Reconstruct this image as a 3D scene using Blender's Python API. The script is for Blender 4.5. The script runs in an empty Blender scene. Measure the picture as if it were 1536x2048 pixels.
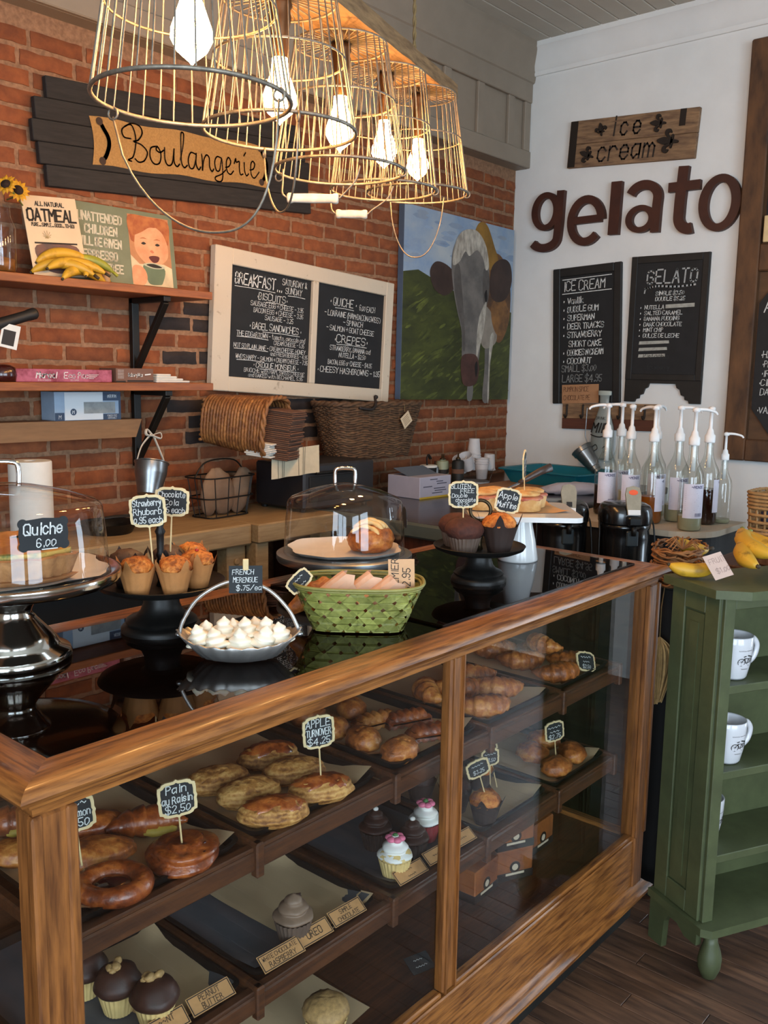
import bpy, math, random
from math import sin, cos, pi, radians
from mathutils import Vector, Matrix, noise

# ------------------------------------------------------------------ camera, light, exposure
SC = bpy.context.scene
COL = SC.collection
cam_d = bpy.data.cameras.new('camera')
cam_d.sensor_fit = 'VERTICAL'; cam_d.sensor_height = 36.0
cam_d.lens = 1819.476 / 2048 * 36.0
cam_d.clip_start = 0.05
CAM = bpy.data.objects.new('camera', cam_d); COL.objects.link(CAM)
def cam_matrix(yaw, pitch, roll, loc):
    f = Vector((sin(yaw)*cos(pitch), cos(yaw)*cos(pitch), sin(pitch)))
    r = Vector((cos(yaw), -sin(yaw), 0)); u = r.cross(f)
    r2 = r*cos(roll) + u*sin(roll); u2 = u*cos(roll) - r*sin(roll)
    m = Matrix((r2, u2, -f)).transposed().to_4x4(); m.translation = loc
    return m
CAM.matrix_world = cam_matrix(0.862796, -0.14935, 0.016796, (0, 0, 1.55))
SC.camera = CAM
SC.view_settings.view_transform = 'Standard'; SC.view_settings.look = 'None'
SC.view_settings.gamma = 1.0; SC.view_settings.use_curve_mapping = False
SC.view_settings.exposure = 0.55
SC.cycles.max_bounces = 8; SC.cycles.diffuse_bounces = 4; SC.cycles.glossy_bounces = 4; SC.cycles.transparent_max_bounces = 14
SC.cycles.adaptive_threshold = .02; SC.cycles.caustics_reflective = False; SC.cycles.caustics_refractive = False
W = bpy.data.worlds.new('overcast_sky'); SC.world = W; W.use_nodes = True
_bg = W.node_tree.nodes['Background']
_bg.inputs['Color'].default_value = (0.74, 0.87, 1.0, 1); _bg.inputs['Strength'].default_value = 9.0
def portal(name, loc, rot, sx, sy):
    d = bpy.data.lights.new(name, 'AREA'); d.shape = 'RECTANGLE'; d.size = sx; d.size_y = sy
    d.cycles.is_portal = True
    o = bpy.data.objects.new(name, d); COL.objects.link(o); o.location = loc; o.rotation_euler = rot
    return o
BULB_STRENGTH = 110.0
# room: brick wall y=2.83, white wall x=4.355, street wall y=-3.2, left wall x=-2.2, ceiling z=3.26
XR, YB, YF, XL, ZC = 4.355, 2.83, -3.2, -2.2, 3.26
portal('daylight_portal_front', (0.0, YF+0.02, 1.65), (radians(90), 0, 0), 3.0, 2.1)
portal('daylight_portal_left', (XL+.02, -1.25, 1.65), (0, radians(-90), 0), 2.1, 2.7)
portal('daylight_portal_door', (XR-0.02, -0.55, 1.25), (0, radians(90), 0), 2.1, 0.9)

# ------------------------------------------------------------------ materials
MATS = {}
def _nt(name):
    m = bpy.data.materials.new(name); m.use_nodes = True
    return m, m.node_tree, m.node_tree.nodes['Principled BSDF']
def hexc(c):
    if isinstance(c, str):
        v = [int(c[i:i+2], 16)/255 for i in (0, 2, 4)]
        return tuple((x/12.92 if x <= .04045 else ((x+.055)/1.055)**2.4) for x in v)
    return c
def M(name, col, rough=.6, metal=0.0, var=.0, scale=20.0, bump=0.0, stretch=(1, 1, 1), col2=None, spec=.5,
      coat=0.0, sss=0.0, emit=0.0, detail=4.0, isl=0.0, ramp=(.35, .7)):
    """principled material; optional noise between col and col2 (wear/grain), bump and per-piece tint"""
    if name in MATS: return MATS[name]
    m, nt, p = _nt(name); c = hexc(col)
    p.inputs['Base Color'].default_value = (*c, 1)
    p.inputs['Roughness'].default_value = rough; p.inputs['Metallic'].default_value = metal
    p.inputs['Specular IOR Level'].default_value = spec
    if coat: p.inputs['Coat Weight'].default_value = coat; p.inputs['Coat Roughness'].default_value = .12
    if sss:
        p.inputs['Subsurface Weight'].default_value = sss; p.inputs['Subsurface Radius'].default_value = (.01, .005, .003)
    if emit:
        p.inputs['Emission Color'].default_value = (*c, 1); p.inputs['Emission Strength'].default_value = emit
    L = nt.links
    if var or col2 or bump or isl:
        tc = nt.nodes.new('ShaderNodeTexCoord'); mp = nt.nodes.new('ShaderNodeMapping')
        mp.inputs['Scale'].default_value = stretch
        L.new(tc.outputs['Object'], mp.inputs['Vector'])
        oi = nt.nodes.new('ShaderNodeObjectInfo')
        ad = nt.nodes.new('ShaderNodeVectorMath'); ad.operation = 'ADD'
        sc = nt.nodes.new('ShaderNodeVectorMath'); sc.operation = 'SCALE'; sc.inputs['Scale'].default_value = 37.0
        cb = nt.nodes.new('ShaderNodeCombineXYZ')
        for i in range(3): L.new(oi.outputs['Random'], cb.inputs[i])
        L.new(cb.outputs[0], sc.inputs[0]); L.new(mp.outputs[0], ad.inputs[0]); L.new(sc.outputs[0], ad.inputs[1])
        nz = nt.nodes.new('ShaderNodeTexNoise'); nz.inputs['Scale'].default_value = scale
        nz.inputs['Detail'].default_value = detail; nz.inputs['Roughness'].default_value = .6
        L.new(ad.outputs[0], nz.inputs['Vector'])
        if var or col2:
            c2 = hexc(col2) if col2 else tuple(x*(1-var) for x in c)
            c1 = c if col2 else tuple(min(1, x*(1+var)) for x in c)
            rp = nt.nodes.new('ShaderNodeValToRGB')
            rp.color_ramp.elements[0].position = ramp[0]; rp.color_ramp.elements[1].position = ramp[1]
            rp.color_ramp.elements[0].color = (*c2, 1); rp.color_ramp.elements[1].color = (*c1, 1)
            L.new(nz.outputs['Fac'], rp.inputs[0]); out = rp.outputs[0]
            if isl:
                ge = nt.nodes.new('ShaderNodeNewGeometry'); am = nt.nodes.new('ShaderNodeMath'); am.operation = 'ADD'
                L.new(ge.outputs['Random Per Island'], am.inputs[0]); L.new(oi.outputs['Random'], am.inputs[1])
                fr = nt.nodes.new('ShaderNodeMath'); fr.operation = 'FRACT'; L.new(am.outputs[0], fr.inputs[0])
                mr = nt.nodes.new('ShaderNodeMapRange'); mr.inputs['To Min'].default_value = 1-isl; mr.inputs['To Max'].default_value = 1+isl
                L.new(fr.outputs[0], mr.inputs['Value'])
                hs = nt.nodes.new('ShaderNodeHueSaturation'); L.new(mr.outputs[0], hs.inputs['Value']); L.new(out, hs.inputs['Color'])
                out = hs.outputs[0]
            L.new(out, p.inputs['Base Color'])
        if bump:
            bp = nt.nodes.new('ShaderNodeBump'); bp.inputs['Strength'].default_value = min(1, bump); bp.inputs['Distance'].default_value = .004*max(1, bump)
            L.new(nz.outputs['Fac'], bp.inputs['Height']); L.new(bp.outputs[0], p.inputs['Normal'])
    MATS[name] = m
    return m
def GLASS(name, tint=(.97, .98, .98), refl=1.0, rough=.01, ior=1.5):
    """thin clear sheet: fresnel mix of straight-through and mirror reflection"""
    if name in MATS: return MATS[name]
    m, nt, p = _nt(name); nt.nodes.remove(p)
    out = nt.nodes['Material Output']
    tr = nt.nodes.new('ShaderNodeBsdfTransparent'); tr.inputs[0].default_value = (*tint, 1)
    gl = nt.nodes.new('ShaderNodeBsdfGlossy'); gl.inputs['Roughness'].default_value = rough
    fr = nt.nodes.new('ShaderNodeLayerWeight'); fr.inputs['Blend'].default_value = .5
    pw = nt.nodes.new('ShaderNodeMath'); pw.operation = 'POWER'; pw.inputs[1].default_value = 5.0
    mu = nt.nodes.new('ShaderNodeMath'); mu.operation = 'MULTIPLY_ADD'; mu.use_clamp = True
    f0 = ((ior-1)/(ior+1))**2*refl; mu.inputs[1].default_value = 1-f0; mu.inputs[2].default_value = f0
    mx = nt.nodes.new('ShaderNodeMixShader')
    nt.links.new(fr.outputs['Facing'], pw.inputs[0]); nt.links.new(pw.outputs[0], mu.inputs[0]); nt.links.new(mu.outputs[0], mx.inputs[0])
    nt.links.new(tr.outputs[0], mx.inputs[1]); nt.links.new(gl.outputs[0], mx.inputs[2]); nt.links.new(mx.outputs[0], out.inputs[0])
    MATS[name] = m
    return m

# ------------------------------------------------------------------ mesh building
class MB:
    def __init__(s): s.v = []; s.f = []
    def add(s, vs, fs, mtx=None):
        b = len(s.v)
        s.v += [tuple(mtx @ Vector(p)) for p in vs] if mtx else [tuple(p) for p in vs]
        s.f += [tuple(i+b for i in f) for f in fs]; return s
    def box(s, x0, x1, y0, y1, z0, z1, ch=0.0, mtx=None):
        if ch <= 0:
            v = [(x, y, z) for z in (z0, z1) for y in (y0, y1) for x in (x0, x1)]
            return s.add(v, [(0, 2, 3, 1), (4, 5, 7, 6), (0, 1, 5, 4), (2, 6, 7, 3), (0, 4, 6, 2), (1, 3, 7, 5)], mtx)
        ch = min(ch, abs(x1-x0)*.45, abs(y1-y0)*.45, abs(z1-z0)*.45)
        v = []; idx = {}
        for sx in (0, 1):
            for sy in (0, 1):
                for sz in (0, 1):
                    X, Y, Z = (x0, x1)[sx], (y0, y1)[sy], (z0, z1)[sz]
                    dx, dy, dz = (ch, -ch)[sx], (ch, -ch)[sy], (ch, -ch)[sz]
                    for k, p in enumerate(((X, Y+dy, Z+dz), (X+dx, Y, Z+dz), (X+dx, Y+dy, Z))):
                        idx[sx, sy, sz, k] = len(v); v.append(p)
        q = lambda *a: idx[a]
        F = []
        for a in (0, 1):
            F.append([q(a, 0, 0, 0), q(a, 1, 0, 0), q(a, 1, 1, 0), q(a, 0, 1, 0)][::1 if a else -1])
            F.append([q(0, a, 0, 1), q(1, a, 0, 1), q(1, a, 1, 1), q(0, a, 1, 1)][::-1 if a else 1])
            F.append([q(0, 0, a, 2), q(1, 0, a, 2), q(1, 1, a, 2), q(0, 1, a, 2)][::1 if a else -1])
        for a in (0, 1):
            for b in (0, 1):
                F.append([q(a, b, 0, 0), q(a, b, 0, 1), q(a, b, 1, 1), q(a, b, 1, 0)][::1 if a != b else -1])
                F.append([q(a, 0, b, 0), q(a, 0, b, 2), q(a, 1, b, 2), q(a, 1, b, 0)][::-1 if a != b else 1])
                F.append([q(0, a, b, 1), q(0, a, b, 2), q(1, a, b, 2), q(1, a, b, 1)][::1 if a != b else -1])
                for c in (0, 1):
                    t = [q(a, b, c, 0), q(a, b, c, 1), q(a, b, c, 2)]
                    F.append(t[::-1 if (a+b+c) % 2 else 1])
        return s.add(v, [tuple(f) for f in F], mtx)
    def lathe(s, prof, n=24, mtx=None, rip=None, close=True):
        """prof: list of (r,z); rip(angle, i)->radius factor"""
        v = []; f = []
        for i, (r, z) in enumerate(prof):
            for k in range(n):
                a = 2*pi*k/n; rr = r*(rip(a, i) if rip else 1); v.append((rr*cos(a), rr*sin(a), z))
        for i in range(len(prof)-1):
            for k in range(n):
                k2 = (k+1) % n; f.append((i*n+k, i*n+k2, (i+1)*n+k2, (i+1)*n+k))
        if close:
            if prof[0][0] > 1e-5: f.append(tuple(range(n))[::-1])
            if prof[-1][0] > 1e-5: f.append(tuple((len(prof)-1)*n+k for k in range(n)))
        return s.add(v, f, mtx)
    def tube(s, pts, r, n=6, mtx=None, closed=False, taper=None, flat=1.0):
        P = [Vector(p) for p in pts]; v = []; f = []; m = len(P); pn = None
        for i, p in enumerate(P):
            if closed: t = P[(i+1) % m] - P[i-1]
            else: t = P[min(i+1, m-1)] - P[max(i-1, 0)]
            t = t.normalized() if t.length > 1e-9 else Vector((0, 0, 1))
            if pn is None: pn = t.orthogonal().normalized() if abs(t.z) > .9 else t.cross(Vector((0, 0, 1))).normalized()
            nrm = (pn - t*pn.dot(t)); nrm = nrm.normalized() if nrm.length > 1e-6 else t.orthogonal().normalized()
            pn = nrm; b = t.cross(nrm); rr = r*(taper(i/(m-1 if m > 1 else 1)) if taper else 1)
            for k in range(n):
                a = 2*pi*k/n; v.append(p + nrm*(rr*cos(a)) + b*(rr*flat*sin(a)))
        R_ = m if closed else m-1
        for i in range(R_):
            j = (i+1) % m
            for k in range(n):
                k2 = (k+1) % n; f.append((i*n+k, j*n+k, j*n+k2, i*n+k2))
        if not closed: f.append(tuple(range(n))); f.append(tuple((m-1)*n+k for k in range(n))[::-1])
        return s.add(v, f, mtx)
    def prism(s, pts, z0, z1, mtx=None):
        n = len(pts); v = [(x, y, z0) for x, y in pts] + [(x, y, z1) for x, y in pts]
        ar = sum(pts[i-1][0]*pts[i][1]-pts[i][0]*pts[i-1][1] for i in range(n))
        fw = tuple(range(n)); up = tuple(range(n, 2*n))
        if ar > 0: f = [fw[::-1], up] + [((i-1) % n, i, n+i, n+(i-1) % n) for i in range(n)]
        else: f = [fw, up[::-1]] + [(i, (i-1) % n, n+(i-1) % n, n+i) for i in range(n)]
        return s.add(v, f, mtx)
    def sphere(s, c, rx, ry=None, rz=None, nu=12, nv=8, fn=None, mtx=None):
        ry = ry or rx; rz = rz or rx; v = []; f = []
        for i in range(nv+1):
            th = pi*i/nv
            for k in range(nu):
                a = 2*pi*k/nu; d = Vector((sin(th)*cos(a), sin(th)*sin(a), -cos(th)))
                m = fn(d) if fn else 1
                v.append((c[0]+rx*d.x*m, c[1]+ry*d.y*m, c[2]+rz*d.z*m))
        for i in range(nv):
            for k in range(nu):
                k2 = (k+1) % nu; f.append((i*nu+k, i*nu+k2, (i+1)*nu+k2, (i+1)*nu+k))
        return s.add(v, f, mtx)
    def poly(s, pts, z=0.0, mtx=None):
        ar = sum(pts[i-1][0]*pts[i][1]-pts[i][0]*pts[i-1][1] for i in range(len(pts)))
        q = pts if ar > 0 else pts[::-1]
        return s.add([(x, y, z) for x, y in q], [tuple(range(len(q)))], mtx)
    def grid(s, fn, nu, nv, mtx=None, thick=0.0):
        v = [fn(i/nu, j/nv) for j in range(nv+1) for i in range(nu+1)]
        f = [(j*(nu+1)+i, j*(nu+1)+i+1, (j+1)*(nu+1)+i+1, (j+1)*(nu+1)+i) for j in range(nv) for i in range(nu)]
        return s.add(v, f, mtx)
    def mesh(s, name, mat, smooth=False, auto=None):
        me = bpy.data.meshes.new(name); me.from_pydata(s.v, [], s.f)
        if mat: me.materials.append(mat)
        if smooth or auto: me.shade_smooth()
        if auto: me.set_sharp_from_angle(angle=radians(auto))
        me.update(); return me
    def build(s, name, mat, parent=None, smooth=False, auto=None, kind=None, loc=None, rot=None, label=None):
        return link(name, s.mesh(name, mat, smooth, auto), parent, loc, rot, kind, label)
def link(name, me, parent=None, loc=None, rot=None, kind=None, label=None):
    o = bpy.data.objects.new(name, me); COL.objects.link(o)
    if parent: o.parent = parent
    if loc is not None: o.location = loc
    if rot is not None: o.rotation_euler = rot
    if kind: o['kind'] = kind
    if label: o['label'] = label
    return o
def tag(o, label, cat, group=None):
    o['label'] = label; o['category'] = cat
    if group: o['group'] = group
    return o
def thing(name, label, cat, loc=(0, 0, 0), rz=0.0, group=None, mtx=None):
    o = bpy.data.objects.new(name, None); COL.objects.link(o); o.empty_display_size = .05
    if mtx is not None: o.matrix_world = mtx
    else: o.location = loc; o.rotation_euler = (0, 0, rz)
    return tag(o, label, cat, group)
def struct(o): o['kind'] = 'structure'; return o
def dup(root, loc=None, rz=None, label=None, group=None, rot=None, scale=None):
    r = root.copy(); COL.objects.link(r)
    if loc is not None: r.location = loc
    if rz is not None: r.rotation_euler = (0, 0, rz)
    if rot is not None: r.rotation_euler = rot
    if scale is not None: r.scale = (scale,)*3
    if label: r['label'] = label
    if group: r['group'] = group
    for ch in list(root.children):
        c = ch.copy(); COL.objects.link(c); c.parent = r
        for g in list(ch.children):
            d = g.copy(); COL.objects.link(d); d.parent = c
    return r
def face_mtx(origin, xdir, up, roll=0.0):
    """matrix whose local x,y lie in a board's face and z points out of it"""
    x = Vector(xdir).normalized(); u = Vector(up).normalized(); n = x.cross(u)
    m = Matrix((x, u, n)).transposed().to_4x4(); m.translation = origin
    return m @ Matrix.Rotation(roll, 4, 'Z')
BRICK_FACE = ((1, 0, 0), (0, 0, 1)); WHITE_FACE = ((0, -1, 0), (0, 0, 1))
def smooth_pts(ctrl, n=8, closed=True):
    out = []; m = len(ctrl)
    rng = range(m) if closed else range(m-1)
    for i in rng:
        p0 = ctrl[(i-1) % m] if closed or i > 0 else ctrl[0]
        p1 = ctrl[i]; p2 = ctrl[(i+1) % m]
        p3 = ctrl[(i+2) % m] if closed or i+2 < m else ctrl[-1]
        for k in range(n):
            t = k/n
            out.append(tuple(.5*((2*b)+(-a+c)*t+(2*a-5*b+4*c-d)*t*t+(-a+3*b-3*c+d)*t**3) for a, b, c, d in zip(p0, p1, p2, p3)))
    if not closed: out.append(tuple(ctrl[-1]))
    return out
# ------------------------------------------------------------------ hand lettering: single stroke alphabet (baseline y=2, cap 8, x-height 6)
GL = {k: v for k, v in (x.split('=', 1) for x in """A=022842 1434
B=0208283736250525 2534332202
C=4738180703123243
D=0208284743 43220 2
E=48080242 0535
F=480802 0535
G=473818070312324345 4525
H=0208 4248 0545
I=1218
J=3833221203
K=0208 480542
L=080242
M=0208254842
N=02084248
O=183847433212030718
P=02082837362505
Q=183847433212030718 2442
R=02082837362505 2542
S=473818070615354443321203
T=0848 2822
U=080312324348
V=082248
W=0812263248
X=0248 0842
Y=082548 2522
Z=08480242
a=3616050312233336 3632
b=080222333526160 5
c=3526160503122233
d=3832 3212030516263 5
e=0434352616050312223 3
f=37281712 0525
g=361605041323343 6 36312000
h=0802 0516263532
i=1216 1718
j=26211000 2728
k=0802 360432
l=1812
m=0206 05162522 25364542
n=0206 0516263532
o=162635332212030516
p=0006 0516263533221203
q=3036 3526160503122233
r=0206 05162635
s=35261605142433221203
t=18132232 0626
u=0603122233 3632
v=061236
w=0612253246
x=0236 0632
y=0613 3613 3610
z=06360232
0=172736342312030617
1=071812
2=071828373602 0232
3=083825343322120 3
4=3238040444 
5=38080525343322120 3
6=372818070312223334250 5
7=083812
8=2837362516070828 2516 1605031222333425
9=0312223337281807061535
$=473818070615354443321203 2921
.=1213
,=1301
-=0535
'=1817
&=42071828370312223 4
!=1814 1312
/=0248
(=28160 41220
)=0818363422
+=0535 2723
*=1415
:=1213 1516
#=0535 0436 1327
~=05163445""".split('\n') if '=' in x)}
for k in list(GL):
    if k == '(' : GL[k] = '2816041220'
def glyph(ch):
    s = GL.get(ch, '')
    out = []
    for st in s.split(' '):
        if len(st) % 2: st = st[:-1]
        if len(st) >= 4: out.append([(int(st[i]), int(st[i+1])-2) for i in range(0, len(st), 2)])
    return out
# glyphs whose digit pairs were split in the table above are given plainly here
for k, v in {'D': '02082847432202', 'b': '0802223335261605', 'd': '383212030516263 5'.replace(' ', ''), 'e': '04343526160503122233',
             'g': '3616050413233436 36312000', '3': '0838253433221203', '4': '32380444', '5': '3808052534332212 1203', '6': '37281807031222333425 2505',
             '&': '42071828370312 1234'}.items(): GL[k] = v
def stroke(mb, pts, w, z=0.0, close=False):
    """flat pen stroke"""
    for a, b in zip(pts[:-1], pts[1:]):
        dx, dy = b[0]-a[0], b[1]-a[1]; l = math.hypot(dx, dy)
        if l < 1e-6: continue
        dx, dy = dx/l*w*.5, dy/l*w*.5
        mb.add([(a[0]-dx+dy, a[1]-dy-dx, z), (b[0]+dx+dy, b[1]+dy-dx, z), (b[0]+dx-dy, b[1]+dy+dx, z), (a[0]-dx-dy, a[1]-dy+dx, z)], [(0, 1, 2, 3)])
def text_w(t, h, sp=1.3):
    w = 0
    for ch in t:
        if ch == ' ': w += 2.2; continue
        g = glyph(ch); w += (max((p[0] for st in g for p in st), default=2)) + sp
    return w*h/6
def write(mb, t, x, y, h, w=None, z=.0012, align='l', slope=0.0, jit=.25, slant=.08, sp=1.3, wx=1.0, seed=1):
    rnd = random.Random(hash(t) % 9999 if False else sum(ord(c)*(i+1) for i, c in enumerate(t))+seed)
    w = w or h*.105; tw = text_w(t, h, sp)*wx
    x0 = x - (tw/2 if align == 'c' else tw if align == 'r' else 0); cx = 0.0
    for ch in t:
        if ch == ' ': cx += 2.2*h/6*wx; continue
        g = glyph(ch); u = h/6; jy = rnd.uniform(-jit, jit)*u; js = 1+rnd.uniform(-jit, jit)*.25
        for st in g:
            P = []
            for (px, py) in st:
                X = x0+cx+(px+py*slant)*u*wx; Y = y+py*u*js+jy
                P.append((X+rnd.uniform(-1, 1)*jit*.25*u, Y+slope*(X-x)+rnd.uniform(-1, 1)*jit*.25*u))
            stroke(mb, P, w, z)
        cx += (max((p[0] for st in g for p in st), default=2)+sp)*u*wx
    return mb
def fit(mb, t, x0, x1, y, h, w=None, z=.0012, **k):
    """hand lettering stretched to run from x0 to x1"""
    return write(mb, t, x0, y, h, w=w, z=z, wx=(x1-x0)/text_w(t, h, k.get('sp', 1.1)), **{'sp': 1.1, **k})
# ================================================================== THE ROOM
m_mortar = M('mortar', '8f6b50', .95, var=.25, scale=60, bump=.6)
m_brick = M('old_red_brick', '8d502c', .92, col2='6e3b22', scale=22, bump=.9, isl=.16, ramp=(.3, .7), detail=6)
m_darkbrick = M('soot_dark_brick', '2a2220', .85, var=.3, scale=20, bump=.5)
m_white = M('white_plaster', 'e4e4e1', .85, var=.03, scale=6, bump=.08)
m_cream = M('putty_painted_wood', '8d8070', .6, var=.05, scale=10, bump=.05)
m_ceil = M('painted_ceiling_board', 'b9b4a8', .7, var=.04, scale=8)
m_side = M('warm_plaster', 'b8a892', .9, var=.05, scale=4)
m_plank = M('worn_dark_floor_oak', '72503a', .5, col2='3d2a20', scale=9, stretch=(6, .7, 1), bump=.3, isl=.3, ramp=(.3, .72))

# floor: base slab, with the boards near the counter laid one by one
fl = struct(MB().box(XL, XR, YF, YB, -.06, -.012).build('floor', m_plank))
rnd = random.Random(4)
variants = {}
x = 1.1; n = 0
while x < 3.5:
    y = -1.0 - rnd.random()*.6
    while y < 1.5:
        ln = rnd.choice((.6, .8, 1.0))
        if ln not in variants:
            variants[ln] = MB().box(-.0292, .0292, 0, ln-.0015, -.0125, 0, .0012).mesh('floor_plank', m_plank)
        link('floor_plank', variants[ln], fl, (x, y, rnd.uniform(-.0006, .0006))); n += 1
        y += ln
    x += .06
# ceiling with narrow boards running along the brick wall
ce = struct(MB().box(XL, XR, YF, YB, ZC+.012, ZC+.08).build('ceiling', m_ceil))
cb = MB().box(0, 6.55, -.046, .046, -.012, 0, .004).mesh('ceiling_board', m_ceil)
y = YF+.05
while y < YB:
    link('ceiling_board', cb, ce, (XL, y, ZC+.012)); y += .095
# white wall (right) with the glazed shop door in it, left wall, street wall with two shop windows
DY0, DY1, DZ1 = -1.0, -.1, 2.3
wr = MB().box(XR, XR+.15, DY1, YB+.1, -.06, ZC+.05).box(XR, XR+.15, YF, DY0, -.06, ZC+.05).box(XR, XR+.15, DY0, DY1, DZ1, ZC+.05)
struct(wr.build('wall_right', m_white))
struct(MB().box(XL-.15, XL, YF, -2.6, -.06, ZC+.05).box(XL-.15, XL, .1, YB+.1, -.06, ZC+.05).box(XL-.15, XL, -2.6, .1, -.06, .6).box(XL-.15, XL, -2.6, .1, 2.7, ZC+.05).build('wall_left', m_side))
m_frame = M('painted_window_frame', 'cfc8ba', .5)
w3 = MB().box(XL-.1, XL-.04, -2.6, .1, .6, .67).box(XL-.1, XL-.04, -2.6, .1, 2.63, 2.7)
for yy in (-2.6, -1.73, -.86, .03): w3.box(XL-.1, XL-.04, yy, yy+.07, .67, 2.63)
w3 = struct(w3.build('window_3', m_frame))
for ya, yb in ((-2.53, -1.73), (-1.66, -.86), (-.79, .03)): MB().box(XL-.075, XL-.069, ya, yb, .67, 2.63).build('pane', GLASS('window_glass', (.95, .98, 1.0)), w3)
wf = MB().box(XL, -1.5, YF-.15, YF, -.06, ZC+.05).box(1.5, XR, YF-.15, YF, -.06, ZC+.05).box(-1.5, 1.5, YF-.15, YF, -.06, .6).box(-1.5, 1.5, YF-.15, YF, 2.7, ZC+.05)
wf.box(-.09, .09, YF-.15, YF, .6, 2.7)
struct(wf.build('wall_front', m_side))
m_frame = M('painted_window_frame', 'cfc8ba', .5)
for i, (a, b) in enumerate(((-1.5, -.09), (.09, 1.5))):
    w = struct(MB().box(a, a+.06, YF-.1, YF-.04, .6, 2.7).box(b-.06, b, YF-.1, YF-.04, .6, 2.7).box(a+.06, b-.06, YF-.1, YF-.04, .6, .67)
               .box(a+.06, b-.06, YF-.1, YF-.04, 2.63, 2.7).build('window_%d' % (i+1), m_frame))
    MB().box(a+.06, b-.06, YF-.075, YF-.069, .67, 2.63).build('pane', GLASS('window_glass', (.95, .98, 1.0)), w)
dr = struct(MB().box(XR+.03, XR+.075, DY0, DY0+.1, 0, DZ1).box(XR+.03, XR+.075, DY1-.1, DY1, 0, DZ1).box(XR+.03, XR+.075, DY0+.1, DY1-.1, -.05, .3)
            .box(XR+.03, XR+.075, DY0+.1, DY1-.1, DZ1-.1, DZ1).build('door_1', m_frame))
MB().box(XR+.05, XR+.056, DY0+.1, DY1-.1, .3, DZ1-.1).build('pane', GLASS('window_glass'), dr)

# brick wall: mortar bed with the bricks laid singly
wb = struct(MB().box(XL, XR+.15, YB, YB+.2, -.06, ZC+.05).build('wall_back', m_mortar))
CP, BL, BH = .0605, .194, .0455       # course pitch, brick pitch, brick height
rnd = random.Random(11)
def brick_mesh(mat, L, seed):
    r = random.Random(seed); mb = MB(); nx, nz = 8, 3
    def fn(u, v):
        e = min(u, 1-u)*L; ez = min(v, 1-v)*BH
        d = -.011 if e > 1e-6 and ez > 1e-6 else -.003
        dx = noise.noise(Vector((u*5, v*3, seed*3.1)))
        return ((u-.5)*L + .005*noise.noise(Vector((v*4, seed, 1))), d+dx*.005, (v-.5)*BH+.0045*noise.noise(Vector((u*4, 3, seed*1.7))))
    mb.grid(fn, nx, nz)
    # rim back to the mortar
    ring = [fn(i/nx, 0) for i in range(nx+1)] + [fn(1, j/nz) for j in range(1, nz+1)] + [fn(1-i/nx, 1) for i in range(1, nx+1)] + [fn(0, 1-j/nz) for j in range(1, nz)]
    m = len(ring); back = [(a*1.02, .004, c*1.02) for a, b, c in ring]
    mb.add(ring+back, [(i, m+i, m+(i+1) % m, (i+1) % m) for i in range(m)])
    return mb
LENS = (BL-.016, BL*.5-.016, BL*.86-.016)
brick_mb = {(L, s): brick_mesh(None, L, s+i*7) for i, L in enumerate(LENS) for s in range(4)}
brick_me = {k: v.mesh('brick', m_brick, auto=35) for k, v in brick_mb.items()}
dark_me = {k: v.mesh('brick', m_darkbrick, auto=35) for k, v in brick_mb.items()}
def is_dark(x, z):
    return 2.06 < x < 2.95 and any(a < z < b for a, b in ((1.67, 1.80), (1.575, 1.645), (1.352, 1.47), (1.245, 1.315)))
HIDE = ((1.65, 2.72, 2.16, 2.44), (2.29, 3.26, 1.50, 1.96), (3.42, 4.25, 1.48, 2.30))
spots = []
k0 = 0
for k in range(int(.95/CP), int(2.66/CP)):
    z = (k+.5)*CP; xx = XR - .006 - (0 if k % 2 else BL*.5)
    if k % 2 == 0: spots.append((XR-.004-(BL*.5-.012)/2, z, LENS[1]))
    while xx > .95:
        L_ = rnd.choice((LENS[0], LENS[0], LENS[0], LENS[2])); spots.append((xx-(L_+.016)/2, z+rnd.uniform(-.0025, .0025), L_)); xx -= L_+.016
def hidden(x, z): return any(a < x < b and c < z < d for a, b, c, d in HIDE)
order = sorted(spots, key=lambda s: (hidden(s[0], s[1]) or s[0] < 1.32 or s[1] < 1.1, s[0]**2+YB**2+(s[1]-1.55)**2))
rest = MB()
for i, (x, z, L) in enumerate(order):
    key = (L, rnd.randrange(4)); rot = rnd.uniform(-.008, .008)
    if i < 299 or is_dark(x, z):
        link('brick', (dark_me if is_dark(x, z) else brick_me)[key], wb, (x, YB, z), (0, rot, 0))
    else:
        rest.add(brick_mb[key].v, brick_mb[key].f, Matrix.Translation((x, YB, z)))
rest.build('farther_bricks', m_brick, wb, kind='stuff')

# panelled bulkhead over the brick wall
ZS = 2.655
tr = struct(MB().box(1.0, XR-.001, YB-.07, YB-.0005, ZS, 3.02).build('trim_1', m_cream))
MB().box(1.0, XR-.001, YB-.092, YB-.07, ZS, ZS+.085, .004).build('bottom_rail', m_cream, tr)
MB().box(1.0, XR-.001, YB-.092, YB-.07, 2.985, 3.10, .004).build('top_rail', m_cream, tr)
bm = MB().box(-.028, .028, YB-.088, YB-.07, ZS+.085, 2.985, .003).mesh('batten', m_cream)
for x in (1.3, 1.6, 1.89, 2.18, 2.47, 2.75, 3.037, 3.338, 3.616, 3.891, 4.165, 4.32): link('batten', bm, tr, (x, 0, 0))
prof = [(-.092, 3.08), (-.10, 3.085), (-.104, 3.10), (-.106, 3.125), (-.115, 3.16), (-.135, 3.20), (-.15, 3.225), (-.155, 3.24), (-.155, ZC+.01), (-.0005, ZC+.01), (-.0005, 3.08)]
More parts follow.
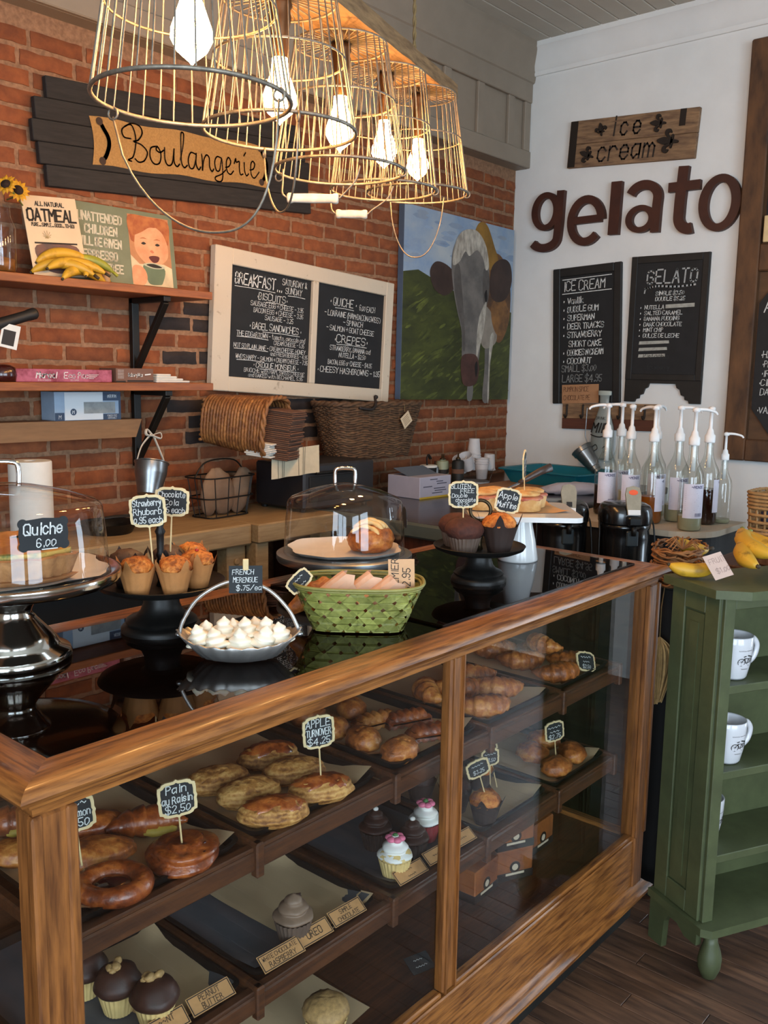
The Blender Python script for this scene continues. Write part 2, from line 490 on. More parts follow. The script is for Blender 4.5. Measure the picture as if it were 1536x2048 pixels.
MB().prism([(y, z) for y, z in prof], 0, XR-1.001, Matrix(((0, 0, 1, 1.0), (1, 0, 0, YB), (0, 1, 0, 0), (0, 0, 0, 1)))).build('crown_moulding', m_cream, tr, auto=30)
# white crown moulding along the white wall
prof = [(0, 3.115), (-.012, 3.115), (-.016, 3.125), (-.016, 3.135), (-.022, 3.14), (-.035, 3.165), (-.055, 3.205), (-.075, 3.232), (-.082, 3.236), (-.082, ZC+.01), (0, ZC+.01)]
struct(MB().prism([(y, z) for y, z in prof], -2.66, 3.2, Matrix(((1, 0, 0, XR-.0005), (0, 0, -1, .07), (0, 1, 0, 0), (0, 0, 0, 1)))).build('trim_2', m_white, auto=30))
# ================================================================== THE DISPLAY CASE
m_oak = M('golden_oak', '9c622e', .38, col2='5a3114', scale=8, stretch=(1.2, 14, 14), bump=.2, coat=.15, ramp=(.36, .6), detail=6)
m_oaky = M('golden_oak_crosswise', '9c622e', .38, col2='5a3114', scale=8, stretch=(14, 1.2, 14), bump=.2, coat=.15, ramp=(.36, .6), detail=6)
m_oakz = M('golden_oak_upright', '935a2a', .4, col2='573013', scale=8, stretch=(14, 14, 1.2), bump=.12, coat=.2, ramp=(.3, .68))
m_oakd = M('dark_oak', '5b3318', .45, col2='3a1e0e', scale=8, stretch=(1.2, 14, 14), bump=.1, coat=.15)
m_black = M('black_painted_wood', '15130f', .6, var=.3, scale=12)
m_smoke = GLASS('smoked_counter_glass', (.30, .25, .22), refl=1.15)
m_pane = GLASS('case_glass', (.97, .985, .98))
CX0, CX1, CY0, CY1, CZ = .495, 2.375, .985, 1.655, 1.05
case = thing('display_case', 'long oak framed glass bakery display case with dark smoked glass top', 'display case', (1.435, 1.32, 0))
CM = Matrix.Translation((-1.435, -1.32, 0))
def cpart(mb, name, mat, **k):
    mb.v = [tuple(CM @ Vector(p)) for p in mb.v]
    return mb.build(name, mat, case, **k)
def ring_rail(prof, x0, x1, y0, y1, side):
    """one mitred side of a frame; prof = (inset, z)"""
    mb = MB(); n = len(prof); V = []
    for e in (0, 1):
        for d, z in prof:
            cs = ((x0+d, y0+d), (x1-d, y0+d), (x1-d, y1-d), (x0+d, y1-d))
            V.append((*cs[(side+e) % 4], z))
    F = [(i, n+i, n+(i+1) % n, (i+1) % n) for i in range(n)] + [tuple(range(n))[::-1], tuple(range(n, 2*n))]
    return mb.add(V, [f[::-1] for f in F])
tp = [(.077, 1.0485), (.03, 1.0495), (.012, 1.0475), (.003, 1.042), (.0, 1.035), (.004, 1.028), (.014, 1.024), (.020, 1.022), (.022, 1.015), (.028, 1.011), (.030, 1.000), (.077, 1.000)]
for s in range(4):
    cpart(ring_rail(tp, CX0, CX1, CY0, CY1, s), 'top_rail', m_oak if s in (0, 2) else m_oaky, auto=40)
cpart(MB().box(1.405, 1.455, CY0+.077, CY1-.077, 1.012, 1.0418, .003), 'top_divider', m_oaky)
cpart(MB().box(CX0+.0775, 1.43, CY0+.0775, CY1-.0775, 1.043, 1.0485, .001), 'top_glass', m_smoke)
cpart(MB().box(1.431, CX1-.0775, CY0+.0775, CY1-.0775, 1.043, 1.054, .001), 'top_glass', m_smoke)
# posts, mullion, lower rails, plinth
def post(x0, x1, y0, y1):
    return cpart(MB().box(x0, x1, y0, y1, .10, 1.0, .004).box(x0-.004, x0+.012, y0-.004, y0+.012, .27, 1.0, .003).box(x1-.012, x1+.004, y0-.004, y0+.012, .27, 1.0, .003), 'post', m_oakz)
post(.524, .580, 1.012, 1.060); post(2.295, 2.352, 1.012, 1.060); post(.524, .580, 1.57, 1.628); post(2.295, 2.352, 1.57, 1.628)
cpart(MB().box(1.406, 1.452, 1.020, 1.046, .27, .9995, .004).box(1.410, 1.414, 1.016, 1.022, .27, .9995).box(1.444, 1.448, 1.016, 1.022, .27, .9995), 'mullion', m_oakz)
for y0, y1 in ((1.018, 1.05), (1.60, 1.625)):
    cpart(MB().box(.53, 2.35, y0, y1, .10, .262, .003), 'bottom_rail', m_oak)
cpart(MB().box(.53, .56, 1.05, 1.60, .10, .262, .003), 'bottom_rail', m_oaky)
cpart(MB().box(2.32, 2.35, 1.05, 1.60, .10, .262, .003), 'bottom_rail', m_oaky)
cpart(MB().box(.58, 1.406, 1.022, 1.046, .262, .274, .003), 'glazing_bead', m_oak); cpart(MB().box(1.452, 2.295, 1.022, 1.046, .262, .274, .003), 'glazing_bead', m_oak)
bp = [(.10, .088), (.008, .088), (.003, .093), (.003, .102), (.009, .108), (.018, .112), (.026, .120), (.034, .124), (.10, .124)]
for s in range(4):
    cpart(ring_rail([(d, z) for d, z in bp][::-1], CX0+.005, CX1+.01, CY0, CY1, s), 'base_moulding', m_oak if s in (0, 2) else m_oaky, auto=40)
cpart(MB().box(.54, 2.345, 1.035, 1.61, 0, .086), 'plinth', m_black)
cpart(MB().box(.56, 2.32, 1.05, 1.60, .235, .25), 'deck', m_oakd)
cpart(MB().box(.60, 2.285, 1.605, 1.615, .25, 1.0), 'back_panel', m_oakd)
cpart(MB().box(.58, 1.407, 1.032, 1.038, .262, .9995), 'front_glass', m_pane); cpart(MB().box(1.451, 2.296, 1.032, 1.038, .262, .9995), 'front_glass', m_pane)
cpart(MB().box(.540, .546, 1.058, 1.572, .262, .9995), 'side_glass', m_pane); cpart(MB().box(2.332, 2.338, 1.058, 1.572, .262, .9995), 'side_glass', m_pane)
# shelves: two tiers of five bays, each bay a wooden frame that carries a tray
BAYS = ((.612, .948), (.962, 1.298), (1.335, 1.642), (1.66, 1.965), (1.985, 2.28))
TIER = {'a': .760, 'b': .495}
for z in TIER.values():
    cpart(MB().box(.602, 2.283, 1.083, 1.105, z-.04, z-.006, .003).box(.602, 2.283, 1.085, 1.103, z-.006, z+.002, .002), 'shelf_rail', m_oakd)
    cpart(MB().box(.602, 2.283, 1.56, 1.58, z-.04, z-.006, .003), 'shelf_rail', m_oakd)
    for x in (.598, .955, 1.3165, 1.651, 1.975, 2.282):
        cpart(MB().box(x-.008, x+.008, 1.078, 1.58, z-.012, z+.010, .003).box(x-.009, x+.009, 1.076, 1.094, z-.052, z+.010, .003), 'tray_runner', m_oakd)
    for a, b in BAYS:
        cpart(MB().box(a, b, 1.105, 1.56, z-.012, z-.007), 'shelf_board', m_oakd)

# baking trays and their paper
m_tray = M('dark_baking_tray', '26221f', .45, metal=.6, var=.25, scale=18)
m_parch = M('baking_parchment', 'c6a780', .8, var=.06, scale=8, bump=.12)
m_shadeparch = M('shade_grey_parchment', '55555a', .7, var=.15, scale=10)  # same parchment with the dim lower tier's shade put into its colour
def tray_mesh(w):
    mb = MB(); h = w/2; d = .215
    def ring(i, z, r=.02):
        pts = []
        for cx, cy, a0 in ((h-i-r, d-i-r, 0), (-h+i+r, d-i-r, 90), (-h+i+r, -d+i+r, 180), (h-i-r, -d+i+r, 270)):
            for k in range(5):
                a = radians(a0+k*22.5); pts.append((cx+r*cos(a), cy+r*sin(a), z))
        return pts
    R = [ring(.012, 0), ring(.0, .018), ring(.006, .018), ring(.015, .0025)]; n = len(R[0])
    V = [p for r in R for p in r]; F = [tuple(range(n))[::-1], tuple(3*n+i for i in range(n))]
    for j in range(3): F += [(j*n+i, j*n+(i+1) % n, (j+1)*n+(i+1) % n, (j+1)*n+i) for i in range(n)]
    return mb.add(V, F)
TRAYN = {'a': ('raisin swirls and jam danish', 'apple turnovers', 'cheese danishes', 'big croissants', 'glazed croissants'),
         'b': ('peanut butter cupcakes', 'lone chocolate cupcake', 'pink flower cupcake', 'dark chocolate muffins', 'golden puff pastries')}
def paper(w, d, seed, mat, curl=.012, x=0, y=0, rz=0.0):
    rr = random.Random(seed); c = [rr.uniform(0, curl) for _ in range(4)]
    mb = MB()
    def fn(u, v):
        k = max(0, abs(u-.5)*2-.6)/.4*max(0, abs(v-.5)*2-.5)/.5
        ci = (u > .5)+2*(v > .5)
        return ((u-.5)*w, (v-.5)*d, .0008+c[ci]*k*1.6+.0015*abs(noise.noise(Vector((u*4, v*4, seed)))))
    mb.grid(fn, 10, 10)
    return mb
for t, z in TIER.items():
    for i, (a, b) in enumerate(BAYS):
        o = tray_mesh(b-a-.012).build('baking_tray', m_tray, loc=((a+b)/2, 1.322, z-.0068), auto=40)
        tag(o, 'dark metal baking tray carrying the %s' % TRAYN[t][i], 'tray', 'baking trays in the display case')
        dark = (t == 'b' and i in (0, 1, 2))
        p = paper(b-a-.03, .40, i+10*(t == 'b'), m_shadeparch if dark else m_parch, .02).build('parchment_sheet', m_shadeparch if dark else m_parch, loc=((a+b)/2+.003, 1.322, z-.0035), smooth=True)
        tag(p, ('parchment greyed as if in shade' if dark else 'beige parchment paper') + ' under the %s' % TRAYN[t][i], 'parchment', 'papers lining the trays')
tag(paper(.20, .30, 51, m_parch, .02).build('parchment_sheet', m_parch, loc=(1.185, 1.262, TIER['b']+.0008), rot=(0, 0, .04), smooth=True), 'small beige parchment piece laid over the shade grey sheet', 'parchment', 'papers lining the trays')
tag(paper(.15, .26, 52, m_parch, .02).build('parchment_sheet', m_parch, loc=(.856, 1.245, TIER['b']+.0008), rot=(0, 0, -.05), smooth=True), 'small parchment piece behind the peanut butter label', 'parchment', 'papers lining the trays')
ZA, ZB = TIER['a']-.0015, TIER['b']+.0010

# ------------------------------------------------------------------ pastries
def BAKE(name, c1, c2, c3, rough=.5, coat=.15, s1=16.0, s2=90.0, bump=.8, layers=0.0):
    """browned pastry: three crust tones broken up at two scales, flaky relief"""
    m, nt, p = _nt(name); L = nt.links; N = nt.nodes.new
    tc = N('ShaderNodeTexCoord'); oi = N('ShaderNodeObjectInfo'); ad = N('ShaderNodeVectorMath'); ad.operation = 'ADD'
    cb = N('ShaderNodeCombineXYZ')
    for i in range(3): L.new(oi.outputs['Random'], cb.inputs[i])
    L.new(tc.outputs['Object'], ad.inputs[0]); L.new(cb.outputs[0], ad.inputs[1])
    n1 = N('ShaderNodeTexNoise'); n1.inputs['Scale'].default_value = s1; n1.inputs['Detail'].default_value = 5; n1.inputs['Roughness'].default_value = .65
    n2 = N('ShaderNodeTexNoise'); n2.inputs['Scale'].default_value = s2; n2.inputs['Detail'].default_value = 4
    L.new(ad.outputs[0], n1.inputs['Vector']); L.new(ad.outputs[0], n2.inputs['Vector'])
    mx = N('ShaderNodeMath'); mx.operation = 'MULTIPLY_ADD'; mx.inputs[1].default_value = .45; L.new(n2.outputs['Fac'], mx.inputs[0])
    sb = N('ShaderNodeMath'); sb.operation = 'SUBTRACT'; sb.inputs[1].default_value = .225; L.new(n1.outputs['Fac'], sb.inputs[0]); L.new(sb.outputs[0], mx.inputs[2])
    rp = N('ShaderNodeValToRGB'); e = rp.color_ramp.elements; e[0].position = .33; e[1].position = .68
    e[0].color = (*hexc(c3), 1); e[1].color = (*hexc(c1), 1); q = e.new(.5); q.color = (*hexc(c2), 1)
    hgt = mx.outputs[0]
    if layers:
        wv = N('ShaderNodeTexWave'); wv.bands_direction = 'Z'; wv.inputs['Scale'].default_value = layers; wv.inputs['Distortion'].default_value = 4.0; wv.inputs['Detail'].default_value = 3; wv.inputs['Detail Scale'].default_value = 2.0
        L.new(ad.outputs[0], wv.inputs['Vector']); m2 = N('ShaderNodeMath'); m2.operation = 'MULTIPLY_ADD'; m2.inputs[1].default_value = .15; L.new(wv.outputs['Fac'], m2.inputs[0]); L.new(mx.outputs[0], m2.inputs[2])
        s3 = N('ShaderNodeMath'); s3.operation = 'SUBTRACT'; s3.inputs[1].default_value = .075; L.new(m2.outputs[0], s3.inputs[0]); hgt = s3.outputs[0]
    L.new(hgt, rp.inputs[0]); L.new(rp.outputs[0], p.inputs['Base Color'])
    bp = N('ShaderNodeBump'); bp.inputs['Strength'].default_value = bump; bp.inputs['Distance'].default_value = .006
    L.new(hgt, bp.inputs['Height']); L.new(bp.outputs[0], p.inputs['Normal'])
    p.inputs['Roughness'].default_value = rough; p.inputs['Coat Weight'].default_value = coat; p.inputs['Coat Roughness'].default_value = .2
    MATS[name] = m; return m
m_bake = BAKE('golden_baked_crust', 'd08a42', 'a85c24', '6b3414', .5, .15)
m_bakel = BAKE('pale_flaky_pastry', 'cf9c58', 'ad7436', '774618', .65, .0, 20, 110, .9, 34.0)
m_glaze = BAKE('sticky_brown_glaze', 'b9652a', '8c4016', '4f1f0a', .35, .5, 18, 80, .8)
m_jam = M('dark_red_jam', '3d0d0b', .12, var=.4, scale=40, bump=.2, coat=1.0)
m_cheese = M('yellow_cheese_filling', 'd8bd55', .5, var=.15, scale=40, bump=.3)
m_choc = M('dark_chocolate_cake', '33190f', .7, var=.3, scale=60, bump=.6)
m_chocf = M('chocolate_frosting', '3c1f14', .5, var=.25, scale=30, bump=.3)
m_brownf = M('mocha_frosting', '7c6350', .5, var=.15, scale=30)
m_whitef = M('white_frosting', 'e8e2da', .5, var=.04, scale=30, sss=.1)
m_pink = M('pink_icing', 'e0738f', .45, var=.12, scale=50)
m_green = M('green_icing', '3f6b35', .5)
m_vanilla = M('vanilla_cupcake_wrapper', 'd9b878', .7, var=.1, scale=30)
m_brownw = M('brown_cupcake_wrapper', '5d4a3e', .6, var=.15, scale=30)
m_darkw = M('dark_brown_wrapper', '2c1b14', .65, var=.2, scale=30)
m_nut = M('chopped_walnut', 'b08955', .6, var=.3, scale=90, bump=.4)
m_redw = M('red_wrapper', '8c2f32', .6, var=.1, scale=30)
m_muf = BAKE('orange_muffin_crumb', 'dc8c3c', 'c06a24', '87420f', .7, .0, 30, 120, 1.0)
m_kraftw = M('tan_tulip_paper', 'b27640', .75, var=.12, scale=30, bump=.15)

def squash(mb, zmin=0.0):
    mb.v = [(x, y, max(z, zmin)) for x, y, z in mb.v]; return mb
def croissant(mb, L=.065, r=.027, bend=1.9, ridges=7):
    pts = []; n = 42
    for i in range(n+1):
        a = (i/n-.5)*bend; R = L/sin(bend/2) if bend < pi else L
        pts.append((R*sin(a), R*(cos(a)-cos(bend/2))-.012, r*.72))
    def tp(t):
        e = max(.16, sin(pi*min(max(t, .0), 1))**.75)
        ph = (t*ridges) % 1.0
        return e*(.86+.2*(ph**.6))
    mb.tube(pts, r, 14, taper=tp, flat=.9)
    return squash(mb)
def turnover(mb, l=.062, w=.038, h=.036, seed=0):
    def fn(d):
        lay = .04*sin(d.z*26)*(1-abs(d.z)) ; top = .06*sin(d.x*16+d.y*5)*max(0, d.z-.35)
        return 1+lay+top+.07*noise.noise(Vector((d.x*2+seed, d.y*2, d.z*2)))
    mb.sphere((0, 0, h*.5), l, w, h*.62, 28, 18, fn)
    return squash(mb)
def roll(mb, r=.058, h=.034, seed=0):
    def fn(d):
        rr = math.hypot(d.x, d.y); a = math.atan2(d.y, d.x)
        return 1+(.15*sin(2*pi*(rr*2.4)-a)*min(1, rr*3) if d.z > 0 else 0)+.05*noise.noise(Vector((d.x*3+seed, d.y*3, d.z*3)))
    mb.sphere((0, 0, h*.4), r, r*.92, h*.72, 32, 18, fn)
    return squash(mb)
def lump(mb, rx, ry, rz, seed=0, amp=.14, f=2.5, c=(0, 0, 0), nu=20, nv=12):
    mb.sphere((c[0], c[1], c[2]+rz*.75), rx, ry, rz, nu, nv, lambda d: 1+amp*noise.noise(Vector((d.x*f+seed, d.y*f, d.z*f)))+amp*.5*noise.noise(Vector((d.x*f*3, d.y*f*3+seed, d.z*f*3))))
    return squash(mb, c[2])
def wrapper(mb, rb=.024, rt=.034, h=.042, fl=26):
    mb.lathe([(rb, 0), (rb+(rt-rb)*.5, h*.5), (rt, h), (rt-.003, h-.002)], fl*4, rip=lambda a, i: 1+.035*sin(a*fl) if i else 1+.02*sin(a*fl)); return mb
def swirl(mb, r=.036, h=.046, turns=3, z=.04, lobes=1):
    prof = []; n = 26
    for i in range(n+1):
        t = i/n; ph = (t*turns) % 1.0
        prof.append((max(.0005, r*(1-t)**.62*(.74+.36*sin(pi*ph)**.7)), z+h*t))
    mb.lathe(prof, 28, rip=lambda a, i: 1+.035*sin(a*5+i*.5)); return mb
def place(proto_made, root, loc, rz, label=None, group=None, scale=None):
    return dup(root, loc, rz, label, group, scale=scale)
class Proto:
    """first use moves the original, later uses copy it"""
    def __init__(s, root): s.r = root; s.used = False
    def at(s, loc, rz=0.0, label=None, group=None, scale=None):
        if not s.used:
            s.used = True; o = s.r; o.location = loc; o.rotation_euler = (0, 0, rz)
            if label: o['label'] = label
            if group: o['group'] = group
            if scale: o.scale = (scale,)*3
            return o
        return dup(s.r, loc, rz, label, group, scale=scale)

# upper tier, first tray
t = thing('jam_danish', 'oval glazed danish with dark red jam in its hollow, front of tray', 'danish', (.712, 1.140, ZA), -.75)
ring = [(.040*cos(a), .033*sin(a), .018) for a in [2*pi*i/36 for i in range(36)]]
mb = MB(); mb.tube([(x*1.12, y*1.1, z) for i, (x, y, z) in enumerate(ring)], .0165, 12, closed=True, taper=lambda u: 1.05+.12*sin(u*6.283)+.03*sin(u*31.4))
squash(mb).build('dough_ring', m_glaze, t, smooth=True)
MB().sphere((0, 0, .016), .037, .030, .0135, 18, 8).build('jam', m_jam, t, smooth=True)
t = thing('raisin_swirl', 'glossy round raisin swirl with the price stick in it', 'pastry', (.842, 1.140, ZA), .4, 'raisin swirls')
roll(MB(), .062, .036).build('coiled_dough', m_glaze, t, smooth=True)
rr = random.Random(2); mb = MB()
for i in range(16):
    a = rr.random()*6.28; d = rr.uniform(.01, .045); mb.sphere((d*cos(a), d*sin(a), .03+.004*(1-d/.05)), .004, .003, .003, 6, 4)
mb.build('raisins', m_jam, t, smooth=True, kind='stuff')
g = 'filled croissants on the first tray'
pz = thing('filled_croissant', 'glazed croissant split open with pale yellow filling', 'croissant', group=g)
croissant(MB(), .068, .030, 1.0, 6).build('dough', m_glaze, pz, smooth=True)
MB().sphere((.02, -.018, .012), .03, .012, .009, 14, 8, lambda d: 1+.2*noise.noise(d*4)).build('filling', m_cheese, pz, smooth=True)
P = Proto(pz)
P.at((.858, 1.262, ZA), -.55); P.at((.70, 1.43, ZA), -.5, 'glazed croissant with pale yellow filling seen through the end glass')
t = thing('almond_pastry', 'brown flattened almond pastry behind the jam danish', 'pastry', (.742, 1.245, ZA), -.5)
turnover(MB(), .07, .04, .036, 3).build('dough', m_bake, t, smooth=True)
t = thing('almond_pastry', 'browned almond pastry beside the end glass', 'pastry', (.672, 1.335, ZA), -.6)
turnover(MB(), .06, .036, .034, 6).build('dough', m_bake, t, smooth=True)
t = thing('almond_pastry', 'dark glazed pastry behind the danish price sign', 'pastry', (.79, 1.33, ZA), -.4)
turnover(MB(), .062, .036, .036, 9).build('dough', m_glaze, t, smooth=True)
# second tray: turnovers
TOV = [((1.030, 1.128), -.62, 'front apple turnover with shiny browned ridges'), ((1.150, 1.130), -.5, 'apple turnover with the price stick stuck in it'),
       ((1.050, 1.218), -.3, 'pale apple turnover in the middle of its tray'), ((1.045, 1.300), -.35, 'pale apple turnover resting against the left tray edge'),
       ((1.170, 1.225), -.4, 'flaky apple turnover behind the price stick'), ((1.185, 1.312), -.4, 'apple turnover at the back with a browned crest')]
for i, ((x, y), rz, lb) in enumerate(TOV):
    t = thing('apple_turnover', lb, 'turnover', (x, y, ZA), rz, 'apple turnovers')
    turnover(MB(), .064, .037, .044, i*1.7).build('flaky_sides', m_bakel, t, smooth=True)
    if i in (0, 1, 5):
        MB().sphere((0, 0, .030), .058, .032, .0215, 24, 12, lambda d: 1+.07*sin(d.x*20+d.y*9)+.05*noise.noise(d*4)).build('glazed_top', m_glaze, t, smooth=True)
# third tray: cheese danishes
pz = thing('cheese_danish', 'lumpy golden cheese danish', 'danish', group='cheese danishes')
lump(MB(), .045, .036, .026, 1, .22, 3).build('dough', m_bake, pz, smooth=True)
lump(MB(), .026, .020, .010, 5, .3, 3, (0, 0, .028)).build('filling', m_muf, pz, smooth=True)
P = Proto(pz)
for i, (x, y) in enumerate(((1.395, 1.140), (1.385, 1.235), (1.378, 1.325), (1.50, 1.375), (1.40, 1.42))):
    P.at((x, y, ZA), i*1.3, 'lumpy golden cheese danish on the third tray from the end glass', 'cheese danishes')
for i, (x, y, lb) in enumerate(((1.535, 1.165, 'long browned pastry bar beside the mullion'), (1.56, 1.255, 'long browned pastry bar behind another by the mullion'), (1.50, 1.30, 'long flat browned pastry bar at the middle of its tray'))):
    t = thing('pastry_bar', lb, 'pastry', (x, y, ZA), -.45+.1*i)
    mb = MB(); mb.grid(lambda u, v: ((u-.5)*.12, (v-.5)*.05, .030*(1-(2*v-1)**4)*(1-(2*u-1)**6)+.003*sin(u*40)), 24, 10)
    mb.box(-.058, .058, -.024, .024, 0, .02, .008); mb.build('dough', m_glaze if i < 2 else m_bake, t, smooth=True)
# fourth and fifth trays: croissants
pz = thing('croissant', 'big golden croissant', 'croissant')
croissant(MB(), .068, .033, 2.0, 7).build('dough', m_bake, pz, smooth=True)
P = Proto(pz)
for i, (x, y, rz, lb) in enumerate(((1.735, 1.165, 2.6, 'big golden croissant alone at the front of its tray'), (1.725, 1.30, .8, 'big croissant on the fourth tray by the mullion'),
                                    (1.865, 1.215, 2.2, 'big croissant leaning on two others'), (1.79, 1.285, 2.5, 'big croissant in the middle of the fourth tray'), (1.90, 1.32, 2.2, 'big croissant at the back of the fourth tray'))):
    P.at((x, y, ZA), rz, lb, 'big croissants on the fourth tray')
for i, (x, y, rz) in enumerate(((2.075, 1.165, 2.7), (2.19, 1.185, 2.3), (2.10, 1.29, 2.4), (2.215, 1.30, 2.2), (2.13, 1.40, 2.5))):
    P.at((x, y, ZA), rz, ('glazed croissant by the tilted price card on the last tray' if i == 0 else 'glazed croissant heaped on the tray by the end post'), 'croissants on the tray by the end post', scale=.98)
P.at((2.165, 1.25, ZA+.04), 1.2, 'glazed croissant resting on top of the heap', 'croissants on the tray by the end post', scale=.9)

# lower tier: cupcakes
def cupcake(label, loc, wmat, fmat, top=None, kind='swirl', h=.046, group='cupcakes', cake=None, scale=1.0, rz=0.0):
    t = thing('cupcake', label, 'cupcake', loc, rz, group); t.scale = (scale,)*3
    wrapper(MB()).build('wrapper', wmat, t, auto=60)
    if cake: lump(MB(), .036, .036, .014, 2, .06, 3, (0, 0, .036)).build('cake', cake, t, smooth=True)
    if kind == 'swirl': swirl(MB(), .0365, h, 3, .041).build('frosting', fmat, t, smooth=True)
    else: MB().lathe([(.036, .040), (.041, .048), (.036, .058), (.034, .060), (.030, .070), (.014, .078), (.0005, .080)], 24, rip=lambda a, i: 1+.03*sin(3*a+i)).build('frosting', fmat, t, smooth=True)
    if top == 'nut':
        mb = MB(); rr = random.Random(3)
        for i in range(6): lump(mb, .010, .007, .006, i, .3, 4, (rr.uniform(-.012, .012), rr.uniform(-.012, .012), .074+rr.uniform(0, .006)), 8, 6)
        mb.build('walnut_topping', m_nut, t, smooth=True)
    if top == 'flower':
        mb = MB()
        for i in range(6):
            a = i*pi/3; mb.sphere((.012*cos(a), .012*sin(a), .083), .0095, .0095, .0055, 10, 6)
        mb.build('icing_flower', m_pink, t, smooth=True)
        MB().sphere((0, 0, .088), .006, .006, .005, 8, 6).build('flower_centre', m_green, t, smooth=True)
    if top == 'dot': MB().sphere((0, 0, .041+h), .006, .006, .005, 10, 6).build('white_pearl', m_whitef, t, smooth=True)
    if top == 'choc': lump(MB(), .013, .008, .008, 8, .3, 4, (.004, 0, .070)).build('chocolate_shard', m_chocf, t, smooth=True)
    return t
cupcake('chocolate frosted walnut cupcake beside the peanut butter label', (.790, 1.150, ZB), m_vanilla, m_chocf, 'nut', 'dome', group='walnut cupcakes', cake=m_vanilla)
cupcake('middle chocolate frosted walnut cupcake of three', (.768, 1.222, ZB), m_vanilla, m_chocf, 'nut', 'dome', group='walnut cupcakes', cake=m_vanilla, rz=1)
cupcake('rearmost chocolate frosted walnut cupcake of three', (.752, 1.300, ZB), m_vanilla, m_chocf, 'nut', 'dome', group='walnut cupcakes', cake=m_vanilla, rz=2)
cupcake('mocha swirl cupcake in brown wrapper, alone on its tray', (1.095, 1.145, ZB), m_brownw, m_brownf, 'choc', scale=1.06)
cupcake('vanilla cupcake with white frosting and pink icing flower', (1.392, 1.145, ZB), m_vanilla, m_whitef, 'flower', h=.05, cake=m_vanilla, scale=1.04)
cupcake('dark chocolate swirl cupcake between the pink topped ones', (1.475, 1.165, ZB), m_darkw, m_chocf, 'dot', scale=1.04)
cupcake('dark chocolate swirl cupcake behind the pink flower one', (1.455, 1.255, ZB), m_darkw, m_chocf, 'dot', scale=1.04)
cupcake('white swirl cupcake in red wrapper with pink top', (1.560, 1.195, ZB), m_redw, m_whitef, 'flower', scale=1.04)
# chocolate muffins with orange crumb, lower tier
def tulip_muffin(label, loc, wmat, cmat, s=1.0, rz=0.0, group=None, up=.020, cat='muffin', name='muffin', topz=0.0):
    t = thing(name, label, cat, loc, rz, group); t.scale = (s,)*3
    mb = MB(); n = 48; V = []; F = []; prof = [(.022, 0), (.027, .02), (.033, .042), (.036, .05)]
    for j, (r, z) in enumerate(prof):
        for k in range(n):
            a = 2*pi*k/n; pk = max(0, cos(4*a))**3; pk *= 1 if j == 3 else 0
            rr = r*(1+.02*sin(a*14))+pk*.008; V.append((rr*cos(a), rr*sin(a), z+pk*up))
    for j in range(3): F += [(j*n+k, j*n+(k+1) % n, (j+1)*n+(k+1) % n, (j+1)*n+k) for k in range(n)]
    F.append(tuple(range(n))[::-1]); mb.add(V, F); mb.build('paper_cup', wmat, t, auto=50)
    lump(MB(), .034, .034, .022, 3+rz, .16, 3, (0, 0, .036+topz)).build('crumb', cmat, t, smooth=True)
    return t
tulip_muffin('chocolate muffin with orange crumb holding a price stick, lower tier', (1.715, 1.135, ZB), m_darkw, m_muf, 1.1, .4, 'chocolate muffins in the case')
tulip_muffin('plain dark chocolate muffin behind the price stick, lower tier', (1.72, 1.225, ZB), m_darkw, m_choc, 1.1, .9, 'chocolate muffins in the case')
tulip_muffin('plain dark chocolate muffin beside the mullion, lower tier', (1.70, 1.32, ZB), m_darkw, m_choc, 1.1, .2, 'chocolate muffins in the case')
tulip_muffin('small orange topped muffin on the fourth lower tray', (1.86, 1.25, ZB), m_darkw, m_muf, 1.0, .2, 'chocolate muffins in the case')
for i, (x, y, lb) in enumerate(((2.075, 1.150, 'square puff pastry nearest the front rail, lower tier'), (2.185, 1.165, 'puff pastry with shiny crust by the end post, lower tier'), (2.11, 1.245, 'puff pastry in the middle of the last lower tray'), (2.21, 1.27, 'puff pastry at the back of the last lower tray'))):
    t = thing('puff_pastry', lb, 'pastry', (x, y, ZB), i*.7, 'puff pastries')
    lump(MB(), .050, .040, .026, i*2.3, .18, 2.6).build('dough', m_bake, t, smooth=True)
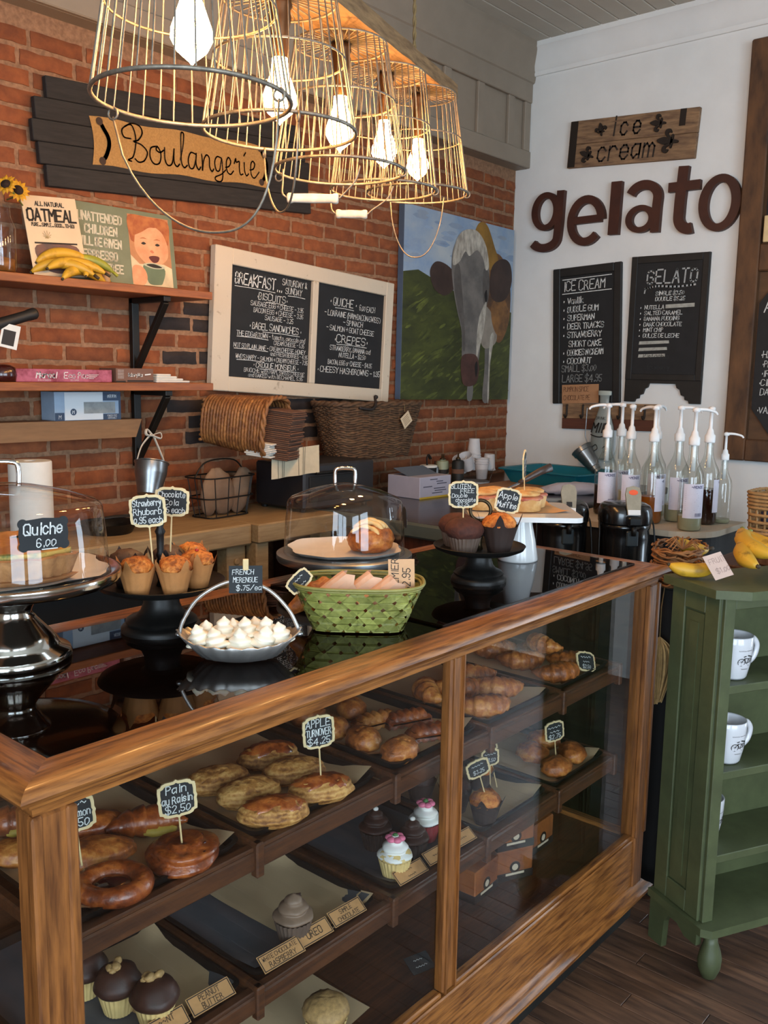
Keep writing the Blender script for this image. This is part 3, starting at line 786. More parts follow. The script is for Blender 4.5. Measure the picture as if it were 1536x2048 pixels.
# bottom of the case
t = thing('nut_cupcake', 'cupcake covered in chopped nuts on the case floor', 'cupcake', (1.175, 1.135, .25))
wrapper(MB(), .03, .042, .045).build('wrapper', m_vanilla, t, auto=60); lump(MB(), .047, .047, .026, 4, .1, 5, (0, 0, .04), 28, 16).build('nut_topping', m_nut, t, smooth=True)
p = tag(paper(.26, .40, 77, m_parch, .01).build('parchment_sheet', m_parch, loc=(1.16, 1.32, .2505), smooth=True), 'crumpled pale parchment on the case floor', 'parchment', 'papers lining the trays')
m_bag = M('orange_coffee_box', 'a05a26', .5, col2='6b3414', scale=12, bump=.05)
m_bagd = M('dark_brown_band', '241610', .5)
m_bagc = M('pale_label', 'c9b49a', .6)
for i, (x, y, z, rz, lb) in enumerate(((1.80, 1.215, .25, .55, 'orange and brown coffee box at the end of the row by the mullion'), (1.93, 1.20, .25, .05, 'orange coffee box with round emblem facing front'),
                                       (2.10, 1.23, .25, .5, 'orange coffee box nearest the end post'), (1.93, 1.20, .335, .05, 'orange coffee box stacked on another'))):
    t = thing('coffee_box', lb, 'box', (x, y, z), -.5+rz, 'coffee boxes on the case floor')
    ct = MB().box(-.055, .055, -.035, .035, 0, .084, .003).build('carton', m_bag, t)
    MB().box(-.0555, .0555, -.0355, .0355, .0, .022).build('dark_band', m_bagd, ct)
    mb = MB(); mb.lathe([(.016, 0), (.016, .0006)], 20, Matrix.Translation((0, -.0357, .035)) @ Matrix.Rotation(pi/2, 4, 'X')); mb.build('emblem', m_bagd, ct)
    mb = MB(); mb.lathe([(.009, 0), (.009, .001)], 20, Matrix.Translation((0, -.0357, .035)) @ Matrix.Rotation(pi/2, 4, 'X')); mb.build('emblem_centre', m_bagc, ct)
    MB().box(-.028, .028, -.0365, -.0355, .014, .020).build('name_strip', m_bagc, ct)

# ------------------------------------------------------------------ price signs
m_slate = M('chalk_slate', '17181a', .7, var=.25, scale=14)
m_chalk = M('white_chalk', 'd8d8d4', .9, var=.2, scale=120)
m_chalkg = M('grey_chalk', '8d8e8c', .9, var=.2, scale=120)
m_border = M('cream_wood_border', 'd9bf8f', .6, var=.08, scale=30)
m_stick = M('pale_skewer', 'd6b883', .6, var=.06, scale=30)
m_kraft = M('kraft_card', 'b58452', .8, var=.1, scale=40)
m_ink = M('black_ink', '201a16', .7)
def plaque(w, h, g=.0):
    """ornate label outline: bowed sides with small notches at the corners"""
    a, b = w/2+g, h/2+g
    q = [(.0, 1.06), (.12, .98), (.55, .97), (.74, .90), (.80, .80), (.97, .74), (1.0, .45), (.985, .15), (1.04, 0)]
    pts = [(x*a, y*b) for x, y in q]
    full = pts + [(x, -y) for x, y in pts[-2::-1]] + [(-x, -y) for x, y in pts[1:]] + [(-x, y) for x, y in pts[-2:0:-1]]
    return full
def sign_mtx(base, yaw, tilt=0.0, roll=0.0):
    x = Vector((cos(yaw), sin(yaw), 0)); n = Vector((sin(yaw), -cos(yaw), 0))
    u = (Vector((0, 0, 1))*cos(tilt) - n*sin(tilt)).normalized()
    return face_mtx(base, x, u, roll)
def price_sign(label, base, lines, w=.085, h=.065, stick=.07, yaw=-.75, tilt=.0, roll=0.0, group='price signs on sticks', mat=None):
    t = thing('price_sign', label, 'sign', mtx=sign_mtx(base, yaw, tilt, roll), group=group)
    cy = stick+h/2
    MB().tube([(0, 0, 0), (0, stick+.006, 0)], .0016, 6).build('stick', m_stick, t)
    MB().prism([(x, y+cy) for x, y in plaque(w, h)], -.0015, .002).build('border', m_border, t)
    sl = MB().prism([(x, y+cy) for x, y in plaque(w, h, -.005)], .002, .0026).build('slate', m_slate, t)
    mb = MB()
    for (s, dy, hh, *o) in lines:
        write(mb, s, (o[0] if o else 0)*w, cy+dy*h, hh*h, z=.0031, align='c', w=hh*h*.115, wx=min(1, (.80-1.5*abs(o[0] if o else 0))*w/text_w(s, hh*h)))
    mb.build('chalk_lettering', m_chalk, sl)
    return t
def kraft_label(label, base, lines, w=.085, h=.032, yaw=-.05, tilt=.95):
    t = thing('card_label', label, 'label', mtx=sign_mtx(base, yaw, tilt), group='kraft card labels on the lower tier')
    cd = MB().box(-w/2, w/2, 0, h, 0, .0012).build('card', m_kraft, t)
    mb = MB(); b = .0015
    for x0, x1, y0, y1 in ((-w/2+b, w/2-b, b, 2*b), (-w/2+b, w/2-b, h-2*b, h-b), (-w/2+b, -w/2+2*b, b, h-b), (w/2-2*b, w/2-b, b, h-b)): mb.box(x0, x1, y0, y1, .0012, .0016)
    mb.build('ink_border', m_ink, cd)
    mb = MB()
    for s, y, hh in lines: write(mb, s, 0, y*h, hh*h, z=.0019, align='c', wx=min(.85, .85*w/text_w(s, hh*h)))
    mb.build('ink_lettering', m_ink, cd)
    return t
price_sign('chalk sign on stick reading Pain au Raisin 2.50', (.838, 1.135, ZA+.03), [('Pain', .17, .22), ('au Raisin', -.10, .20), ('$2.50', -.36, .20)], .062, .062, .055, -.45, roll=.08)
price_sign('chalk sign with price 2.50 partly behind the corner post', (.700, 1.205, ZA+.03), [('~~~~', .17, .20), ('Cinnamon', -.08, .2), ('$2.50', -.36, .22)], .062, .060, .058, -.45, roll=.10)
price_sign('chalk sign on stick reading Apple Turnover 4.25', (1.150, 1.128, ZA+.035), [('APPLE', .17, .22), ('TURNOVER', -.10, .20), ('$4.25', -.36, .20)], .062, .064, .070, -.45, roll=.06)
price_sign('small chalk card tilted against the glazed croissants', (2.155, 1.115, ZA+.008), [('~~~~', .12, .2), ('~~~', -.1, .17), ('$2.50', -.34, .17)], .068, .055, .002, -.2, tilt=.45, roll=-.25)
price_sign('chalk sign standing in the orange crumbed muffin', (1.712, 1.130, ZB+.06), [('~~~~', .1, .2), ('$3.25', -.25, .2)], .06, .045, .065, -.5, roll=.3)
price_sign('chalk sign in the middle of the fourth lower tray', (1.835, 1.20, ZB+.0), [('~~~~', .1, .2), ('$3.50', -.25, .2)], .05, .046, .085, -.5, roll=.05)
price_sign('chalk sign leaning behind another on the fourth lower tray', (1.895, 1.22, ZB+.0), [('~~~', .1, .2), ('$3.50', -.25, .2)], .05, .046, .10, -.5, roll=.25)
price_sign('grey framed chalk sign above the lower puff pastries', (2.10, 1.165, ZB+.02), [('~~~~', .12, .2), ('~~~', -.1, .2), ('$2.75', -.34, .2)], .060, .058, .06, -.45, roll=.12)
kraft_label('kraft card label reading Peanut Butter', (.872, 1.098, ZB+.010), [('PEANUT', .56, .3), ('BUTTER', .14, .3)], .085)
kraft_label('kraft card label cut off beneath the peanut butter cupcakes', (.786, 1.098, ZB+.010), [('~~NT', .56, .3), ('~~~', .14, .3)], .07)
kraft_label('kraft card label reading White Chocolate Raspberry', (1.032, 1.098, ZB+.006), [('WHITE CHOCOLATE', .58, .24), ('RASPBERRY', .14, .3)], .095)
kraft_label('short kraft card label between the raspberry and simple chocolate ones', (1.118, 1.1, ZB+.006), [('OREO', .3, .4)], .078)
kraft_label('kraft card label reading Simple Chocolate', (1.208, 1.1, ZB+.006), [('SIMPLE', .56, .26), ('CHOCOLATE', .16, .26)], .085)
kraft_label('kraft card label in front of the pink flower cupcake', (1.402, 1.098, ZB+.008), [('~~~', .56, .26), ('~~~~', .16, .26)], .09)
kraft_label('kraft card label half hidden by the mullion', (1.50, 1.1, ZB+.008), [('~~~~~', .35, .28)], .08)
kraft_label('kraft card label just right of the mullion', (1.59, 1.1, ZB+.008), [('~~~~~', .35, .26)], .08)
t = thing('slate_card', 'small dark card lying on the empty case floor', 'card', mtx=sign_mtx((1.462, 1.11, .252), -.3, 1.25))
MB().box(-.03, .03, 0, .045, 0, .0015).build('card', m_slate, t); mb = MB(); write(mb, '~~~', 0, .026, .009, align='c', z=.002); write(mb, '~~~~', 0, .010, .009, align='c', z=.002); mb.build('chalk_lettering', m_chalk, t)
# ================================================================== ON TOP OF THE CASE
ZT = 1.0487; ZTR = 1.0542
m_silver = M('polished_silver', 'c9c6c0', .12, metal=1.0)
m_alu = M('brushed_aluminium', 'a9adb0', .32, metal=1.0, var=.08, scale=30, stretch=(1, 1, 8))
m_iron = M('blackened_iron', '1d1b19', .45, metal=.5, var=.3, scale=25, bump=.15)
m_bronze = M('aged_bronze', '4a3c28', .4, metal=.8, var=.3, scale=25)
m_dome = GLASS('cake_dome_glass', (.975, .98, .985), refl=1.3)
m_doily = M('white_liner_paper', 'd9cfc4', .8, var=.05, scale=20, bump=.15)
def dome_cover(label, loc, r, h, hr):
    """clear lidded dome: wall, shoulder, top and strap handle"""
    t = thing('cake_dome', label, 'dome', loc)
    prof = [(r*1.0, 0), (r*.985, h*.35), (r*.95, h*.72), (r*.93, h*.76), (r*.88, h*.80), (r*.6, h*.90), (r*.3, h*.97), (r*.12, h*1.0), (.001, h*1.0)]
    MB().lathe(prof, 64, close=False).build('dome_wall', m_dome, t, auto=50)
    MB().tube([(r*cos(2*pi*i/64), r*sin(2*pi*i/64), .002) for i in range(64)], .0022, 6, closed=True).build('rim', m_dome, t, smooth=True)
    k = Matrix.Rotation(-.75, 4, 'Z')
    MB().tube(smooth_pts([(-hr, 0, h-.004), (-hr, 0, h+.028), (-hr+.008, 0, h+.036), (hr-.008, 0, h+.036), (hr, 0, h+.028), (hr, 0, h-.004)], 4, False), .0045, 8, k).build('handle', M('chrome_handle', 'd8d8d8', .08, metal=1.0), t, smooth=True)
    return t
# --- tall silver stand with the quiche
S1 = (.748, 1.490)
t = thing('cake_stand', 'tall polished silver pedestal stand beneath the quiche dome', 'cake stand', (*S1, ZT))
MB().lathe([(.097, 0), (.100, .006), (.096, .016), (.080, .022), (.078, .030), (.066, .045), (.042, .072), (.034, .085), (.036, .092), (.046, .110), (.058, .122), (.060, .128)], 56).build('pedestal', m_silver, t, smooth=True)
MB().lathe([(.06, .126), (.15, .130), (.182, .138), (.187, .146), (.186, .156), (.180, .158), (.172, .154), (.0005, .152)], 72).build('plate', m_silver, t, auto=50)
ZQ = ZT+.152
mb = MB(); mb.lathe([(.001, .0015), (.10, .002), (.150, .0035), (.164, .008)], 40, rip=lambda a, i: 1+(.05*sin(a*5)+.03*sin(a*11+1))*(i > 1), close=False)
tag(mb.build('liner_paper', m_doily, loc=(*S1, ZQ), smooth=True), 'crumpled white paper under the quiche', 'paper')
q = thing('quiche', 'thick cut quiche with browned top and fluted pastry crust', 'quiche', (S1[0]-.006, S1[1]-.012, ZQ+.004), .75)
m_crust = M('tan_pie_crust', 'b98551', .75, col2='8a5a30', scale=40, bump=.5)
m_custard = M('egg_and_spinach_filling', 'cfa24c', .6, col2='5f6a2a', scale=30, bump=.5, ramp=(.38, .52))
m_qtop = M('browned_quiche_top', 'c98b42', .55, col2='9b5a22', scale=24, bump=.5)
def wedge(mb, r0, r1, z0, z1, a0, a1, n=36, flu=0.0):
    V = []; F = []
    for i in range(n+1):
        a = a0+(a1-a0)*i/n; f = 1+flu*sin(a*34)
        V += [(0, 0, z0), (r0*cos(a)*f, r0*sin(a)*f, z0), (r1*cos(a)*f, r1*sin(a)*f, z1), (0, 0, z1)]
    for i in range(n):
        b = i*4; c = b+4; F += [(b+1, c+1, c+2, b+2), (b+2, c+2, c+3, b+3), (b, c+1, b+1)]
    F += [(0, 1, 2, 3), (n*4, n*4+3, n*4+2, n*4+1)]
    return mb.add(V, F)
A0, A1 = radians(-10), radians(255)
wedge(MB(), .118, .132, 0, .010, A0, A1).build('bottom_crust', m_crust, q)
mb = MB(); V = []; F = []; n = 90
for i in range(n+1):
    a = A0+(A1-A0)*i/n; f = 1+.022*sin(a*38); zt = .044+.004*noise.noise(Vector((a*4, 0, 0)))
    for r, z in ((.116, 0), (.136, zt), (.128, zt+.002), (.112, .01)): V.append((r*f*cos(a), r*f*sin(a), z))
for i in range(n):
    b = i*4; F += [(b+k, b+4+k, b+4+(k+1) % 4, b+(k+1) % 4) for k in range(4)]
F += [(0, 1, 2, 3), (n*4+3, n*4+2, n*4+1, n*4)]; mb.add(V, F); mb.build('fluted_crust', m_crust, q, auto=60)
wedge(MB(), .114, .120, .009, .052, A0, A1).build('filling', m_custard, q)
mb = MB(); V = [(0, 0, .060)]; F = []; n = 60
for j in range(1, 6):
    for i in range(n+1):
        a = A0+(A1-A0)*i/n; r = .119*j/5; V.append((r*cos(a), r*sin(a), .060-.010*(j/5)**4+.006*noise.noise(Vector((r*40*cos(a), r*40*sin(a), 2)))))
for i in range(n): F.append((0, 1+i, 2+i))
for j in range(4):
    for i in range(n): b = 1+j*(n+1)+i; F.append((b, b+n+1, b+n+2, b+1))
mb.add(V, F); mb.build('browned_top', m_qtop, q, smooth=True)
dome_cover('large clear dome over the quiche with a strap handle', (*S1, ZT+.1535), .166, .155, .022)
t = thing('dome_label', 'black scalloped chalk label reading Quiche 6.00 stuck on dome', 'sign', mtx=sign_mtx((S1[0]+.168*cos(-1.72), S1[1]+.168*sin(-1.72), ZT+.245), -1.72+pi/2, .04))
def scallop(w, h):
    P = []; r = .008
    for sx, sy, a0 in ((1, 1, -45), (-1, 1, 45), (-1, -1, 135), (1, -1, 225)):
        for k in range(12): a = radians(a0+k*16.4); P.append((sx*(w/2-r)+r*cos(a), sy*(h/2-r)+r*sin(a)))
        ex, ey = ((0, 1), (-1, 0), (0, -1), (1, 0))[((1, 1), (-1, 1), (-1, -1), (1, -1)).index((sx, sy))]
        P += [(ex*w*.5*.955+(-ey if False else 0)+(sx*w*.22 if ex == 0 else 0), ey*h*.5*.93+(sy*h*.18 if ey == 0 else 0)), (ex*w*.5*.985, ey*h*.5*.99)] + [(ex*w*.5*.955+(-sx*w*.22 if ex == 0 else 0), ey*h*.5*.93+(-sy*h*.18 if ey == 0 else 0))]
    return P
MB().prism(scallop(.080, .052), 0, .0012).build('label', m_slate, t)
mb = MB(); write(mb, 'Quiche', 0, .000, .018, align='c', z=.002, wx=.85, w=.0022); write(mb, '6.00', .004, -.020, .013, align='c', z=.002); stroke(mb, [(-.004, -.024), (.02, -.024)], .0015, .002); mb.build('chalk_lettering', m_chalk, t)

# --- black stands with centre posts
def iron_stand(label, loc, rb, rp, zp, post, ring=False):
    t = thing('tiered_stand', label, 'cake stand', loc)
    MB().lathe([(rb, 0), (rb*1.0, .007), (rb*.95, .012), (rb*.86, .015), (rb*.90, .020), (rb*.82, .026), (rb*.64, .031), (rb*.52, .040), (rb*.45, .054), (rb*.44, zp-.010), (rb*.55, zp-.003)], 48,
               rip=lambda a, i: 1+(.02*sin(a*40) if i in (3, 4) else 0)).build('pedestal', m_iron, t, auto=50)
    MB().lathe([(rb*.6, zp-.004), (rp*.8, zp-.002), (rp*.96, zp+.006), (rp, zp+.014), (rp*.985, zp+.015), (rp*.93, zp+.009), (rp*.75, zp+.003), (.0005, zp+.003)], 64).build('plate', m_iron, t, auto=50)
    z = zp+.003
    MB().lathe([(.009, z), (.006, z+.012), (.0075, z+.03), (.009, z+.05), (.0065, z+.056), (.009, z+.062), (.0065, z+.068), (.0075, z+post*.75), (.0105, z+post*.8), (.006, z+post*.86), (.009, z+post*.93), (.0005, z+post)], 18).build('centre_post', m_iron if not ring else m_bronze, t, smooth=True)
    if ring:
        k = Matrix.Translation((0, 0, z+post+.024)) @ Matrix.Rotation(-.85, 4, 'Z')
        MB().tube([(.025*cos(a), 0, .025*sin(a)) for a in [2*pi*i/28 for i in range(28)]], .0042, 8, k, closed=True).build('ring_handle', m_bronze, t, smooth=True)
    return t
S2 = (1.037, 1.458); ZP2 = ZT+.084+.0035
iron_stand('wide black iron stand carrying small orange muffins', (*S2, ZT), .078, .125, .084, .135)
m_seed = M('dark_seeded_muffin', '2c1a12', .6, col2='5a4030', scale=90, bump=.5, ramp=(.55, .75))
g = 'small muffins on the wide black stand'
for i, (dx, dy, mat, cm, lb) in enumerate(((-.075, -.030, m_kraftw, m_muf, 'small orange muffin in tan paper at the rim nearest the quiche'), (-.022, -.075, m_kraftw, m_muf, 'small orange muffin in tan paper below the strawberry rhubarb sign'),
        (.045, -.055, m_kraftw, m_muf, 'small orange muffin with a red berry crumb'), (.083, .012, m_kraftw, m_muf, 'small orange muffin at the rim nearest the meringues'),
        (-.045, .045, m_darkw, m_seed, 'small dark chocolate muffin behind the strawberry rhubarb stick'), (.035, .022, m_darkw, m_seed, 'small dark chocolate muffin below the chocolate cola sign'))):
    t = tulip_muffin(lb, (S2[0]+dx, S2[1]+dy, ZP2), mat, cm, .95, .5+i, g, .026, topz=.002)
    if i == 2: lump(MB(), .004, .004, .003, 1, .2, 3, (.0, .008, .075), 8, 6).build('berry', M('red_berry', 'a8221c', .4), t, smooth=True)
price_sign('chalk sign on stick reading Strawberry Rhubarb 0.95 each', (S2[0]-.052, S2[1]-.050, ZP2+.05), [('Strawberry', .16, .19), ('Rhubarb', -.11, .19), ('0.95 each', -.37, .19)], .066, .061, .078, -.72, roll=.07)
price_sign('chalk sign on stick reading Chocolate Cola 0.95 each', (S2[0]+.024, S2[1]+.002, ZP2+.05), [('Chocolate', .16, .19), ('Cola', -.11, .19), ('0.95 each', -.37, .19)], .066, .058, .084, -.78, roll=-.05)
# second black stand
S3 = (1.818, 1.247); ZP3 = ZTR+.075+.0035
iron_stand('small black iron stand with ring handle and big muffins', (*S3, ZTR), .068, .113, .075, .072, True)
t = thing('chocolate_muffin', 'round double chocolate muffin in pleated brown wrapper', 'muffin', (S3[0]-.049, S3[1]+.011, ZP3), 0, 'double chocolate muffins')
m_chm = M('chocolate_muffin_crumb', '55291a', .8, col2='3c1a10', scale=70, bump=.6)
wrapper(MB(), .030, .040, .036).build('wrapper', m_brownw, t, auto=60); lump(MB(), .0475, .0475, .030, 2, .06, 3, (0, 0, .030), 26, 16).build('crumb', m_chm, t, smooth=True)
dup(t, (S3[0]-.002, S3[1]+.066, ZP3), 1.0, 'double chocolate muffin hidden behind its twin')
tulip_muffin('apple muffin with orange crumb in dark brown tulip paper', (S3[0]+.016, S3[1]-.046, ZP3), m_darkw, m_muf, 1.25, .6, None, .026)
price_sign('chalk sign reading Gluten Free Double Chocolate', (S3[0]-.054, S3[1]+.012, ZP3+.055), [('GLUTEN', .23, .15, -.08), ('FREE', .06, .15, .14), ('Double', -.10, .14, -.12), ('chocolate', -.26, .14, .08), ('$3.25', -.42, .13, 0)], .072, .066, .050, -.80, roll=.02)
price_sign('tilted chalk sign reading Apple Muffins', (S3[0]+.038, S3[1]-.038, ZP3+.050), [('Apple', .08, .23), ('Muffins', -.28, .23)], .062, .062, .040, -.80, roll=-.18)

# --- meringue dish: fluted silver boat with hooped handle
DC = (1.020, 1.205); DA = -.78
t = thing('meringue_dish', 'fluted silver boat shaped dish with tall hoop handle', 'dish', (*DC, ZT), DA)
mb = MB(); n = 72; prof = [(.40, .0), (.62, .006), (.86, .020), (1.0, .036), (.985, .0375), (.84, .022), (.6, .009), (.001, .006)]
V = []; F = []
for j, (k, z) in enumerate(prof):
    for i in range(n):
        a = 2*pi*i/n; fl = 1+(.03*sin(a*22) if .6 < k else 0)
        lip = .016*abs(cos(a))**4*(k > .8)
        V.append((.108*k*cos(a)*fl, .066*k*sin(a)*fl, z+lip+.0025*(k > .95)*sin(a*22)))
for j in range(len(prof)-1): F += [(j*n+i, j*n+(i+1) % n, (j+1)*n+(i+1) % n, (j+1)*n+i) for i in range(n)]
F.append(tuple(range(n))[::-1]); mb.add(V, F); mb.build('bowl', M('worn_pewter', 'b5b0aa', .36, metal=.8, var=.12, scale=30), t, smooth=True)
arc = smooth_pts([(-.104, .0, .040), (-.098, 0, .068), (-.068, 0, .112), (-.012, 0, .140), (.045, 0, .128), (.085, 0, .090), (.104, 0, .052)], 6, False)
MB().tube(arc, .0034, 8, taper=lambda u: 1+.12*sin(u*120)*(.15 < u < .6)).build('hoop_handle', M('worn_pewter', '9b9896'), t, smooth=True)
for sx in (-1, 1): MB().sphere((sx*.106, 0, .044), .006, .006, .005, 10, 8).build('rivet', m_alu, t, smooth=True)
m_mer = M('white_meringue', 'f2e6cf', .55, var=.03, scale=30, sss=.15)
pz = thing('meringue', 'piped white meringue kiss with curled peak', 'meringue', group='meringues heaped in the silver dish')
mb = MB(); pr = []
for i in range(22):
    u = i/21; ph = (u*3.3) % 1; pr.append((max(.0006, .0235*(1-u)**.7*(.78+.34*sin(pi*ph))), .034*u))
mb.lathe(pr, 22, rip=lambda a, i: 1+.05*sin(5*a+i*.4)); mb.v = [(x+.004*(z/.036)**2, y, z) for x, y, z in mb.v]
mb.build('piped_swirl', m_mer, pz, smooth=True)
P = Proto(pz); rr = random.Random(8); Rm = Matrix.Rotation(DA, 4, 'Z')
for i, (x, y, z) in enumerate(((-.066, -.010, .028), (-.036, -.026, .026), (.004, -.028, .026), (.042, -.020, .028), (-.030, .008, .036), (.012, .004, .036), (.048, .010, .036), (.072, -.002, .030), (-.060, .018, .028), (-.012, .028, .028), (.030, .028, .030))):
    p = Rm @ Vector((x, y, 0)); o = P.at((DC[0]+p.x, DC[1]+p.y, ZT+z), rr.random()*6, scale=1.12); o.rotation_euler = (rr.uniform(-.25, .25), rr.uniform(-.25, .25), rr.random()*6)
# sign clipped on the handle
cpos = Rm @ Vector((.012, -.006, 0))
t = thing('clip_sign', 'black card on peg reading French Merengue 75 cents', 'sign', mtx=sign_mtx((DC[0]+cpos.x, DC[1]+cpos.y, ZT+.120), DA+.05, .12))
MB().box(-.029, .029, 0, .048, 0, .0015).build('card', m_slate, t)
mb = MB(); write(mb, 'FRENCH', -.004, .033, .0085, align='c', z=.002, wx=.85); write(mb, 'MERENGUE', 0, .019, .0085, align='c', z=.002, wx=.72); write(mb, '$.75/ea', .006, .005, .009, align='c', z=.002); mb.build('chalk_lettering', m_chalk, t)
MB().box(-.005, .005, .040, .060, -.004, .0035, .001).build('clothes_peg', m_stick, t)

# --- middle dome with the loaf
S4 = (1.605, 1.500)
t = thing('cake_stand', 'low brushed aluminium stand under the loaf dome', 'cake stand', (*S4, ZTR))
MB().lathe([(.075, 0), (.078, .005), (.06, .012), (.04, .02), (.045, .034), (.09, .042)], 48).build('pedestal', m_alu, t, auto=50)
MB().lathe([(.05, .040), (.150, .042), (.163, .046), (.166, .052), (.166, .064), (.160, .066), (.0005, .064)], 72).build('plate', m_alu, t, auto=50)
ZL = ZTR+.066
mb = MB(); mb.lathe([(.001, .001), (.09, .0015), (.125, .004), (.140, .013)], 40, rip=lambda a, i: 1+(.04*sin(a*4+1)+.03*sin(a*9))*(i > 1), close=False)
tag(mb.build('liner_paper', m_doily, loc=(*S4, ZL), smooth=True), 'white paper under the cheese loaf', 'paper')
t = thing('cheese_loaf', 'round browned loaf with melted cheese ridges', 'bread', (S4[0]+.040, S4[1]-.052, ZL+.004), .3)
lump(MB(), .062, .056, .038, 3, .14, 2.5, nu=32, nv=20).build('loaf', m_bake, t, smooth=True)
m_melt = M('melted_cheese', 'e0b878', .5, var=.1, scale=60, bump=.4)
mb = MB()
for k in range(5):
    mb.tube(smooth_pts([(-.034+.017*k+.005*sin(j+k), -.035+.0175*j, .066-.020*((j-2)/2.2)**2-.016*((k-2)/2.2)**2+.010) for j in range(5)], 4, False), .0062, 7, taper=lambda u: .7+.5*abs(sin(u*9)))
mb.build('cheese_topping', m_melt, t, smooth=True)
dome_cover('clear straight sided dome over the round loaf', (*S4, ZL+.0005), .148, .168, .024)
t = thing('dome_label', 'black chalk label on the side of the loaf dome', 'sign', mtx=sign_mtx((S4[0]+.148*cos(-.75), S4[1]+.148*sin(-.75), ZL+.085), -.75+pi/2+.0, .05))
MB().prism(plaque(.06, .05), 0, .001).build('label', m_slate, t); mb = MB(); write(mb, 'HAM', 0, .004, .012, align='c', z=.0018); write(mb, 'CHEESE', 0, -.014, .012, align='c', z=.0018); mb.build('chalk_lettering', m_chalk, t)

# --- green woven basket with wrapped pastries
GB = (1.322, 1.195); GA = -.87
t = thing('woven_basket', 'green plaited bamboo strip basket with flared sides', 'basket', (*GB, ZT), GA)
m_bam = M('green_bamboo_strip', '98984e', .5, col2='6c6e30', scale=10, stretch=(4, 4, 4), isl=.3)
m_bamr = M('bamboo_rim', '8a8446', .5, var=.2, scale=25)
HB = .092
def wallpt(u, v, off=0.0):
    """u around the perimeter 0..1, v 0..1 height: rounded rectangle that flares to an oval"""
    a = 2*pi*u; c, s = cos(a), sin(a)
    e = 5-2.2*v
    k = (abs(c)**e+abs(s)**e)**(-1/e)
    X = (.090+.040*v+off)*c*k; Y = (.058+.030*v+off)*s*k
    return (X, Y, .003+HB*v)
NS = 22
def strip(u0, sgn, ph):
    mb = MB(); n = 24; wdt = .0205
    V = []
    for i in range(n+1):
        v = i/n; uc = u0+sgn*v*.13
        off = .0016*(1 if sin(2*pi*(v*.13*NS)+ph*pi) > 0 else -1)
        for d in (-.5, .5): V.append(wallpt(uc+sgn*d*wdt*1.6, max(0, min(1, v-d*.0)), off))
    F = [(2*i, 2*i+1, 2*i+3, 2*i+2) for i in range(n)]
    return mb.add(V, F)
for i in range(NS):
    for sgn in (1, -1): strip(i/NS, sgn, i % 2 if sgn > 0 else (i+1) % 2).build('bamboo_strip', m_bam, t)
mb = MB(); V = [wallpt(i/48, .0) for i in range(48)]; mb.add(V, [tuple(range(48))]); mb.build('base', m_bam, t)
for vv, rr_ in ((.985, .0035), (.93, .002)):
    MB().tube([wallpt(i/72, vv, .001) for i in range(72)], rr_, 6, closed=True).build('rim', m_bamr, t, smooth=True)
MB().tube([wallpt(i/72, .93, -.002) for i in range(72)], .003, 6, closed=True).build('inner_rim', m_bamr, t, smooth=True)
Gm = Matrix.Translation((*GB, ZT)) @ Matrix.Rotation(GA, 4, 'Z')
m_wrap = M('pale_wrapping_paper', 'd8a98a', .75, var=.08, scale=16, bump=.2)
for i, (x, y, rz, lb) in enumerate(((-.082, .018, 1.9, 'browned palmier tucked beside the tilted chalk card'), (-.042, -.005, 1.6, 'paper wrapped palmier with its rounded end showing'), (.005, .006, 1.5, 'paper wrapped palmier in the middle of the basket'), (.045, -.008, 1.35, 'paper wrapped palmier next to the price card'))):
    p = Gm @ Vector((x, y, .040))
    t = thing('wrapped_palmier', lb, 'pastry', p, 0, 'palmiers in the green basket')
    t.matrix_world = Matrix.Translation(p) @ Matrix.Rotation(GA+.35, 4, 'Z') @ Matrix.Rotation(-.55, 4, 'Y') @ Matrix.Rotation(.2*i, 4, 'X')
    mb = MB(); mb.sphere((0, 0, .022), .055, .020, .024, 22, 14, lambda d: 1+.08*sin(d.x*12)+.05*noise.noise(d*3+Vector((i, 0, 0)))); mb.build('pastry', m_bake, t, smooth=True)
    if i:
        mb = MB(); V = []; F = []
        for j in range(9):
            u = j/8
            for k in range(15):
                a = -2.6+5.2*k/14; r = 1.18+.06*noise.noise(Vector((j*.7, k*.6, i)))+.25*(k in (0, 14))
                V.append((-.038+.085*u+.012*(k % 5 == 0), .0215*r*sin(a)*(1+.25*u), .024+.026*r*cos(a)*(1+.2*u)))
        for j in range(8): F += [(j*15+k, j*15+k+1, (j+1)*15+k+1, (j+1)*15+k) for k in range(14)]
        mb.add(V, F).build('wrapping_paper', m_wrap, t)
t = thing('price_card', 'tan card reading Palmier 2.95 stuck sideways in the basket', 'sign', mtx=sign_mtx(Gm @ Vector((.060, -.022, .072)), GA-.0, .05, .03))
MB().box(0, .052, 0, .070, 0, .001).build('card', M('tan_card', 'd3a277', .8, var=.05, scale=20), t)
mb = MB(); write(mb, 'PALMIER', 0, 0, .014, z=.0, jit=.12); write(mb, '$2.95', .006, -.023, .015, z=.0, jit=.12)
mb.v = [(.020-y, x-.003, .0016) for x, y, z in mb.v]; mb.v = [(x, max(.001, y), z) for x, y, z in mb.v]; mb.build('ink_lettering', m_ink, t)
t = thing('price_sign', 'cream edged chalk card tilted on the basket rim', 'sign', mtx=sign_mtx(Gm @ Vector((-.116, -.035, .098)), GA+.25, .35, .75))
MB().prism(plaque(.055, .034), -.001, .0015).build('border', m_border, t); MB().prism(plaque(.055, .034, -.004), .0015, .002).build('slate', m_slate, t)
mb = MB(); write(mb, '~~~~', 0, .001, .008, align='c', z=.0026); write(mb, '~~~', 0, -.012, .008, align='c', z=.0026); mb.build('chalk_lettering', m_chalk, t)

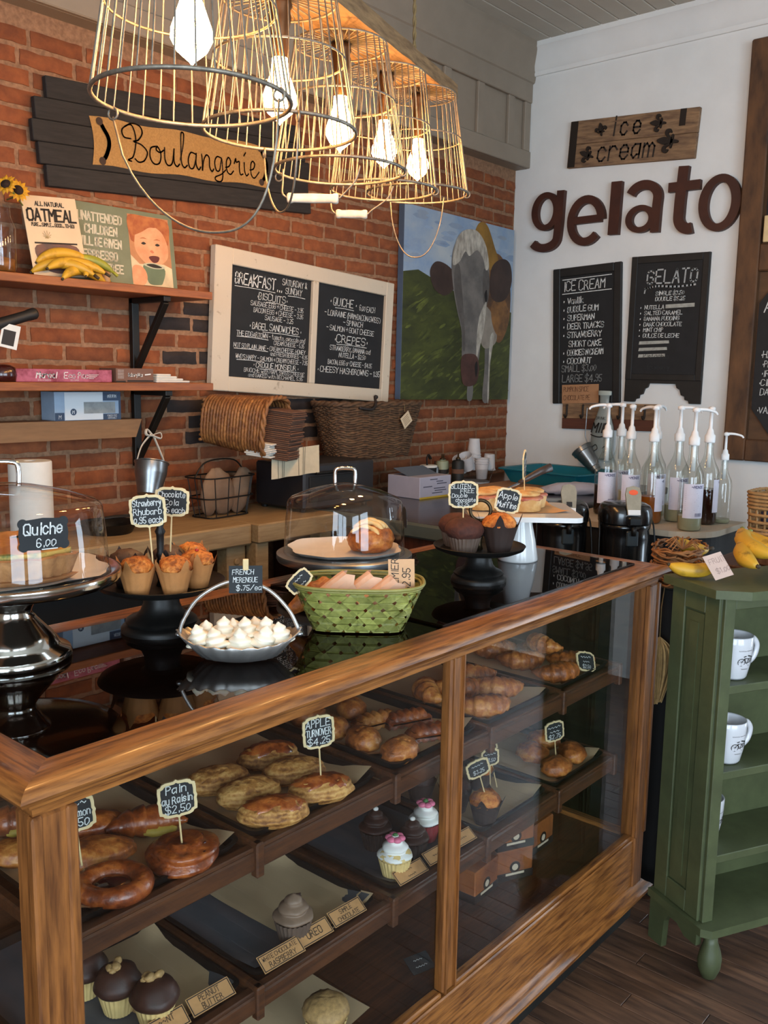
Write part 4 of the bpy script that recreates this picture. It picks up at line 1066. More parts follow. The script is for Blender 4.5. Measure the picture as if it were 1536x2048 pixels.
# --- white square cake stand with apple tarts
S5 = (2.108, 1.318)
m_porc = M('white_glazed_ceramic', 'd9d8d6', .18, coat=.3)
t = thing('cake_stand', 'white ceramic square plate on a flared pedestal', 'cake stand', (*S5, ZTR), -.86)
MB().lathe([(.054, 0), (.055, .004), (.051, .03), (.046, .06), (.038, .095), (.034, .118), (.036, .128)], 48).build('pedestal', m_porc, t, smooth=True)
a = .148; c = .028; P4 = []
for cx, cy, a0 in ((a-c, a-c, 0), (-a+c, a-c, 90), (-a+c, -a+c, 180), (a-c, -a+c, 270)):
    for k in range(7): an = radians(a0+k*15); P4.append((cx+c*cos(an), cy+c*sin(an)))
MB().prism(P4, .127, .140).build('plate', m_porc, t, auto=40)
ZW = ZTR+.140
tag(paper(.21, .20, 5, m_parch, .006).build('liner_paper', M('tan_liner', 'c89a68', .8, var=.08, scale=14), loc=(S5[0]+.02, S5[1]+.01, ZW), rot=(0, 0, -.7), smooth=True), 'tan paper beneath the apple tarts', 'paper')
m_tart = M('pale_tart_shell', 'd9b47a', .6, col2='b8884a', scale=30, bump=.2)
m_apple = M('pink_apple_slices', 'c98460', .5, col2='a04a38', scale=35, bump=.3)
def tart(label, dx, dy):
    t = thing('apple_tart', label, 'tart', (S5[0]+dx, S5[1]+dy, ZW+.003), dx*9, 'apple tarts on the white stand')
    MB().lathe([(.044, 0), (.046, .012), (.049, .030), (.047, .033), (.044, .030), (.0005, .029)], 44, rip=lambda a, i: 1+.012*sin(a*28)).build('shell', m_tart, t, auto=50)
    MB().lathe([(.047, .029), (.050, .033), (.046, .038), (.0005, .039)], 40, rip=lambda a, i: 1+.05*sin(a*7)+.02*sin(a*17)).build('apple_filling', m_apple, t, smooth=True)
    lump(MB(), .042, .042, .009, dx*50, .15, 3, (0, 0, .037), 26, 10).build('pastry_lid', M('toasted_lid', 'e2b878', .55, col2='c08748', scale=40, bump=.3), t, smooth=True)
tart('apple tart at the front corner of the white stand', -.018, -.025); tart('apple tart by the knife handle', .055, .005); tart('apple tart behind the ring handle', -.080, .072); tart('apple tart at the back of the white stand', -.008, .080)
price_sign('cream backed sign on stick seen edge on above the tarts', (S5[0]-.01, S5[1]-.02, ZW+.04), [('Apple', .1, .2), ('Tart', -.2, .2)], .06, .075, .055, .45, roll=.35)
t = thing('cake_knife', 'dark handled knife resting across the tarts', 'knife', mtx=Matrix.Translation((S5[0]+.01, S5[1]+.03, ZW+.060)) @ Matrix.Rotation(-.55, 4, 'Z') @ Matrix.Rotation(-.38, 4, 'Y'))
MB().box(-.03, .02, -.006, .006, -.001, .001).build('blade', m_silver, t)
MB().tube([(.02, 0, 0), (.05, 0, .003), (.09, 0, .006), (.125, 0, .004)], .008, 10, taper=lambda u: .75+.5*u, flat=1.2).build('handle', M('dark_knife_handle', '3a2a22', .4), t, smooth=True)
# ================================================================== HANGING BASKET LAMPS
m_wire = M('galvanised_basket_wire', '8f8577', .5, metal=.7, var=.3, scale=60, bump=.2)
m_socket = M('bronze_socket', '5a3d22', .45, metal=.7)
m_rough = M('rough_sawn_plank', '9c7a52', .85, col2='6f5234', scale=10, stretch=(1, 9, 9), bump=.4)
m_grip = M('painted_wood_grip', 'd8d0c0', .6, var=.12, scale=40)
m_rope = M('hemp_rope', '8a7048', .9, var=.2, scale=80, bump=.4)
mbulb, _n, _p = _nt('glowing_bulb')
_p.inputs['Base Color'].default_value = (1, .85, .6, 1); _p.inputs['Emission Color'].default_value = (1, .50, .16, 1); _p.inputs['Emission Strength'].default_value = BULB_STRENGTH
LA, LB = Vector((1.015, 1.31, 0)), Vector((2.38, 1.92, 0)); LD = (LB-LA).normalized(); LANG = math.atan2(LD.y, LD.x)
TOPZ = (2.27, 2.30, 2.335, 2.38, 2.43); RIMZ = (2.005, 2.045, 2.045, 2.07, 2.13); BOTZ = (2.07, 2.07, 2.10, 2.14, 2.18)
RR = (.166, .158, .160, .150, .163); RT = (.122, .116, .112, .112, .118)
LLB = ('wire basket lamp with a wide plain wire bail, nearest the Boulangerie sign', 'wire basket lamp with a plain wire bail overlapping a gripped one', 'wire basket lamp whose bail has a long white wooden grip', 'wire basket lamp whose bail has a short cream wooden grip', 'wire basket lamp at the plank end hanging in front of the cow painting')
CR, CF = Vector((.65, -.76, 0)), Vector((-.76, -.65, 0))
for i in range(5):
    p = LA.lerp(LB, i/4); zr = RIMZ[i]; zt = TOPZ[i]-zr; r0, r1 = RR[i], RT[i]
    t = thing('basket_lamp', LLB[i], 'lamp', (p.x, p.y, zr), 0, 'row of wire basket lamps')
    ringp = lambda r, z, n=56: [(r*cos(2*pi*k/n), r*sin(2*pi*k/n), z) for k in range(n)]
    MB().tube(ringp(r0, 0), .0038, 7, closed=True).build('rim', m_wire, t, smooth=True)
    MB().tube(ringp(r0*.45+r1*.55, zt*.55), .0022, 6, closed=True).build('hoop', m_wire, t, smooth=True)
    MB().tube(ringp(r1, zt), .0025, 6, closed=True).build('top_ring', m_wire, t, smooth=True)
    nw = 34
    wm = MB().tube([(r0, 0, -.003), (r0*.999, 0, .006), (r1, 0, zt), (r1*.96, 0, zt+.004), (.018, 0, zt+.006)], .0016, 5).mesh('wire', m_wire, True)
    jr = random.Random(i)
    for k in range(nw): link('wire', wm, t, (0, 0, 0), (0, 0, 2*pi*k/nw+jr.uniform(-.03, .03)))
    # socket and bulb
    zb = BOTZ[i]-zr
    s = MB().lathe([(.022, zt+.004), (.026, zt-.012), (.021, zt-.02), (.024, zt-.035), (.019, zt-.055), (.0165, zb+.118)], 20).build('socket', m_socket, t, smooth=True)
    b = MB().lathe([(.0005, zb-.012), (.0045, zb-.006), (.012, zb), (.026, zb+.012), (.0355, zb+.030), (.0345, zb+.046), (.026, zb+.070), (.018, zb+.092), (.0155, zb+.120)], 20).build('bulb', mbulb, s, smooth=True)
    # bail
    ad = (CR*.33+CF*.94).normalized() if i == 1 else (CR*.93+CF*(.38 if i == 0 else .25)).normalized()
    E0, E1 = -ad*r0, ad*r0
    for e in (E0, E1):
        k = Matrix.Translation((e.x, e.y, -.008)) @ Matrix.Rotation(math.atan2(ad.y, ad.x), 4, 'Z')
        MB().tube([(.010*cos(a), 0, .010*sin(a)) for a in [2*pi*j/14 for j in range(14)]], .0022, 6, k, closed=True).build('bail_eye', m_wire, t, smooth=True)
    if i in (0, 1, 4):
        dr = (.205, .150, .185)[(0, 1, 4).index(i)]; sh = (.30, .25, .0)[(0, 1, 4).index(i)]
        sw = 1.0 if i < 4 else .55
        pts = []
        for j in range(29):
            u = -1+2*j/28; d = E1*(u*sw + (0 if sw == 1 else .15)*0)
            q = E1*(u*sw) + E1*(sh*(1-u*u))
            pts.append((q.x, q.y, -.014-dr*max(0, 1-abs(u)**2.3)**.62))
        MB().tube(pts, .0022, 6).build('bail', m_wire, t, smooth=True)
    else:
        gl = (.062, .044)[i-2]; gz = -.075 if i == 2 else -.075
        off = CF*.05 + CR*(-.062 if i == 2 else -.088)
        for sg in (-1, 1):
            a0 = E1*(sg*.62)+off*.7; a1 = CR*(sg*(gl+.012))+off
            MB().tube(smooth_pts([(a0.x, a0.y, 0), (a0.x*.7+a1.x*.3, a0.y*.7+a1.y*.3, gz*.45), (a1.x, a1.y, gz*.85), (a1.x-CR.x*sg*.012, a1.y-CR.y*sg*.012, gz)], 5, False), .0024, 6).build('bail', m_wire, t, smooth=True)
        k = Matrix.Translation((off.x, off.y, gz)) @ Matrix.Rotation(math.atan2(CR.y, CR.x), 4, 'Z') @ Matrix.Rotation(pi/2, 4, 'Y')
        MB().lathe([(.010, -gl), (.0125, -gl+.004), (.0125, -gl+.010), (.0105, -gl+.016), (.0115, 0), (.0105, gl-.016), (.0125, gl-.010), (.0125, gl-.004), (.010, gl)], 16, k).build('bail_grip', m_grip, t, smooth=True)
# plank the lamps hang from, with ropes to the ceiling
slope = (TOPZ[4]-TOPZ[0]+.01)/(LB-LA).length
km = Matrix.Translation((LA.x, LA.y, TOPZ[0]+.012)) @ Matrix.Rotation(LANG, 4, 'Z') @ Matrix.Rotation(-math.atan(slope), 4, 'Y')
t = thing('lamp_plank', 'rough wooden plank that carries the row of basket lamps', 'plank', mtx=km)
mb = MB(); L = (LB-LA).length
def pl(u, v):
    return (-.22+u*(L+.46), (-.075+.006*noise.noise(Vector((u*14, 1, 0)))) if v < .5 else (.075+.006*noise.noise(Vector((u*14, 5, 0)))), 0)
n = 60; V = []; F = []
for j in range(n+1):
    for v in (0, 1):
        x, y, z = pl(j/n, v); V += [(x, y, 0), (x, y, .045+.003*noise.noise(Vector((x*9, y*9, 1))))]
for j in range(n):
    b = j*4; F += [(b, b+4, b+5, b+1)[::-1], (b+2, b+3, b+7, b+6)[::-1], (b, b+2, b+6, b+4), (b+1, b+5, b+7, b+3)]
F += [(0, 1, 3, 2), (n*4, n*4+2, n*4+3, n*4+1)]; mb.add(V, F); mb.build('plank', m_rough, t)
for xo in (.30, L-.05):
    P0 = km @ Vector((xo, 0, .045)); inv = km.inverted()
    top = Vector((P0.x-.02, P0.y, ZC))
    mb = MB(); pts = [P0.lerp(top, k/60) for k in range(61)]
    for ph in (0, pi): mb.tube([tuple(inv @ (q+Vector((.003*cos(k*1.1+ph), .003*sin(k*1.1+ph), 0)))) for k, q in enumerate(pts)], .0038, 5)
    mb.build('rope', m_rope, t, smooth=True)

# ================================================================== ON THE BRICK WALL
YW = YB-.016
m_dark = M('charcoal_stained_board', '2b2725', .8, col2='1d1a19', scale=12, stretch=(1, 8, 8), bump=.2)
m_burlap = M('burlap', 'a8804a', .9, var=.15, scale=160, bump=.6)
m_scroll = M('brown_scroll_paint', '3a2a20', .8)
# Boulangerie sign: five offset boards with a burlap panel
t = thing('bakery_sign', 'charcoal plank sign with burlap panel lettered Boulangerie', 'sign', mtx=face_mtx((1.568, YW, 2.128), *BRICK_FACE, .066))
for k, (x0, x1) in enumerate(((.02, 1.20), (.0, 1.19), (-.015, 1.20), (.0, 1.18), (.045, 1.16))):
    MB().box(x0, x1, k*.067, k*.067+.0655, 0, .022, .002).build('board', m_dark, t)
bw, bh = .775, .152; bx, by = .186, .082
mb = MB(); mb.grid(lambda u, v: (bx+bw*u+.012*sin(v*3.0)*(1-u), by+bh*v+.004*sin(u*17), .0245+.001*sin(u*9)*sin(v*7)), 20, 8); mb.build('burlap_panel', m_burlap, t)
mb = MB()
def sc(xc, flip):
    q = [(xc, by+bh*.93), (xc+flip*.012, by+bh*.80), (xc+flip*.028, by+bh*.62), (xc+flip*.030, by+bh*.45), (xc+flip*.018, by+bh*.25), (xc+flip*.004, by+bh*.12)]
    stroke(mb, smooth_pts(q, 5, False), .014, .0266)
    for yy in (.92, .10): mb.poly([(xc+.013*cos(a), by+bh*yy+.013*sin(a)) for a in [2*pi*k/12 for k in range(12)]], .0267)
sc(bx+.038, 1); mb.build('scroll_motif', m_scroll, t); mb = MB(); sc(bx+bw-.032, 1); mb.build('scroll_motif', m_scroll, t)
# cursive word drawn stroke by stroke (traced proportions, panel units)
def cur(*pts): return smooth_pts([(bx+bw*x, by+bh*y) for x, y in pts], 6, False)
mb = MB()
WORD = [
    [(.200, .60), (.165, .62), (.160, .78), (.205, .90), (.225, .70), (.222, .45), (.205, .22), (.180, .14), (.195, .12)],
    [(.175, .84), (.21, .93), (.25, .90), (.262, .76), (.240, .60), (.215, .55), (.255, .50), (.282, .36), (.265, .18), (.235, .12), (.215, .18)],
    [(.330, .52), (.302, .46), (.296, .26), (.315, .13), (.345, .17), (.355, .38), (.338, .52), (.332, .44), (.352, .40), (.372, .46)],
    [(.378, .52), (.376, .26), (.390, .14), (.412, .18), (.424, .36), (.430, .52), (.426, .25), (.440, .14), (.456, .20)],
    [(.462, .30), (.482, .62), (.490, .88), (.476, .90), (.470, .60), (.468, .26), (.482, .14), (.500, .20)],
    [(.552, .48), (.525, .50), (.508, .34), (.514, .16), (.535, .16), (.552, .36), (.556, .50), (.552, .26), (.565, .14), (.578, .20)],
    [(.588, .50), (.590, .30), (.588, .14), (.598, .36), (.616, .50), (.632, .44), (.632, .24), (.644, .14), (.656, .20)],
    [(.706, .48), (.680, .50), (.664, .36), (.672, .18), (.692, .20), (.708, .46), (.710, .10), (.698, -.06), (.668, -.06), (.664, .02), (.700, .10), (.730, .22)],
    [(.730, .28), (.752, .32), (.764, .44), (.750, .52), (.736, .40), (.738, .20), (.758, .13), (.778, .22)],
    [(.786, .40), (.796, .52), (.800, .44), (.818, .46), (.816, .30), (.822, .16), (.838, .18)],
    [(.850, .46), (.850, .26), (.860, .15), (.874, .20)], [(.850, .62), (.862, .70)],
    [(.884, .30), (.908, .34), (.918, .46), (.905, .52), (.892, .42), (.892, .20), (.912, .12), (.945, .28)]]
for st in WORD: stroke(mb, cur(*[(x, y+.06) for x, y in st]), .0048, .0268)
mb.build('cursive_lettering', M('scorched_brown_paint', '3b2a1e', .8), t)

# framed chalkboard made from an old window sash
m_peel = M('peeling_white_paint', 'c9bba6', .75, col2='8d7c68', scale=26, bump=.4, ramp=(.22, .36))
t = thing('menu_board', 'chalkboard breakfast menu in a peeling white window frame', 'chalkboard', mtx=face_mtx((2.225, YW, 1.482), *BRICK_FACE, -.055))
BWd, BHt = 1.045, .545
for nm, (a, b, c, d) in (('left_stile', (0, .085, 0, BHt)), ('right_stile', (BWd-.052, BWd, 0, BHt)), ('top_rail', (.085, BWd-.052, BHt-.062, BHt)), ('bottom_rail', (.085, BWd-.052, 0, .058)), ('centre_bar', (.523, .556, .058, BHt-.062))):
    MB().box(a, b, c, d, 0, .032, .003).build(nm, m_peel, t)
for a, b in ((.085, .523), (.556, BWd-.052)): bs = MB().box(a, b, .058, BHt-.062, .004, .016).build('slate', m_slate, t)
for yy in (.12, .40): MB().box(BWd, BWd+.014, yy, yy+.022, .004, .02, .002).build('hinge', m_border, t)
mb = MB(); Z0 = .0165
L1 = .304
def ul(x0, x1, y): stroke(mb, [(x0, y), ((x0+x1)/2, y+.002), (x1, y)], .0022, Z0)
lx = lambda p: (p-192)/353*.438+.085
rx_ = lambda p: (p-575)/295*.437+.556
for tx, a_, b_, y, h, w_ in (('BREAKFAST', 213, 385, .418, .042, .0046), ('...', 388, 415, .414, .03, .004), ('SATURDAY &', 413, 528, .446, .024, .0024), ('SUNDAY', 428, 505, .413, .024, .0024), ('*BISCUITS*', 305, 440, .372, .026, .0028),
        ('SAUSAGE EGG + CHEESE - 3.95', 280, 515, .345, .018, None), ('BACON EGG + CHEESE - 3.95', 293, 515, .320, .018, None), ('SAUSAGE - 3.25', 342, 470, .295, .018, None), ('* BAGEL SANDWICHES *', 278, 508, .254, .026, .0026),
        ('THE EDGARTOWN - tomato, avocado and', 226, 528, .222, .018, None), ('CREAM CHEESE - 5.95', 385, 525, .201, .016, None), ('NOT SO PLAIN JANE - CREAM CHEESE, HONEY', 216, 532, .175, .017, None), ('and FRESH BERRIES - 4.95', 372, 542, .156, .016, None),
        ("WHO'S HAPPY - SALMON + CREAM CHEESE - 7.95", 226, 544, .132, .017, None), ('* CROQUE MONSIEUR *', 300, 502, .104, .020, .0024), ('BRIOCHE with HAM, SWISS CHEESE', 262, 532, .083, .015, None), ('and BAKED with BECHAMEL 5.95', 280, 525, .0645, .0145, None)):
    fit(mb, tx, lx(a_), lx(b_), y, h, w_, Z0)
for a_, b_, y in ((213, 382, .408), (440, 518, .405), (345, 435, .365), (335, 500, .246), (228, 360, .217), (218, 360, .170), (230, 345, .127), (318, 495, .098)): ul(lx(a_), lx(b_), y)
for tx, a_, b_, y, h, w_ in (('* QUICHE *', 632, 748, .402, .032, .003), ('6.00 EACH', 760, 832, .398, .024, .0022), ('- LORRAINE (HAM*BACON*SWISS)', 612, 860, .356, .023, None), ('- SPINACH', 692, 780, .325, .022, None), ('- SALMON + GOAT CHEESE', 622, 832, .294, .022, None),
        ('*CREPES*', 656, 806, .245, .034, .0034), ('STRAWBERRY, BANANA and', 640, 820, .210, .020, None), ('NUTELLA - $2.50', 680, 800, .183, .020, None), ('BACON, EGG or CHEESE - $4.95', 634, 830, .149, .019, None), ('* CHEESY HASHBROWNS - 1.95', 592, 870, .112, .024, .0026)):
    fit(mb, tx, rx_(a_), rx_(b_), y, h, w_, Z0)
for a_, b_, y in ((655, 735, .392), (668, 800, .237)): ul(rx_(a_), rx_(b_), y)
mb.build('chalk_lettering', m_chalk, t)

# cow painting
PW, PH = .928, .902
t = thing('cow_painting', 'canvas painting of a white faced brown cow on a green hill', 'painting', mtx=face_mtx((3.350, YW, 1.436), *BRICK_FACE, -.008))
m_sky = M('painted_sky', '6f8fb5', .6, col2='a9b3ba', scale=5, ramp=(.3, .75))
m_hill = M('painted_hill', '454c1e', .65, col2='262b12', scale=6, stretch=(1, 2.5, 1), ramp=(.3, .7))
MB().box(0, PW, 0, PH, 0, .035, .002).build('canvas', M('canvas_edge', '4b5c74', .8, var=.1, scale=10), t)
def art(name, pts, mat, lay, n=6, sm=True):
    q = [(x*PW, y*PH) for x, y in pts]
    MB().poly(smooth_pts(q, n) if sm else q, .0352+lay*.0003).build(name, mat, t)
art('painted_sky', [(0, .0), (1, 0), (1, 1), (0, 1)], m_sky, 0, sm=False)
art('painted_hill', [(0, 0), (1, 0), (1, .52), (.72, .55), (.5, .58), (.3, .63), (.12, .68), (0, .66)], m_hill, 1, sm=False)
rr = random.Random(21); mb = MB()
for k in range(220):
    gx, gy = rr.random(), rr.random()*.6; l_ = rr.uniform(.02, .07); w_ = rr.uniform(.004, .012); an = .45+rr.uniform(-.25, .25)
    if gy > .60-.1*gx: continue
    c_, s_ = cos(an), sin(an); pts = [(gx*PW+l_*u*c_-w_*v*s_, gy*PH+l_*u*s_+w_*v*c_) for u, v in ((-1, 0), (-.4, .8), (.5, .7), (1, 0), (.5, -.7), (-.4, -.8))]
    mb.poly([(min(PW-.002, max(.002, x)), min(PH, max(.002, y))) for x, y in pts], .0352+.0005+.0000008*k)
mb.build('painted_grass_strokes', M('painted_grass_strokes', '535a22', .65, col2='33391a', scale=14, isl=.45), t, kind='stuff')
mb = MB()
for k in range(40):
    gx, gy = rr.random(), .70+.28*rr.random(); l_ = rr.uniform(.03, .08)
    mb.poly([(min(PW-.002, max(.002, gx*PW+l_*x)), min(PH-.002, gy*PH+l_*.3*y)) for x, y in ((-1, 0), (-.5, .7), (.4, .8), (1, .1), (.5, -.6), (-.5, -.5))], .0352+.00012+.0000008*k)
mb.build('painted_clouds', M('painted_cloud_strokes', '9aa6b2', .6, col2='7f97b5', scale=9, isl=.15), t, kind='stuff')
m_cowb = M('painted_brown_hide', '7d5530', .65, col2='3d2c22', scale=7, ramp=(.3, .6))
m_cowd = M('painted_dark_hide', '3a2a24', .65, var=.25, scale=10)
m_cowg = M('painted_grey_face', '7b756f', .65, col2='5b5855', scale=9)
m_cowt = M('painted_white_tuft', 'c9c2b4', .7, col2='8c857a', scale=40, stretch=(1, .4, 1))
art('painted_body', [(.70, .80), (.86, .84), (.97, .70), (.98, .48), (.90, .34), (.80, .36), (.74, .30), (.68, .42), (.62, .60)], m_cowb, 3)
art('painted_leg', [(.745, .36), (.80, .36), (.79, .18), (.80, .0), (.735, .0), (.745, .18)], m_cowg, 4)
art('painted_leg_light', [(.79, .36), (.83, .38), (.80, .20), (.80, .0), (.785, .0), (.785, .2)], m_cowt, 4.5)
art('painted_chest', [(.66, .55), (.80, .50), (.86, .36), (.78, .30), (.70, .33)], M('painted_grey_chest', '8f867a', .65, var=.2, scale=8), 4.2)
art('painted_horn_poll', [(.60, .90), (.64, .99), (.72, .99), (.80, .88), (.84, .80), (.74, .74), (.66, .80)], M('painted_tan_poll', '8f6a2c', .65, var=.25, scale=8), 5)
art('painted_ear', [(.78, .76), (.88, .82), (.965, .80), (.99, .70), (.94, .60), (.84, .57), (.77, .62)], m_cowd, 6)
art('painted_ear', [(.215, .68), (.26, .735), (.34, .735), (.42, .70), (.45, .64), (.40, .585), (.33, .565), (.25, .60)], m_cowd, 6)
art('painted_face', [(.42, .84), (.50, .92), (.62, .93), (.72, .86), (.755, .74), (.76, .60), (.72, .48), (.70, .36), (.68, .22), (.62, .14), (.54, .15), (.52, .24), (.51, .38), (.46, .50), (.42, .62), (.40, .74)], m_cowg, 7)
art('painted_face_shade', [(.43, .72), (.47, .74), (.50, .62), (.53, .45), (.55, .30), (.53, .28), (.51, .40), (.47, .50), (.43, .62)], M('painted_face_shadow', '57524e', .65, var=.2, scale=14), 7.6)
art('painted_cheek', [(.70, .74), (.755, .72), (.76, .60), (.73, .52), (.70, .60)], M('painted_face_shadow', '57524e'), 7.6)
art('painted_brown_patch', [(.80, .56), (.90, .60), (.97, .52), (.95, .40), (.86, .38), (.80, .46)], M('painted_tan_patch', '9a6a38', .65, col2='5d4026', scale=10), 4.4)
art('painted_blaze', [(.70, .52), (.74, .56), (.72, .40), (.68, .28), (.66, .22), (.655, .34), (.67, .46)], m_cowt, 8)
art('painted_tuft', [(.41, .74), (.43, .86), (.50, .93), (.62, .945), (.71, .88), (.75, .77), (.72, .74), (.69, .80), (.63, .84), (.56, .80), (.52, .82), (.47, .76)], m_cowt, 9)
art('painted_muzzle', [(.52, .24), (.58, .26), (.66, .25), (.69, .18), (.67, .10), (.60, .075), (.54, .09), (.515, .16)], M('painted_brown_muzzle', '4b302a', .6, var=.3, scale=14), 9)
art('painted_nostril', [(.645, .19), (.665, .22), (.675, .17), (.66, .13)], M('painted_black', '171414', .7), 10)
art('painted_eye', [(.715, .60), (.735, .63), (.745, .58), (.73, .56)], M('painted_black', '171414'), 10)
art('painted_leg', [(.585, .08), (.635, .08), (.63, 0), (.585, 0)], M('painted_shadow_grey', '6c6a66', .65), 8)

# ------------------------------------------------------------------ shelves on brackets
m_shelf = M('orange_stained_shelf', '9a5a2c', .5, col2='7a4220', scale=9, stretch=(1, 9, 9), bump=.08)
YS = 2.60
for zt_, lb in ((1.8285, 'upper orange stained wall shelf with the bananas and tin signs'), (1.5115, 'middle orange stained wall shelf with the paper boxes')):
    t = thing('wall_shelf', lb, 'shelf', (1.4, YS, zt_))
    MB().box(-.35, .69, 0, YB-YS-.012, -.0265, 0, .002).build('board', m_shelf, t)
    m_brk = M('black_iron_bracket', '16130f', .5, metal=.3)
    for bx_ in (.506, -.12):
        mb = MB(); y1 = YB-YS-.012
        mb.box(bx_-.014, bx_+.014, y1-.022, y1, -.30, -.0265, .002).box(bx_-.014, bx_+.014, .01, y1, -.045, -.0265, .002)
        d = Vector((0, y1-.018-.02, -.27+.035)); k = Matrix.Translation((bx_, .022, -.045)) @ Matrix.Rotation(math.atan2(d.z, d.y), 4, 'X')
        mb.box(-.012, .012, 0, d.length, -.009, .009, .002, k)
        mb.build('bracket', m_brk, t)
t = thing('wall_ledge', 'plain brown wooden ledge low on the brick wall', 'shelf', (1.2, 2.715, 1.385))
mb = MB(); mb.prism([(-.2, 0), (.665, 0), (.640, -.062), (-.2, -.062)], 0, .098, Matrix(((1, 0, 0, 0), (0, 0, 1, 0), (0, 1, 0, 0), (0, 0, 0, 1)))); mb.build('beam', M('dull_brown_wood', '7d5c3c', .7, var=.12, scale=9, stretch=(1, 8, 8)), t)

# oatmeal tin sign, leaning on the wall
ZS1 = 1.8285
t = thing('oatmeal_sign', 'cream tin sign lettered All Natural Oatmeal', 'sign', mtx=face_mtx((1.458, 2.662, ZS1), (1, 0, 0), (0, .14, 1), .075))
m_tin = M('cream_tin', 'cbb596', .5, var=.06, scale=9)
MB().box(0, .185, 0, .245, -.002, 0, .0008).build('plate', m_tin, t)
mb = MB(); write(mb, 'ALL NATURAL', .092, .215, .012, align='c', z=.001, jit=.05, wx=.9, w=.0025); write(mb, 'OATMEAL', .095, .170, .034, align='c', z=.001, jit=.05, wx=.80, w=.0062)
write(mb, 'PURE... SIMPLE... GOOD... TO-GO!', .093, .153, .010, align='c', z=.001, jit=.05, wx=.70, w=.002)
mb.box(.02, .165, .100, .105, .0004, .0008); mb.build('black_print', m_ink, t)
mb = MB(); 
for k in range(9): a = k*.7; stroke(mb, [(.065, .118), (.065+.014*cos(a), .128+.012*sin(a))], .0018, .001)
mb.build('grain_sprig', M('faint_tan_print', 'a08a60', .7), t)
MB().poly(smooth_pts([(.025, .095), (.16, .095), (.15, .03), (.09, .01), (.035, .03)], 5), .0008).build('bowl_print', M('bowl_print_grey', '3f3a3c', .6, col2='6d4a40', scale=20), t)
# green espresso tin sign
t = thing('espresso_sign', 'green tin sign about unattended children with a child portrait', 'sign', mtx=face_mtx((1.605, 2.705, ZS1), (1, 0, 0), (0, .12, 1), .0))
m_grn = M('sage_green_tin', '66705a', .5, var=.1, scale=14)
MB().box(0, .415, 0, .262, -.002, 0, .0008).build('plate', m_grn, t)
mb = MB()
for s, x, y, h in (('UNATTENDED', .128, .205, .026), ('CHILDREN', .128, .165, .026), ('WILL BE GIVEN', .122, .125, .026), ('ESPRESSO', .118, .083, .026), ('AND A FREE', .128, .043, .026)):
    write(mb, s, x, y, h, align='c', z=.0006, jit=.05, wx=.72 if len(s) < 11 else .66, w=.0052)
mb.build('cream_print', M('cream_print', 'c3bda6', .6), t)
def por(name, pts, mat, lay, sm=True):
    q = [(.232+.165*x, .012+.235*y) for x, y in pts]
    MB().poly(smooth_pts(q, 5) if sm else q, .0006+lay*.0002).build(name, mat, t)
m_hair = M('print_auburn', '8f4526', .7, col2='b06a3a', scale=30)
m_skin = M('print_peach', 'd8a67c', .7, col2='c88860', scale=16)
por('portrait_ground', [(0, 0), (1, 0), (1, 1), (0, 1)], M('print_ground', 'b07a52', .7, var=.15, scale=16), 0, False)
por('portrait_hair', [(.02, .98), (.5, .99), (.98, .96), (.97, .66), (.85, .62), (.15, .60), (.02, .70)], m_hair, 1)
por('portrait_face', [(.12, .62), (.22, .80), (.52, .88), (.80, .80), (.93, .62), (.92, .44), (.75, .33), (.5, .28), (.28, .36), (.14, .48)], m_skin, 2)
por('portrait_fringe', [(.10, .72), (.20, .95), (.6, .97), (.68, .86), (.50, .84), (.30, .76)], m_hair, 3)
for x in (.34, .68): por('portrait_eye', [(x-.06, .60), (x, .625), (x+.06, .605), (x, .585)], m_ink, 3)
for x in (.34, .68): por('portrait_brow', [(x-.09, .665), (x, .69), (x+.09, .67), (x, .675)], m_hair, 3)
por('portrait_nose', [(.48, .50), (.53, .52), (.58, .49), (.53, .475)], M('print_rose', 'c0704e', .7), 3)
por('portrait_mouth', [(.44, .41), (.55, .44), (.70, .43), (.66, .36), (.54, .34)], M('print_dark_lip', '5a2420', .7), 3)
por('portrait_shirt', [(0, 0), (1, 0), (1, .28), (.8, .33), (.2, .30), (0, .42)], M('print_cream_shirt', 'cbb893', .7, var=.15, scale=20), 2.5, False)
por('portrait_cup', [(.30, .30), (.80, .27), (.74, .06), (.64, .02), (.44, .02), (.36, .08)], M('print_green_cup', '5d6e55', .6, var=.1, scale=20), 4)
por('portrait_cup_rim', [(.28, .30), (.55, .335), (.83, .28), (.55, .25)], M('print_pale_rim', 'a9ab92', .6), 5)
por('portrait_coffee', [(.36, .30), (.55, .32), (.75, .28), (.55, .265)], m_ink, 6)
por('portrait_hand', [(.02, .24), (.18, .28), (.32, .22), (.36, .10), (.26, .0), (.02, .0)], m_skin, 5)
